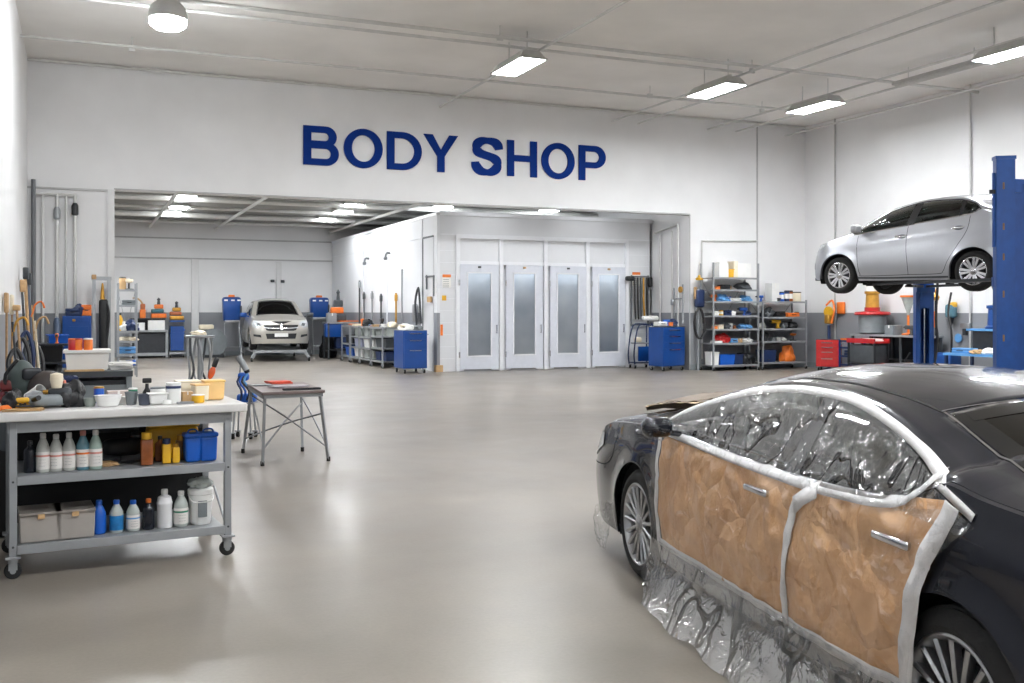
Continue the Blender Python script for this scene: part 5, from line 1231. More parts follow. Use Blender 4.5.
wb=thing('steel_bench','long dark steel bench along the right wall below the silver car','workbench',WR(895,.5),rzR)
WL=2.5
MB().box((0,0,1.02),(WL,.72,.05)).build('bench_top',galv,wb); MB().box((0,.05,.4),(WL-.1,.55,.03)).build('lower_shelf',dark,wb); MB().box((0,.33,.6),(WL-.1,.03,.75)).build('back_panel',dark,wb)
for sx in (-1.2,-.4,.5,1.2):
    for sy in (-.3,.3): MB().box((sx,sy,.5),(.05,.05,1.0)).build('leg',dgrey,wb)
t=thing('parts_washer','grey drum machine with a red top on the left end of the steel bench','machine',local(wb,-.75,-.05,1.045),rzR); MB().lathe([(.28,0),(.34,.04),(.36,.5),(.0,.5)],n=26).build('drum',greyp,t); MB().lathe([(.0,0),(.44,0),(.46,.03),(.44,.08),(.2,.10),(.2,.2),(0,.2)],(0,0,.5),n=26).build('red_top',red,t); MB().lathe([(.0,0),(.18,0),(.16,.34),(.2,.36),(.2,.42),(0,.42)],(0,0,.70),n=20).build('filter_bowl',brass,t); MB().lathe([(0,0),(.17,0),(.17,.2),(.1,.24),(0,.24)],(0,0,1.12),n=20).build('lid',pvc,t)
t=thing('red_tray_cart','red topped tray cart in front of the grey drum machine','cart',WR(868,1.15),rzR); MB().box((0,0,.86),(1.0,.5,.05)).box((0,-.24,.91),(1.0,.03,.08)).box((0,.24,.91),(1.0,.03,.08)).build('tray',red,t)
for sx in (-.46,.46):
    for sy in (-.22,.22): MB().box((sx,sy,.45),(.04,.04,.80)).build('leg',dark,t)
MB().box((0,0,.3),(.92,.46,.03)).build('shelf',dark,t); MB().bbox((0,0,.56),(.86,.44,.46),.02).build('tank',dgrey,t)
item('sheet',paperw,(.5,.36,.06),local(t,.1,0,.886),rzR,'white papers lying on the red topped tray cart')
t=thing('gear_puller','orange drain funnel on a stand at the middle of the steel bench','funnel',local(wb,.35,.1,1.045),rzR); MB().lathe([(.16,0),(.16,.03),(.03,.06),(.03,.5)],n=16).build('stand',orange,t); MB().lathe([(.03,0),(.05,.1),(.16,.42),(.17,.46),(.15,.44),(.04,.1)],(0,0,.5),n=18,cap=False).build('funnel_cone',clearp,t); MB().lathe([(.17,0),(.2,.0),(.2,.05),(.17,.05)],(0,0,.95),n=18,cap=False).build('funnel_rim',orange,t)
t['label']='orange-rimmed clear funnel on a stand on the steel bench'; t.name='drain_funnel'
item('drill',dgrey,(.3,.2,.26),local(wb,.62,-.1,1.045),rzR,'dark power tool right of the funnel on the steel bench')
item('box',greyp,(.3,.3,.24),local(wb,.05,-.1,1.045),rzR,'grey box between drum machine and funnel on the steel bench')
t=thing('pole_tools','brass topped tool post beside the far lift post on the steel bench','tool post',local(wb,1.25,.1,1.045),rzR); MB().cyl((0,0,0),(0,0,.9),.035,n=10).build('post',dark,t); MB().lathe([(0,0),(.06,.02),(.09,.1),(.03,.18),(.05,.24),(0,.3)],(0,0,.85),n=14).build('brass_head',brass,t); MB().bbox((0,-.1,.4),(.12,.12,.4),.04).build('grip',orange,t)
t.name='tool_post'
t=thing('floor_jack','red floor jack lying under the steel bench','floor jack',WR(889,1.0),rzR+.3); MB().bbox((0,0,.14),(.62,.26,.14),.04).build('chassis',red,t); MB().bbox((-.1,0,.26),(.34,.14,.12),.04,ry=.4).build('lift_arm',red,t); MB().cyl((.28,0,.18),(.55,0,.62),.02,n=8).build('handle',dark,t)
for sx in (-.22,.22): MB().cyl((sx,-.16,.06),(sx,.16,.06),.06,n=14).build('jack_wheel',dark,t)
t=thing('wall_blower','teal and yellow air gun hung on the right wall beyond the far lift post','air gun',(XR-.12,YX(951,XR-.12),ZY(951,313,YX(951,XR))),rzR); MB().bbox((0,0,.05),(.28,.18,.34),.07).build('gun_body',teal,t); MB().bbox((.08,0,.2),(.16,.14,.14),.05).build('gun_cap',yellow,t); MB().lathe([(.02,-.34),(.08,-.1),(.10,.0)],n=14).build('nozzle',dark,t)
t=thing('socket_box','grey socket box on the vertical wall pipe right of the teal air gun','socket box',(XR-.08,YX(966,XR-.08),ZY(966,326,YX(966,XR))),rzR); MB().bbox((0,0,0),(.26,.1,.14),.02).build('box_body',steel,t); MB().bbox((0,-.03,-.14),(.1,.1,.16),.02).build('plug',dark,t)
tag(MB().lathe([(0,0),(.10,0),(.11,.03),(0,.04)],(XR-.02,YX(959,XR-.02),ZY(959,338,YX(959,XR))),n=18,M=Matrix.Rotation(-pi/2,4,'Y')).build('wall_clock',skyb),'small pale blue disc on the grey band of the right wall','disc')
b5=thing('blue_bench','light blue low bench at the right wall next to the near lift post','workbench',WR(984,.9),rzR)
MB().box((0,0,.66),(1.5,.9,.05)).build('bench_top',skyb,b5); MB().box((0,.3,1.22),(1.1,.5,.05)).build('upper_shelf',skyb,b5); MB().box((0,.25,.95),(.8,.3,.5)).build('housing',dark,b5)
for sx in (-.7,.7):
    for sy in (-.4,.4): MB().box((sx,sy,.32),(.06,.06,.64)).build('leg',navy,b5)
for sx in (-.5,.5): MB().box((sx,.45,.95),(.05,.05,.55)).build('post',navy,b5)
item('cloth',paperw,(.4,.3,.14),local(b5,.35,-.2,.686),rzR,'white cloth bundle on the light blue low bench'); item('case',skyb,(.5,.3,.12),local(b5,-.35,-.2,.686),rzR,'light blue case on the light blue low bench'); item('bag',tan,(.3,.3,.1),local(b5,.05,-.25,.686),rzR,'tan rag on the light blue low bench')
t=thing('hydraulic_press','blue hand press with an upright hose on the light blue bench','press',local(b5,.02,.3,1.246),rzR); MB().lathe([(.2,0),(.2,.04),(.15,.08),(.13,.45),(.17,.47),(.17,.53),(0,.55)],n=20).build('press_body',lblue,t); MB().tube([(0,0,.5),(.03,.02,.8),(-.03,0,1.0),(.04,0,1.15)],.05,n=8).build('press_hose',dull,t); MB().bbox((.02,0,1.1),(.16,.1,.2),.03).build('press_head',dark,t)
item('hose',hose_m,(.7,.7,.12),WR(945,.7),0,'dark hose coil on the floor behind the far lift post')
t=thing('air_tank','blue hose cart standing on the floor beyond the far lift post','hose cart',WR(948,.40),rzR); MB().bbox((0,0,.45),(.5,.4,.4),.06).build('tank',lblue,t); MB().cyl((-.2,0,.1),(-.2,0,.3),.03).cyl((.2,0,.1),(.2,0,.3),.03).build('stand',dark,t); MB().tube([(.1,0,.6),(.2,-.1,1.2),(.05,-.05,1.6),(.1,0,2.1)],.025).build('hose',hose_m,t)
for sx in (-.2,.2): MB().cyl((sx-.02,0,.1),(sx+.02,0,.1),.1,n=16).build('cart_wheel',rubber,t)
t.name='hose_cart'
# ------------------------------------------------------------------ the rolling workbench in the left foreground
A_=G(13,580); B_=G(228,556)
ang=atan2(B_[1]-A_[1],B_[0]-A_[0]); Lw=sqrt((B_[0]-A_[0])**2+(B_[1]-A_[1])**2)
wk=thing('workbench','rolling grey steel workbench with a worn white top at the left','workbench',(A_[0],A_[1],0),ang)
DW=.80; TH=1.03
# local frame: x along the front from the left leg, y to the back
MB().bbox((Lw/2+.0,DW/2,TH-.03),(Lw+.24,DW+.10,.055),.008).build('bench_top',laminate,wk)
b=MB()
b.box((Lw/2,.015,TH-.095),(Lw+.06,.03,.07)).box((Lw/2,DW-.015,TH-.095),(Lw+.06,.03,.07)).box((0,DW/2,TH-.095),(.03,DW,.07)).box((Lw,DW/2,TH-.095),(.03,DW,.07)); b.build('apron',galv,wk)
for x in (0,Lw):
    for y in (.02,DW-.02): 
        l_=MB().box((x,y,(TH+.1)/2-.02),(.045,.045,TH-.18)).build('leg',galv,wk,bevel=.004)
        for z in (.2,.6): 
            if y<.1: MB().cyl((x,y-.02,z),(x,y-.030,z),.007,n=8).build('bolt',dgrey,l_)
for z,nm in ((.63,'shelf'),(.205,'shelf')):
    b=MB(); b.box((Lw/2,DW/2,z-.012),(Lw-.05,DW-.03,.02)); b.box((Lw/2,.0,z-.025),(Lw-.045,.02,.055)).box((Lw/2,DW,z-.025),(Lw-.045,.02,.055)); b.build(nm,galv,wk,bevel=.002)
MB().box((Lw/2,DW-.005,.72),(Lw-.06,.015,.16)).build('back_panel',dark,wk)
MB().box((Lw/2,DW-.03,.52),(Lw-.04,.012,.8)).build('back_board',mat('black_board',sr(20,20,22),.7),wk)
for (a,b_) in ((.42,.80),(.86,1.22)): MB().box((Lw*(a+b_)/2/1.25,DW-.055,.86),(Lw*(b_-a)/1.25,.02,.14)).build('grey_panel',dgrey,wk)
for x in (0,Lw):
    for y in (.02,DW-.02):
        s_=-1 if x==0 else 1; b=MB(); b.box((x,y,.135),(.085,.085,.012)).cyl((x,y,.10),(x,y,.135),.03,n=14); b.box((x,y-.009,.09),(.05,.006,.07)).box((x,y+.039,.09),(.05,.006,.07)); q=b.build('caster',galv,wk)
        MB().lathe([(.0,-.018),(.044,-.018),(.05,-.012),(.05,.012),(.044,.018),(0,.018)],(x,y+.015,.05),n=26,M=Matrix.Rotation(pi/2,4,'X')).build('caster_wheel',rubber,q)
        MB().cyl((x,y-.009,.05),(x,y+.039,.05),.018,n=12).build('hub',galv,q)
MB().tube([(Lw+.01,.06,.16),(Lw-.01,.25,.33),(Lw+.0,.45,.40)],.009).build('side_brace',galv,wk)
def BL(x,y,z): return local(wk,x,y,z)
def bx(px,y,z):
    """distance along the bench where the line of sight at pixel column px meets depth y"""
    lo,hi=-.6,2.2
    for _ in range(40):
        m_=(lo+hi)/2; p=BL(m_,y,z); X=p[0]*RT[0]+p[1]*RT[1]; Z=p[0]*FW[0]+p[1]*FW[1]
        if CX+F_*X/Z<px: lo=m_
        else: hi=m_
    return (lo+hi)/2
def hh(py0,py1,px,y):  # height from pixel span at that depth
    p=BL(bx(px,y,.5),y,0); Z=p[0]*FW[0]+p[1]*FW[1]; return (py1-py0)*Z/F_
def jug(px,y,z,r,h,m,cm,label,labm=None,lm2=None,shape=0,group=None,lab_z=(.08,.52),neckm=None):
    p=BL(bx(px,y,z),y,z+.001); t=thing('bottle',label,'bottle',p,random.uniform(-.3,.3),group)
    if shape==0: pr=[(0,0),(r*.92,0),(r,.012),(r,h*.55),(r*.96,h*.62),(r*.72,h*.74),(r*.42,h*.86),(r*.38,h*.9)]
    elif shape==1: pr=[(0,0),(r*.94,0),(r,.01),(r,h*.66),(r*.9,h*.72),(r*.45,h*.80),(r*.4,h*.86)]
    elif shape==2: pr=[(0,0),(r*.95,0),(r,.012),(r,h*.60),(r*1.04,h*.62),(r*1.04,h*.66),(r*.98,h*.68),(r*.85,h*.8),(r*.35,h*.86),(r*.3,h*.88)]
    MB().lathe(pr,n=28).build('bottle_body',m,t)
    MB().lathe([(r*.44,h*.87),(r*.45,h*.97),(r*.40,h),(0,h)],n=20).build('cap',cm,t)
    if labm: 
        q=MB().lathe([(r*1.012,h*lab_z[0]),(r*1.018,h*lab_z[0]+.002),(r*1.018,h*lab_z[1]),(r*1.008,h*lab_z[1]+.002)],n=28,cap=False).build('paper_label',labm,t)
        if lm2:
            b=MB()
            zz=lab_z[1]-.07
            b.lathe([(r*1.022,h*(zz-.05)),(r*1.024,h*(zz-.05)),(r*1.024,h*zz),(r*1.022,h*zz)],n=28,cap=False)
            b.build('label_stripe',lm2,q)
            b=MB()
            for k in range(3):
                zk=h*(zz-.12-.08*k)
                for j in range(5):
                    a=-pi/2-.5+.2*j+random.uniform(-.03,.03); b.bar((r*1.021*cos(a),r*1.021*sin(a),zk),(r*1.021*cos(a+.12),r*1.021*sin(a+.12),zk),.004,.002)
            b.build('label_lines',greyp,q)
    return t
whb=mat('milky_bottle', sr(176,177,172), .3, var=.08); pnk=mat('faded_red_print', sr(196,130,120), .6, var=.2, scale=40); lab_w=mat('label_white', sr(214,210,206), .6, var=.04); blk_b=mat('black_bottle', sr(16,20,30), .25, var=.1)
z1,z2=.63,.205
jug(30,.16,z1,.036,.20,blk_b,black,'black bottle at the left end of the workbench upper shelf',shape=1)
for px,hq,lab in ((43,.245,'milky white bottle next to the black one on the upper shelf of the bench'),(56,.235,'milky white bottle in the middle of three alike on the upper shelf of the bench'),(69,.24,'milky white bottle left of the blue-grey one on the upper shelf of the bench')):
    jug(px,.14,z1,.040,hq,whb,pvc,lab,lab_w,pnk,group='milky white bottles on the bench shelf')
jug(83,.13,z1,.040,.25,teal,pnk,'blue-grey bottle with an orange label stripe on the upper shelf of the bench',lab_w,orange)
jug(95.5,.12,z1,.041,.25,mat('greenish_bottle',sr(150,170,160),.25,var=.1),pvc,'greenish clear bottle with white label, right of the blue-grey one',lab_w,pnk)
p=BL(bx(122,.45,z1),.45,z1); t=thing('polisher','black electric polisher lying on the upper shelf of the workbench','power tool',p,ang+.2)
MB().bbox((0,0,.09),(.26,.12,.12),.045).build('housing',black,t); MB().lathe([(0,0),(.09,0),(.09,.03),(.03,.05),(0,.06)],(-.10,0,.0),n=22).build('pad',dgrey,t); MB().bbox((.12,0,.16),(.14,.07,.06),.025).build('grip',blk_b,t); MB().tube([(.2,0,.14),(.26,-.08,.03),(.1,-.18,.012),(-.1,-.16,.012)],.008).build('cable',black,t)
item('bag',tan,(.12,.09,.03),BL(bx(108,.22,z1),.22,z1+.001),ang,'small pale scrap of paper on the upper shelf of the bench')
def sqb(px,y,z,w,d,h,m,cm,label,nm='bottle',ct='bottle',cw=.4,lab=None):
    p=BL(bx(px,y,z),y,z+.001); t=thing(nm,label,ct,p,ang+random.uniform(-.1,.1)); MB().bbox((0,0,h*.40),(w,d,h*.8),w*.14).build('bottle_body',m,t); MB().cyl((0,0,h*.78),(0,0,h),w*cw,n=20).build('cap',cm,t)
    if lab: MB().bbox((0,-d*.02,h*.32),(w*1.02,d*1.02,h*.36),w*.14).build('paper_label',lab,t)
    return t
sqb(146.5,.14,z1,.078,.07,.215,amber,yellow,'brown square bottle with a yellow cap on the upper shelf')
jug(160,.28,z1,.032,.17,amber,dgrey,'dark amber bottle behind the brown square bottle',shape=1)
sqb(166.5,.15,z1,.056,.05,.165,yellow,navy,'yellow square bottle with a dark blue cap on the upper shelf',cw=.46)
sqb(176,.15,z1,.046,.045,.13,yellow,brass,'small yellow bottle with a brass cap on the upper shelf')
sqb(181,.27,z1,.07,.06,.17,mat('brown_jar',sr(120,76,30),.35,var=.2),brass,'brown jar behind the small yellow bottle')
for px,w_,lab in ((192,.108,'left of two blue plastic canisters on the upper shelf'),(207.5,.118,'right of two blue plastic canisters at the shelf end')):
    p=BL(bx(px,.16,z1),.16,z1+.001); t=thing('canister',lab,'canister',p,ang); MB().bbox((0,0,.085),(w_,.12,.17),.018,taper=.9).build('canister_body',bluep,t); MB().bbox((0,0,.18),(w_*1.06,.13,.03),.01).build('lid',bluep,t); MB().tube([(-w_*.3,-.02,.19),(-w_*.2,-.02,.215),(w_*.2,-.02,.215),(w_*.3,-.02,.19)],.006).build('handle',bluep,t)
p=BL(bx(172,.42,z1),.42,z1+.001); t=thing('tool_case','yellow hard case standing behind the bottles on the upper shelf','case',p,ang); MB().bbox((0,0,.11),(.34,.14,.22),.03).build('case_base',yellow,t); MB().bbox((0,-.005,.235),(.35,.15,.04),.015).build('lid',yellow,t); MB().tube([(-.08,0,.25),(-.07,0,.29),(.07,0,.29),(.08,0,.25)],.01).build('handle',black,t)
# lower shelf
for px,w_,lab in ((40,.245,'left of two grey lidded boxes on the lower shelf'),(73.5,.235,'right of two grey lidded boxes on the lower shelf')):
    p=BL(bx(px,.20,z2)+.0,.20,z2+.001); t=thing('storage_box',lab,'storage box',p,ang)
    gb=mat('grey_card_box',sr(158,152,146),.65,var=.06)
    MB().box((0,0,.085),(w_,.30,.17),taper=.96).build('box_body',gb,t,bevel=.006); MB().box((0,0,.175),(w_*1.02,.32,.018)).build('lid',mat('translucent_lid',sr(128,122,116),.3,var=.15,bump=.4,bscale=9),t,bevel=.005)
    MB().box((0,-.155,.16),(.04,.012,.03)).build('latch',tan,t)
jug(99,.15,z2,.043,.215,bluep,bluep,'blue labelled bottle right of the grey boxes on the lower shelf',bluep,None,lab_z=(.05,.55))
clr=clearp
def jug2(px,h,r,lm,cm,lab,two=None,m=None,y=.14,shape=0,**k):
    t=jug(px,y,z2,r,h,m or clr,cm,lab,lm,two,shape,**k); return t
jug2(116.5,.21,.043,mat('blue_green_label',sr(20,110,170),.5,var=.25,scale=22),bluep,'bottle with a blue and green label on the lower shelf, second blue one')
jug2(133,.20,.044,lab_w,bluep,'bottle with a white label and blue band on the lower shelf',skyb)
jug2(148.5,.20,.038,None,orange,'black bottle with a green and orange cap on the lower shelf',m=blk_b,shape=1)
jug2(164.5,.255,.049,None,pvc,'plain white round-shouldered bottle on the lower shelf',m=mat('white_bottle',sr(222,222,224),.35,var=.03),shape=2)
jug2(181,.235,.047,lab_w,pvc,'clear bottle with a green and white label on the lower shelf',green)
p=BL(bx(200.5,.16,z2),.16,z2+.001); t=thing('bucket','white lidded bucket at the right end of the lower shelf','bucket',p,ang); MB().lathe([(0,0),(.062,0),(.068,.02),(.078,.20),(.084,.205),(.084,.235),(.078,.24),(0,.245)],n=28).build('bucket_body',pvc,t); MB().bbox((0,-.074,.11),(.06,.008,.11),.003).build('paper_label',greyp,t); MB().tube([(-.08,0,.2),(-.06,-.07,.16),(.06,-.07,.16),(.08,0,.2)],.004).build('handle',pvc,t)
item('bag',clearp,(.15,.12,.07),(p[0],p[1],p[2]+.245),ang,'crumpled clear bag on top of the white bucket')
# ---- things on the bench top
ZT=TH
def top(px,y): return BL(bx(px,y,ZT),y,ZT+.001)
grn_d=mat('dark_green_grey',sr(66,76,74),.5,var=.2)
t=thing('face_shield','dark grey-green welding hood at the left end of the bench top','welding hood',top(22,.62),ang+.3); 
MB().sph((0,0,.15),.105,(.85,.9,1.35),n=26,h=18).build('hood_shell',grn_d,t); MB().bbox((.03,-.09,.2),(.12,.05,.08),.02).build('visor',dark,t); MB().tube([(-.1,0,.1),(-.12,-.05,.2),(-.06,-.1,.3)],.012).build('head_band',black,t)
t=thing('respirator','brown-black domed helmet beside the welding hood','helmet',top(47,.55),ang); MB().sph((0,0,.11),.115,(1.05,1,.95),n=26,h=16).build('shell',mat('brown_black',sr(52,44,42),.45,var=.25),t); MB().bbox((0,-.10,.05),(.22,.06,.03),.012).build('brim',dgrey,t)
t.name='safety_helmet'
t=thing('spray_cup','salmon orange cloth sheet bunched on the bench top clutter','cloth',top(62,.40),ang); t.name='orange_cloth'
tb=bmesh.new(); bmesh.ops.create_cone(tb,segments=26,radius1=.055,radius2=.02,depth=.16,cap_ends=True); 
for v in tb.verts: v.co=Vector((v.co.x*(1+.25*sin(atan2(v.co.y,v.co.x)*5)),v.co.y*(1+.25*sin(atan2(v.co.y,v.co.x)*5)),v.co.z+.08))
MB()._bm(tb,None,True).build('fabric',mat('salmon_cloth',sr(224,130,104),.8,var=.12),t)
item('bin',navy,(.19,.16,.17),top(60,.68),ang,'dark blue bin on the bench top behind the orange cloth')
item('cup',pvc,(.085,.085,.12),top(28,.42),ang,'white paper cup lying in the clutter on the bench left end',m2=tan)
t=[o for o in bpy.data.objects if o.get('label')=='white paper cup lying in the clutter on the bench left end'][0]; t.rotation_euler=(1.1,.3,ang+.6); t.location.z+=.05
item('case',yellow,(.09,.07,.075),top(22.5,.14),ang,'small yellow case at the front left of the bench top')
item('bag',black,(.11,.12,.12),top(13,.18),ang,'black glove heap left of the small yellow case')
t=thing('angle_grinder','grey and black angle grinder lying on the bench top','power tool',top(47,.16),ang+.25); MB().bbox((0,0,.05),(.24,.075,.075),.03).build('housing',greyp,t); MB().bbox((.13,0,.06),(.12,.085,.09),.03).build('motor_cap',black,t); MB().cyl((-.13,0,.02),(-.13,0,.032),.06,n=24).build('disc',dgrey,t); MB().cyl((-.09,-.03,.06),(-.09,-.13,.08),.016,n=12).build('side_handle',black,t)
t=thing('spray_gun','black spray gun with a pale cup standing on the bench top','spray gun',top(60,.18),ang-.3); MB().bbox((0,0,.1),(.14,.035,.05),.015).build('gun_body',dgrey,t); MB().bbox((.05,0,.045),(.035,.03,.09),.012,ry=.25).build('grip',black,t); MB().lathe([(0,0),(.03,0),(.04,.05),(.038,.09),(0,.1)],(-.02,0,.125),n=18).build('cup',cream,t); MB().cyl((-.07,0,.1),(-.1,0,.1),.014,n=12).build('nozzle',brass,t)
item('bag',black,(.16,.15,.16),top(72,.24),ang,'black cloth heap on the bench top left of the grey bowl')
item('bag',mat('grey_cloth',sr(150,152,156),.85,var=.1),(.15,.14,.10),top(36,.3),ang,'pale grey rag between the hoods and the grinder on the bench')
item('case',dgrey,(.16,.12,.10),top(48,.36),ang,'charcoal case under the domed helmet on the bench top')
item('bag',orange,(.07,.08,.035),top(5,.12),ang,'orange rag at the very left edge of the bench top')
item('bag',mat('red_cloth',sr(190,80,70),.8,var=.1),(.08,.10,.13),top(76,.5),ang,'red and white rag behind the black cloth heap')
item('case',mat('wine_case',sr(96,30,30),.5,var=.1),(.10,.12,.16),top(8,.62),ang,'wine red case behind the clutter at the far left of the bench')
item('sheet',tan,(.22,.14,.012),top(24,.09),ang,'thin tan sanding sheet lying at the front left of the bench')
# right half of the bench top
def bowl_(px,y,w,h,m,lab,sy=1.,nm='bowl'):
    t=thing(nm,lab,'bowl',top(px,y),ang); r=w/2; MB().lathe([(0,0),(r*.72,0),(r*.95,h*.6),(r,h),(r*.92,h),(r*.85,h*.6),(r*.62,.012),(0,.012)],n=28,sy=sy,cap=False).build('bowl_shell',m,t); MB().lathe([(r*.98,h*.93),(r*1.06,h*.96),(r*1.06,h),(r*.95,h)],n=28,sy=sy,cap=False).build('rim',m,t); return t
bowl_(90,.17,.080,.055,mat('sage_plastic',sr(140,148,142),.45,var=.08),'small grey-green bowl on the bench top')
bowl_(108,.14,.165,.072,pvc,'wide white bowl beside the grey-green one',.7)
item('jar',bluep,(.065,.065,.11),top(99,.42),ang,'blue jar with a brass lid behind the white bowls',m2=brass)
item('box',tan,(.10,.10,.04),top(82,.30),ang,'small tan box behind the grey-green bowl')
item('box',mat('dusty_rose_box',sr(196,180,172),.7,var=.05),(.14,.10,.07),top(118,.52),ang,'pale pinkish carton behind the cups on the bench top')
item('can',green,(.06,.06,.09),top(133,.46),ang,'small green can behind the grey cup',m2=pvc)
t=item('cup',mat('grey_cup',sr(118,124,128),.45,var=.06),(.082,.082,.085),top(131.5,.18),ang,'grey mixing cup right of the wide white bowl',m2=greyp)
t=item('cup',mat('slate_cup',sr(66,72,86),.45,var=.1),(.088,.088,.072),top(144.5,.12),ang,'dark slate mixing cup at the front of the bench',m2=dgrey)
item('tub',pvc,(.10,.10,.10),top(158,.34),ang,'grey-lidded white tub behind the square white tray',m2=greyp)
t=thing('plastic_tray','square white tray at the front of the bench top middle','tray',top(157.5,.12),ang); MB().bbox((0,0,.037),(.12,.10,.07),.015,taper=.86).build('tray_body',pvc,t); MB().box((0,0,.073),(.13,.11,.006)).build('rim',pvc,t,bevel=.002)
t=thing('paint_can','tall white can with a blue rim on the bench top','can',top(173.5,.15),ang); MB().lathe([(0,0),(.046,0),(.048,.01),(.048,.125),(0,.125)],n=28).build('can_body',pvc,t); MB().lathe([(.049,.10),(.0495,.10),(.0495,.118),(.049,.118)],n=28,cap=False).build('blue_band',navy,t); MB().lathe([(.045,.125),(.05,.127),(.05,.137),(.043,.14),(.0,.134)],n=28).build('lid',pvc,t)
t=thing('spray_bottle','small black trigger sprayer behind the white cups','spray bottle',top(147,.42),ang); MB().lathe([(0,0),(.03,0),(.032,.01),(.03,.06),(.012,.09),(.011,.12)],n=18).build('bottle_body',black,t); MB().bbox((0,0,.14),(.06,.025,.035),.008).build('trigger_head',black,t)
item('box',pvc,(.07,.07,.05),top(136,.32),ang,'small white box behind the dark slate cup'); item('box',paperw,(.06,.05,.05),top(121,.26),ang,'small white carton between the white bowl and grey cup'); item('roll',pvc,(.07,.07,.03),top(166,.10),ang,'white tape roll lying beside the square tray')
def tubb(px,y,w,d,h,m,lab,lid=None,rz=0):
    t=thing('storage_tub',lab,'tub',top(px,y),ang+rz); MB().bbox((0,0,h/2),(w,d,h),.014,taper=.92).build('tub_body',m,t); MB().bbox((0,0,h),(w*1.04,d*1.05,.014),.005).build('lid',lid or m,t); return t
peach=mat('peach_plastic',sr(236,196,132),.4,var=.08); crm=mat('ivory_plastic',sr(232,222,200),.4,var=.06)
tubb(187.5,.46,.16,.14,.125,crm,'ivory tub at the back right of the bench top'); tubb(213,.34,.14,.14,.13,peach,'peach coloured tub at the right end of the bench top',mat('peach_lid',sr(240,200,120),.4,var=.08)); tubb(200,.30,.10,.12,.11,crm,'ivory tub between the peach tub and the tall white can',peach,.1)
item('jar',yellow,(.085,.085,.055),top(198,.13),ang,'low amber yellow jar at the front right of the bench top',m2=pvc); item('box',tan,(.07,.06,.07),top(187,.22),ang,'small brown box left of the amber jar'); item('tray',galv,(.10,.05,.012),top(185,.10),ang,'flat steel scraper tray at the front of the bench')
t=thing('paint_brush','orange and black brush sticking up from the peach tub','brush',BL(bx(210,.32,ZT),.34,ZT+.145),0); t.rotation_euler=(0,.35,ang); MB().sph((0,0,.045),.028,(.8,.6,1.7),n=16).build('bristles',mat('rust_orange',sr(196,84,40),.5,var=.1),t); MB().bbox((0,0,.12),(.035,.025,.07),.01).build('handle',black,t)
# ------------------------------------------------------------------ the cart behind the bench with the white bin
def T(px,Y): return XY(px,Y)
YK=9.6
x0,x1=T(62,YK),T(131,YK); zk=ZY(100,371,YK-.3)
kt=thing('side_table','dark topped grey side table behind the workbench','table',((x0+x1)/2,YK,0),0)
W_=x1-x0; MB().box((0,0,zk-.025),(W_,.7,.05)).build('table_top',dgrey,kt); MB().box((0,0,zk-.25),(W_-.08,.62,.34)).build('drawer_box',dark,kt); MB().box((0,-.31,zk-.2),(W_-.1,.012,.16)).build('drawer',greyp,kt)
for sx in (-1,1):
    for sy in (-1,1): MB().box((sx*(W_/2-.03),sy*.32,(zk-.05)/2),(.045,.045,zk-.05)).build('leg',greyp,kt)
xa,xb=T(65,YK),T(109,YK); bh=ZY(87,350,YK-.1)-zk
bin_=item('bin',pvc,(xb-xa,.42,bh),((xa+xb)/2,YK,zk+.001),0,'big white plastic bin on the dark side table behind the workbench')
for px,m_,m2_,lab in ((73,red,orange,'red jar on the edge of the big white bin, leftmost'),(78,orange,red,'orange jar between two others on the big white bin'),(88,orange,pvc,'orange jar with a white lid on the big white bin')):
    item('jar',m_,(.075,.075,.10),(T(px,YK),YK-.15,zk+bh+.003),0,lab,m2=m2_)
MB().box((0,0,bh-.004),(xb-xa+.02,.44,.01)).build('lid',pvc,bin_)
item('sheet',paperw,(.19,.2,.06),(T(120,YK),YK-.05,zk+.001),.2,'stack of white papers at the right end of the dark side table')
item('tray',tan,(.3,.12,.012),(T(84,YK),YK-.29,zk+.001),.1,'thin brown strip on the side table before the white bin')
# ------------------------------------------------------------------ folding trestle table
HT=.80
C=[G(243,453),G(262.5,466),G(302.4,451.4),G(328.4,461)]
K=[G(247,383.5,HT),G(262,392.5,HT),G(303,381.5,HT),G(325,390,HT)]      # back-left, front-left, back-right, front-right of the top
cx_=sum(k[0] for k in K)/4; cy_=sum(k[1] for k in K)/4
tt=thing('folding_table','small grey folding trestle table with splayed tube legs in the middle of the floor','table',(cx_,cy_,0))
L_=lambda p,z:(p[0]-cx_,p[1]-cy_,z)
b=MB(); q=[L_(K[0],0),L_(K[1],0),L_(K[3],0),L_(K[2],0)]; b.prism([(p[0],p[1]) for p in q],HT-.03,HT); b.build('table_top',mat('worn_brown_top',sr(112,98,96),.4,var=.2,scale=6),tt,bevel=.004)
b=MB()
qi=[Vector(p)*.93 for p in q]
for i in range(4): a,c_=qi[i],qi[(i+1)%4]; b.bar((a.x,a.y,HT-.05),(c_.x,c_.y,HT-.05),.025,.04)
b.build('rail',galv,tt)
order=[0,1,3,2]; tops=[Vector((K[i][0]-cx_,K[i][1]-cy_,0))*.88 for i in range(4)]
for i in range(4):
    l_=MB().bar((tops[i].x,tops[i].y,HT-.05),(C[i][0]-cx_,C[i][1]-cy_,.012),.028,.028).build('leg',galv,tt); MB().cyl((C[i][0]-cx_,C[i][1]-cy_,0),(C[i][0]-cx_,C[i][1]-cy_,.05),.021,n=12).build('rubber_foot',rubber,l_)
def mixp(i,t): a=Vector((C[i][0]-cx_,C[i][1]-cy_,0)); c_=Vector((tops[i].x,tops[i].y,HT-.05)); return a.lerp(c_,t)
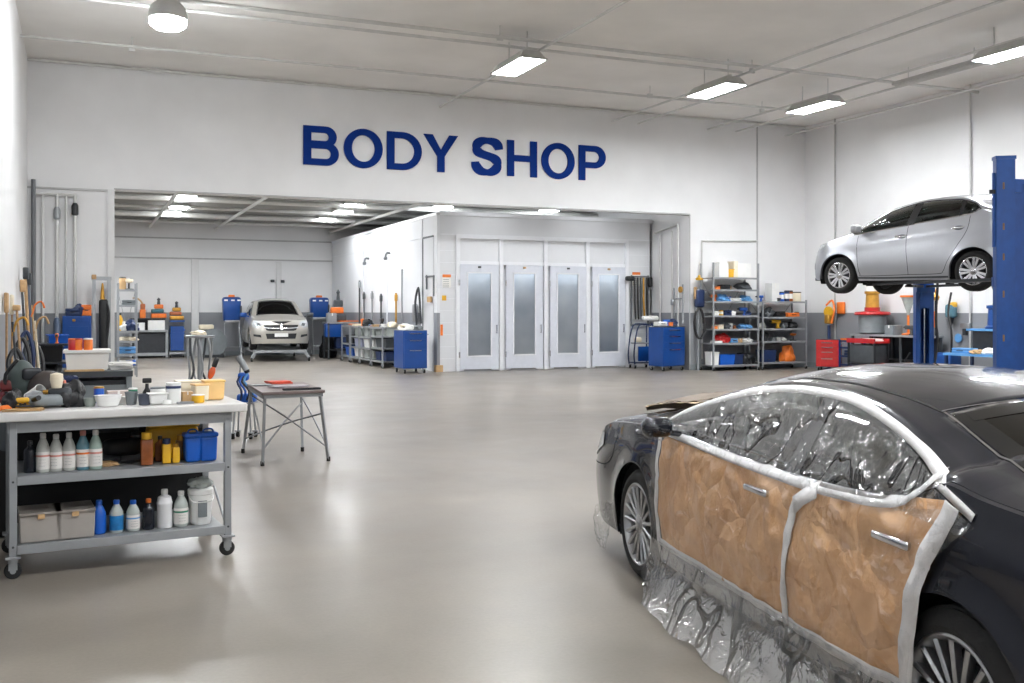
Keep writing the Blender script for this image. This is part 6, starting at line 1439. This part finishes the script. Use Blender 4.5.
for (i,j,a,c_) in ((0,3,.22,.72),(1,2,.24,.74),(0,1,.9,.3),(3,2,.25,.85),(0,3,.9,.22)):
    pa,pb=mixp(i,a),mixp(j,c_); mid=(pa+pb)/2+Vector((0,0,.02)); MB().tube([pa,mid,pb],.010,n=8,smooth=3).build('cross_brace',galv,tt)
def onT(u,v,z=HT+.001):   # u left-right, v front-back on the table top
    a=Vector((*K[1],0)).lerp(Vector((*K[3],0)),u); c_=Vector((*K[0],0)).lerp(Vector((*K[2],0)),u); p=a.lerp(c_,v); return (p.x,p.y,z)
rt=atan2(K[3][1]-K[1][1],K[3][0]-K[1][0])
item('sheet',mat('orange_red_sheet',sr(214,82,58),.5,var=.2),(.26,.18,.03),onT(.52,.86),rt+.1,'orange-red sheet at the back of the folding table')
item('sheet',mat('pale_lilac_sheet',sr(176,170,176),.4,var=.1),(.42,.18,.02),onT(.55,.42),rt+.05,'pale grey sheet lying across the folding table')
item('tray',dark,(.40,.06,.018),onT(.66,.10),rt,'dark flat bar along the front edge of the folding table'); item('sheet',galv,(.22,.18,.014),onT(.16,.7),rt,'grey sanding sheets at the left end of the folding table')
# ------------------------------------------------------------------ blue polishing trolley between bench and folding table
g=G(244,438); t=thing('dust_extractor_trolley','thin-legged trolley with a blue hose bundle behind the right end of the workbench','trolley',(g[0],g[1],0),-YAW)
b=MB()
for (x,y) in ((-.11,-.12),(.12,-.12),(-.11,.12),(.12,.12)): b.cyl((x,y,.07),(x*.8,y*.8,.46),.012,n=8)
b.tube([(-.06,.1,.46),(-.08,.1,.8),(-.05,.08,1.12)],.010); b.build('frame',galv,t); MB().box((0,0,.46),(.30,.30,.02)).build('shelf',galv,t)
for x in (-.11,.12): caster(t,x,-.12,.035); caster(t,x,.12,.035)
MB().bbox((.04,0,.52),(.24,.18,.12),.04).build('motor_unit',bluep,t)
for k in range(4): MB().tube([(-.02+.04*k,-.08,.5),(.0+.05*k,-.12,.62),(-.06+.03*k,-.10,.74),(.0+.02*k,-.05,.84)],.014,n=8).build('hose',[navy,bluep,black,skyb][k],t)
MB().bbox((.0,-.02,.80),(.14,.12,.11),.04).build('hose_connector',bluep,t); MB().cyl((-.06,-.05,1.06),(.05,-.06,.88),.045,.038,n=18).build('grey_sleeve',galv,t); MB().cyl((.05,-.06,.88),(.065,-.062,.85),.04,.028,n=18).build('nozzle',black,t)
t.name='polishing_trolley'
# ------------------------------------------------------------------ left corner of the sign wall
bk=thing('locker','blue steel locker standing against the sign wall at the left','locker',(T(77,23.6),23.62,0))
w_=T(91.5,23.3)-T(62.5,23.3); hL=ZY(76,316,23.3)
MB().box((0,0,hL/2),(w_,.56,hL)).build('locker_body',blue,bk,bevel=.008); MB().box((.03,-.285,hL*.46),(w_-.16,.02,hL*.80)).build('door',blue,bk,bevel=.004); MB().box((.03,-.285,hL-.08),(w_-.16,.02,.09)).build('drawer',blue,bk,bevel=.003); MB().bbox((-.06,-.305,hL-.09),(.06,.02,.05),.008).build('lock',brass,bk)
item('case',navy,(.26,.22,.16),(T(72,23.5),23.5,hL+.001),.1,'dark blue case on top of the blue locker'); item('bag',navy,(.28,.26,.24),(T(79,23.5),23.55,hL+.001),.1,'dark blue bag on top of the blue locker'); item('case',orange,(.2,.2,.24),(T(86,23.5),23.55,hL+.001),.1,'orange case at the right end of the locker top')
pr_=thing('shop_press','grey frame press with a black cylinder left of the wide opening','press',(T(101.5,23.55),23.55,0))
wp=T(109.5,23.5)-T(94.5,23.5); hp=ZY(100,277,23.5); MB().box((-wp/2,0,hp/2),(.07,.12,hp)).box((wp/2,0,hp/2),(.07,.12,hp)).build('upright',steel,pr_); MB().box((0,0,hp-.03),(wp+.1,.14,.08)).build('top_beam',steel,pr_); MB().box((0,0,.06),(wp+.1,.5,.12)).build('foot',dgrey,pr_)
MB().bbox((.04,-.02,1.35),(wp*.62,.16,1.1),.05).build('cylinder',black,pr_); MB().lathe([(0,0),(.05,0),(.035,.18),(.02,.34),(0,.36)],(.02,-.02,1.9),n=12).build('piston_head',brass,pr_); MB().tube([(wp*.28,-.08,1.9),(wp*.5,-.12,1.6),(wp*.42,-.1,1.2),(wp*.3,-.08,.9)],.022).build('hose',hose_m,pr_); MB().bbox((-wp/2,-.05,hp),(.1,.08,.1),.02).build('corner_bracket',wood,pr_)
tag(MB().lathe([(0,0),(.12,0),(.12,.03),(.045,.06),(.04,.72),(.07,.74),(.07,1.4),(.05,1.5),(0,1.52)],(T(57,23.4),23.3,0),n=18).build('gas_cylinder',mat('steel_blue_cyl',sr(84,98,120),.4,.3)),'slim grey-blue cylinder standing left of the blue locker','cylinder')
def LWp(px,off): return (XL+off,YX(px,XL+off))
# long-handled tools leaning on the left wall
def pole(px,z1,off,r,m,head,hm,label,name,cat,lean=.12,hz='top'):
    x,y=LWp(px,off); t=thing(name,label,cat,(x,y,0),0)
    MB().cyl((.10,0,.02),(.10-lean,0,z1),r,n=10).build('handle',m,t)
    hx=.10-lean if hz=='top' else .10; zh=z1 if hz=='top' else .06
    if head=='brush': MB().bbox((hx,0,zh),(.10,.34,.09),.02).build('brush_head',hm,t)
    if head=='hook': MB().tube([(hx,0,zh-.2),(hx+.05,0,zh),(hx+.15,0,zh+.06),(hx+.2,0,zh-.05)],.016).build('hook',hm,t)
    if head=='block': MB().bbox((hx+.02,0,zh),(.1,.16,.22),.02).build('head',hm,t)
    return t
pole(23,2.1,.10,.022,dgrey,'block',wood,'dark pole with a brown head leaning in the left corner','pole','pole')
pole(26,2.35,.12,.03,wood,'block',dgrey,'thick pale wooden pole leaning in the left corner','pole','pole')
pole(29,2.25,.16,.026,mat('slate_pole',sr(86,94,110),.5),'block',dgrey,'slate blue pole beside the thick wooden one','pole','pole')
pole(18,1.7,.14,.02,wood,'brush',tan,'broom with a tan head up leaning on the left wall','broom','broom')
pole(33,1.75,.3,.014,tan,'hook',orange,'thin hooked rod with an orange tip in the left corner','hooked_rod','rod')
pole(14,1.5,.2,.016,dgrey,'hook',brass,'dark hooked rod nearest the viewer on the left wall','hooked_rod','rod')
pole(36,1.5,.42,.018,cream,'hook',wood,'pale hooked rod left of the hanging pipes','hooked_rod','rod')
for px,z0,h_,lab,m_ in ((6.5,1.72,.30,'pale wooden paddle hanging on the left wall, left of two',wood),(12,1.70,.32,'pale wooden paddle hanging on the left wall, right of two',cream)):
    x,y=LWp(px,.05); t=thing('wooden_paddle',lab,'paddle',(x,y,z0),0); MB().bbox((0,0,.05),(.05,.34,h_),.02).build('blade',m_,t); MB().cyl((0,0,-.1),(0,0,-.95),.016,n=8).build('grip',wood,t)
# floor clutter in that corner
def LI(px,off): x,y=LWp(px,off); return (x,y,0)
rk_=rack('narrow dark rack crowded with hoses in the left corner',(XL+.55,20.6,0),pi/2,1.1,.7,[.35,.72,1.05],1.12,mp=dark,ms=dark,casters=False)
def RK(x,y,z): return local(rk_,x,y,z+.002)
item('bin',bluep,(.5,.34,.16),RK(.1,-.1,1.05),pi/2+.1,'blue open bin on top of the dark corner rack'); item('drill',orange,(.22,.12,.2),RK(-.35,-.1,1.05),pi/2,'orange power tool on top of the dark corner rack'); item('bin',black,(.6,.4,.28),RK(0,0,.72),pi/2,'black bin on the middle of the dark corner rack'); item('bag',dgrey,(.7,.4,.3),RK(0,0,.35),pi/2,'charcoal heap on the low shelf of the dark corner rack')
for k,(px,Yh,h_,m_) in enumerate(((19,18.2,1.2,hose_m),(23,18.8,1.3,navy),(28,19.0,1.15,dgrey),(33,19.3,1.05,hose_m),(12,16.0,1.1,black))):
    x,y=T(px,Yh),Yh; o=MB().tube([(x,y,.05),(x+.1,y-.1,h_*.4),(x-.05,y,h_*.8),(x+.05,y+.1,h_),(x+.16,y,h_*.7),(x+.12,y-.05,.1)],.032,n=8,smooth=5).build('looped_hose',m_)
    tag(o,['black looped hose standing in front of the dark corner rack','navy looped hose in front of the dark corner rack','charcoal looped hose right of the navy one in the left corner','thin black looped hose furthest from the left wall','black looped hose closest to the viewer on the left wall'][k],'hose')
for a in ((T(38,14),14,.0,cream,(.5,.4,.5),'box','cream carton stacked on the floor left of the side table'),(T(20,13.2),13.2,.0,black,(.55,.5,.62),'bin','big black bin on the floor left of the side table'),(T(52,15),15,0,red,(.22,.22,.72),'can','tall dark red can behind the side table')):
    item(a[5],a[3],a[4],(a[0],a[1],a[2]),.1,a[6])
item('cloth',cream,(.6,.5,.2),(T(20,13.2),13.2,.63),.2,'cream cloth heaped over the big black bin')
item('cloth',mat('white_rags',sr(206,204,200),.85,var=.08),(.45,.35,.22),(T(38,14),14,.502),.2,'white rags heaped on the cream carton')
# dark floor cabinet just behind the left end of the bench
x_=T(2,8.2); t=thing('equipment_cabinet','dark upright equipment case behind the left end of the workbench','cabinet',(x_-.05,8.4,0)); MB().bbox((0,0,.55),(.42,.4,1.1),.03).build('case_body',black,t); MB().cyl((.1,-.24,.75),(.1,-.20,.75),.12,n=22).build('dial',dgrey,t)
# ------------------------------------------------------------------ back room, left part
YS=25.6
sx0,sx1=T(118,YS),T(136,YS)
zs_=[max(.2,ZY(126,y,YS-.3)) for y in (289.5,305,331,341,354,366)]
rl_=rack('narrow grey rack just inside the wide opening at the left',((sx0+sx1)/2,YS,0),0,sx1-sx0,.6,zs_,ZY(126,283,YS-.3),casters=False)
stock(rl_,sx1-sx0,.6,[(zs_[0],'top shelf',[('jar','tan',.25,.16,.2,.3),('lamp','cream',.6,.22,.2,.26)]),(zs_[1],'second shelf',[('case','grey',.6,.3,.3,.12)]),(zs_[2],'third shelf',[('bottle','yellow',.12,.13,.13,.42),('bag','white',.4,.3,.3,.2),('bag','navy',.72,.32,.3,.24)]),(zs_[3],'fourth shelf',[('cloth','cream',.55,.4,.3,.1)]),(zs_[4],'fifth shelf',[('case','light blue',.5,.4,.3,.16)]),(zs_[5],'bottom shelf',[('sheet','white',.4,.3,.3,.12),('case','blue',.7,.26,.3,.12)])],'the rack just inside the opening')
YW=37.9
def bt(px): return T(px,YW)
z_a,z_b=ZY(148,319,YW),ZY(148,331,YW)
tb_=thing('tool_bench','dark steel bench with a raised back shelf at the back wall, left','workbench',((bt(129)+bt(167))/2,YW,0)); W_=bt(167)-bt(129)
MB().box((0,0,z_b),(W_,.8,.06)).build('bench_top',galv,tb_); MB().box((0,.2,z_a),(W_-.1,.4,.05)).build('raised_shelf',dark,tb_); MB().box((0,.38,(z_a+z_b)/2),(W_-.1,.03,z_a-z_b)).build('back_plate',dark,tb_); MB().box((0,.05,z_b*.55),(W_-.14,.6,z_b*.72)).build('cupboard',dark,tb_); MB().box((0,0,.13),(W_,.8,.1)).build('plinth',galv,tb_)
for sx in (-1,1): MB().box((sx*(W_/2-.04),-.36,z_b/2),(.07,.06,z_b)).build('leg',galv,tb_); caster(tb_,sx*(W_/2-.1),-.36,.05)
item('box',pvc,(.42,.3,.26),(bt(138),YW-.15,z_b+.035),0,'white box at the left on the dark back bench'); item('box',pvc,(.55,.3,.34),(bt(156),YW-.15,z_b+.035),0,'white box at the right on the dark back bench')
def robo(px,zb,s,lab,m1_,m2_,Y=YW):
    t=thing('air_tool_stack',lab,'tool',(T(px,Y),Y+.15,zb+.028)); MB().bbox((0,0,.10*s),(.6*s,.3,.18*s),.03).build('base',m1_,t); MB().bbox((-.05*s,0,.30*s),(.5*s,.26,.16*s),.04).build('middle_body',m2_,t); MB().bbox((0,0,.48*s),(.36*s,.22,.18*s),.04).build('upper_body',m1_,t); MB().lathe([(.0,0),(.07*s,0),(.05*s,.18*s),(.08*s,.22*s),(0,.3*s)],(0,0,.56*s),n=14).build('knob',dgrey,t); return t
robo(159,z_a,.86,'orange and teal tool stack standing on the dark back bench',orange,mat('teal_dark',sr(50,100,110),.4))
t=thing('jib_tool','small orange jib tool with a bent arm at the left of the back bench','tool',(bt(143),YW+.15,z_a+.028)); MB().bbox((0,0,.16),(.2,.2,.32),.04).build('base',orange,t); MB().bbox((0,0,.40),(.16,.18,.22),.04).build('upper_body',mat('rust_tool',sr(170,92,50),.5),t); MB().tube([(0,0,.48),(-.08,0,.62),(-.22,0,.72),(-.34,0,.70)],.03).build('arm',tan,t)
bc=thing('blue_cart','blue shelf cart at the back wall right of the dark bench','cart',(bt(176.5),YW-.05,0)); W_=bt(185)-bt(168.5)
for z,nm in ((ZY(176,321,YW),'upper_tray'),(ZY(176,333,YW),'middle_tray')): MB().box((0,0,z),(W_*.9,.5,.05)).build(nm,blue,bc)
MB().box((0,0,.68),(W_*.8,.46,.86)).build('drawer_box',blue,bc); MB().box((0,0,.16),(W_,.54,.08)).build('base',galv,bc)
for sx in (-1,1): MB().box((sx*W_/2,.2,.75),(.04,.04,1.3)).build('post',greyp,bc); caster(bc,sx*(W_/2-.06),-.2,.05)
item('cloth',bluep,(.45,.3,.2),(bt(177),YW-.1,ZY(176,333,YW)+.03),0,'bright blue cloth on the middle tray of the blue cart')
t=robo(176.5,ZY(176,321,YW),.8,'brass coloured tool standing on the blue cart at the back wall',brass,mat('rust_tool',sr(170,92,50),.5)); t.location.y=YW-.05
# round stand with hoses in the mid-distance
g=G(200,384); ht_=1.65-24*((HC)*F_/(384-CY))/F_
t=thing('hose_stand','round-topped pedestal stand hung with hoses behind the workbench','stand',(g[0],g[1],0)); MB().lathe([(.0,0),(.30,0),(.30,.03),(.06,.06),(.05,ht_-.05),(0,ht_-.05)],n=24).build('pedestal',galv,t); MB().lathe([(0,0),(.31,0),(.33,.02),(.33,.05),(0,.06)],(0,0,ht_-.06),n=28).build('round_top',steel,t)
for k in range(7):
    a=2*pi*k/7; MB().tube([(.24*cos(a),.24*sin(a),ht_-.06),(.27*cos(a+.2),.27*sin(a+.2),ht_*.65),(.22*cos(a+.4),.22*sin(a+.4),ht_*.3),(.25*cos(a),.25*sin(a),.06)],.026,n=7).build('hose',[steel,dgrey,galv][k%3],t)
item('cloth',cream,(.34,.26,.1),(g[0]-.03,g[1],ht_+.002),0,'cream cloth on top of the pedestal hose stand')
t=thing('hose_reel','tan and grey hose reel on the floor at the back wall behind the pedestal','hose reel',(T(212,37.3),37.3,0)); MB().lathe([(0,-.2),(.5,-.2),(.5,-.16),(.2,-.15),(.2,.15),(.5,.16),(.5,.2),(0,.2)],(0,0,.52),n=26,M=Matrix.Rotation(pi/2,4,'X')).build('drum',greyp,t); MB().lathe([(.22,-.12),(.40,-.12),(.42,0),(.40,.12),(.22,.12)],(0,0,.52),n=26,M=Matrix.Rotation(pi/2,4,'X')).build('hose_winding',tan,t); MB().box((0,0,.05),(.8,.5,.1)).build('base',dark,t); MB().bbox((-.2,0,1.08),(.5,.3,.18),.05).build('cloth_cover',cream,t)
# two blue machines on tube stands
YM2=37.6
for px,z0_,z1_,lab in ((231.5,322,297,'blue rounded machine on a tube stand left of the beige car'),(319,319,297.5,'blue rounded machine on a tube stand right of the beige car')):
    x=T(px,YM2); zb_,zt_=ZY(px,z0_,YM2),ZY(px,z1_,YM2); w_=T(px+9.5,YM2)-T(px-9.5,YM2); t=thing('wheel_balancer',lab,'machine',(x,YM2,0)); t.name='wall_machine'
    h_=zt_-zb_; MB().bbox((0,0,zb_+h_/2),(w_,.42,h_),.11,seg=5,taper=.88).build('hood',blue,t); MB().bbox((0,-.02,zb_+.02),(w_*.8,.4,.10),.03).build('sill',galv,t); MB().bbox((0,0,zt_+.03),(.22,.16,.10),.03).build('top_knob',orange,t)
    b=MB()
    for k in (-.22,.02,.24): b.box((k,-.215,zt_-.12),(.12,.012,.05))
    b.build('white_marks',pvc,t); MB().bbox((w_*.42,-.02,zb_+h_*.5),(.14,.3,.3),.04).build('side_grip',dgrey,t)
    b=MB()
    for sx in (-.26,.26): b.cyl((sx,-.1,zb_),(sx*1.15,-.1,.05),.02,n=8); b.cyl((sx*1.15,-.5,.04),(sx*1.15,.3,.04),.02,n=8); b.cyl((sx,-.1,zb_*.85),(sx*1.15,-.5,.05),.014,n=8)
    b.cyl((-.28,-.1,.35),(.28,-.1,.35),.016,n=8); b.build('tube_stand',steel,t)
for px,py in ((272.5,281),(282.5,281.5)):
    tag(MB().bbox((T(px,YB-.1)-.0,YB-.12,ZY(px,py,YB)),(.14,.1,.1),.02).build('wall_switch',dgrey),'small dark switch on the back wall above the beige car, '+('left of the white post' if px<278 else 'right of the white post'),'switch')
# ------------------------------------------------------------------ benches along the booth side
def BS(px,off): return (XBO-off,YX(px,XBO-off),0)
g=G(415.5,373.5); h_=1.65-19.5*26.9/1010
cb=cabinet('blue tool cabinet at the near corner of the booth',(g[0],g[1]+.45,0),0,.66,.86,h_,blue,[1,1.4,2.6],top=galv)
stock(cb,.66,.86,[(h_+.018,'top',[('bag','white',.3,.4,.4,.16),('cloth','grey',.75,.3,.4,.12),('case','cream',.15,.16,.3,.14)])],'the blue cabinet at the booth corner')
offB=.62
def brack(p0,p1,label,h,zs,mcol,nm):
    y0=BS(p0,offB)[1]; y1=BS(p1,offB)[1]; t=rack(label,(XBO-offB-.02,(y0+y1)/2,0),pi/2,abs(y0-y1)-.06,.72,zs,h,mp=galv,ms=galv); t.name=nm; t['category']='rack'; return t,abs(y0-y1)-.06
hh_=1.2
R1,w1=brack(395.5,383.5,'grey wheeled bin rack right behind the blue cabinet on the booth side',hh_,[.2,.58,.92,1.17],galv,'bin_rack')
R2,w2=brack(383,371.5,'grey wheeled bin rack second along the booth side',hh_,[.2,.52,.86,1.17],galv,'bin_rack')
R3,w3=brack(371,362,'grey wheeled bin rack third along the booth side',hh_,[.2,.52,.86,1.17],galv,'bin_rack')
R4,w4=brack(361.5,353,'grey wheeled bin rack farthest along the booth side',hh_,[.2,.6,1.17],galv,'bin_rack')
def fill(Rk,w,z,m,n,lab):
    for k in range(n):
        x=-w/2+w*(k+.5)/n; item('bin',m,(w/n-.06,.5,.26),local(Rk,x,.0,z+.002),pi/2,(lab+(f', {ORD[k]} from the left' if n>1 else '')))
# racks are turned so that local -y looks away from the booth
for Rk in (R1,R2,R3,R4): Rk.rotation_euler.z=-pi/2
fill(R1,w1,.2,navy,2,'navy bin at the bottom of the first booth-side rack'); fill(R1,w1,.58,dgrey,1,'charcoal bin in the middle of the first booth-side rack'); fill(R1,w1,.92,clearp,2,'cloudy bin on the upper shelf of the first booth-side rack')
fill(R2,w2,.2,clearp,2,'cloudy bin at the bottom of the second booth-side rack'); fill(R2,w2,.52,pvc,2,'white bin in the middle of the second booth-side rack'); fill(R2,w2,.86,clearp,2,'cloudy bin on the upper shelf of the second booth-side rack')
fill(R3,w3,.2,pvc,2,'white bin at the bottom of the third booth-side rack'); fill(R3,w3,.52,mat('lilac_bin',sr(150,154,178),.5),2,'pale lilac bin in the middle of the third booth-side rack'); fill(R3,w3,.86,clearp,2,'cloudy bin on the upper shelf of the third booth-side rack')
fill(R4,w4,.2,bluep,1,'bright blue bin at the bottom of the farthest booth-side rack'); fill(R4,w4,.6,dark,1,'dark bin in the middle of the farthest booth-side rack')
for Rk,w,its,pl in ((R1,w1,[('case','navy',.3,.6,.3,.07),('sheet','white',.65,.5,.4,.10),('bag','cream',.9,.3,.3,.16)],'the first booth-side rack'),(R2,w2,[('case','light blue',.25,.6,.2,.06),('sheet','orange',.55,.5,.2,.05),('sheet','tan',.85,.5,.4,.07),('drill','black',.4,.3,.2,.26,.2)],'the second booth-side rack'),(R3,w3,[('drill','orange',.2,.3,.2,.24),('roll','orange',.5,.24,.24,.14),('bag','black',.8,.4,.3,.24)],'the third booth-side rack'),(R4,w4,[('sheet','orange',.3,.6,.3,.06),('sheet','cream',.75,.4,.3,.06)],'the farthest booth-side rack')):
    stock(Rk,w,.7,[(1.172,'top',its)],pl)
# far table with blue box and black bags
p0=(T(342,34.6),34.6,0); ft=thing('side_table','small table with a blue box front at the far end of the booth side','table',(p0[0],p0[1],0),0)
MB().box((0,0,1.25),(1.2,.8,.05)).build('table_top',galv,ft); MB().bbox((-.35,-.2,.98),(.62,.3,.46),.03).build('blue_box',blue,ft); MB().box((0,.1,.3),(1.05,.5,.04)).build('shelf',dark,ft); MB().bbox((.1,0,.55),(.7,.4,.4),.04).build('low_box',navy,ft)
for sx in (-.55,.55):
    for sy in (-.35,.35): MB().box((sx,sy,.62),(.05,.05,1.24)).build('leg',dgrey,ft)
item('sheet',orange,(.7,.4,.04),(p0[0]+.2,p0[1],1.277),.1,'orange sheet on the small far table'); item('box',galv,(.3,.3,.3),(p0[0]-.42,p0[1]-.2,1.277),0,'grey metal box on the small far table')
t=robo(344,0,1.1,'grey and orange machine head above the small far table',dgrey,orange,Y=p0[1]); t.location=(p0[0]-.1,p0[1]+.15,1.277); t.scale=(.8,.8,1.2)
item('bag',black,(.55,.5,.85),(T(328,35.4),35.4,0),0,'black rubbish bag on the floor left of the small far table')
# things standing against the booth side
def wallrod(px,z0,z1,m,lab,nm='wall_rod',knob=None,off=.16):
    x,y,_=BS(px,off); t=thing(nm,lab,'rod',(x,y,z0)); MB().cyl((0,0,0),(0,0,z1-z0),.03,n=8).build('rod',m,t)
    if knob: MB().bbox((0,0,z1-z0-.15),(.09,.11,.22),.035).build('head',knob,t)
wallrod(402,1.2,2.9,steel,'tall thin rod on the booth side above the racks, left of the blue cabinet')
wallrod(396,1.2,2.2,brass,'brass headed rod on the booth side',knob=brass)
wallrod(381,1.2,2.2,dgrey,'dark rod on the booth side over the second rack',knob=dgrey)
wallrod(372,1.2,2.3,galv,'grey rod on the booth side over the third rack',knob=galv)
wallrod(359.5,1.2,2.7,dgrey,'dark tall rod on the booth side over the farthest rack',knob=steel)
wallrod(364,1.2,2.3,dull,'dull rod with hook on the booth side',knob=dgrey)
for px,z_,lab in ((366,3.4,'small dark bracket high on the booth side, far one'),(387,3.45,'small dark bracket high on the booth side, near one')):
    x,y,_=BS(px,.2); tag(MB().tube([(XBO-.1,y,z_),(XBO-.22,y,z_),(XBO-.26,y,z_-.14)],.035).bbox((XBO-.26,y,z_-.16),(.1,.16,.1),.02).build('wall_bracket',dull),lab,'bracket')
t=thing('hose_hanger','looped grey hose on the booth side behind the blue cabinet','hose',BS(420,.2)); MB().tube([(0,.3,1.2),(-.05,.28,1.9),(-.05,.0,2.3),(-.04,-.1,1.9),(0,-.1,1.3)],.03,n=8).build('hose',dgrey,t); MB().bbox((0,.45,1.6),(.1,.3,.5),.04).build('gauge_box',steel,t)
# ------------------------------------------------------------------ world and view
w=bpy.data.worlds.new('world'); S.world=w; w.use_nodes=True
bgn=w.node_tree.nodes['Background']; bgn.inputs[0].default_value=(.93,.96,1,1); bgn.inputs[1].default_value=WORLD
S.view_settings.view_transform='Standard'; S.view_settings.look='None'; S.view_settings.exposure=EXPO; S.view_settings.gamma=1
S.view_settings.use_curve_mapping=False
S.cycles.max_bounces=10; S.cycles.diffuse_bounces=5; S.cycles.glossy_bounces=4; S.cycles.transparent_max_bounces=16; S.cycles.caustics_reflective=False; S.cycles.caustics_refractive=False
S.cycles.use_denoising=True; S.cycles.sample_clamp_indirect=6
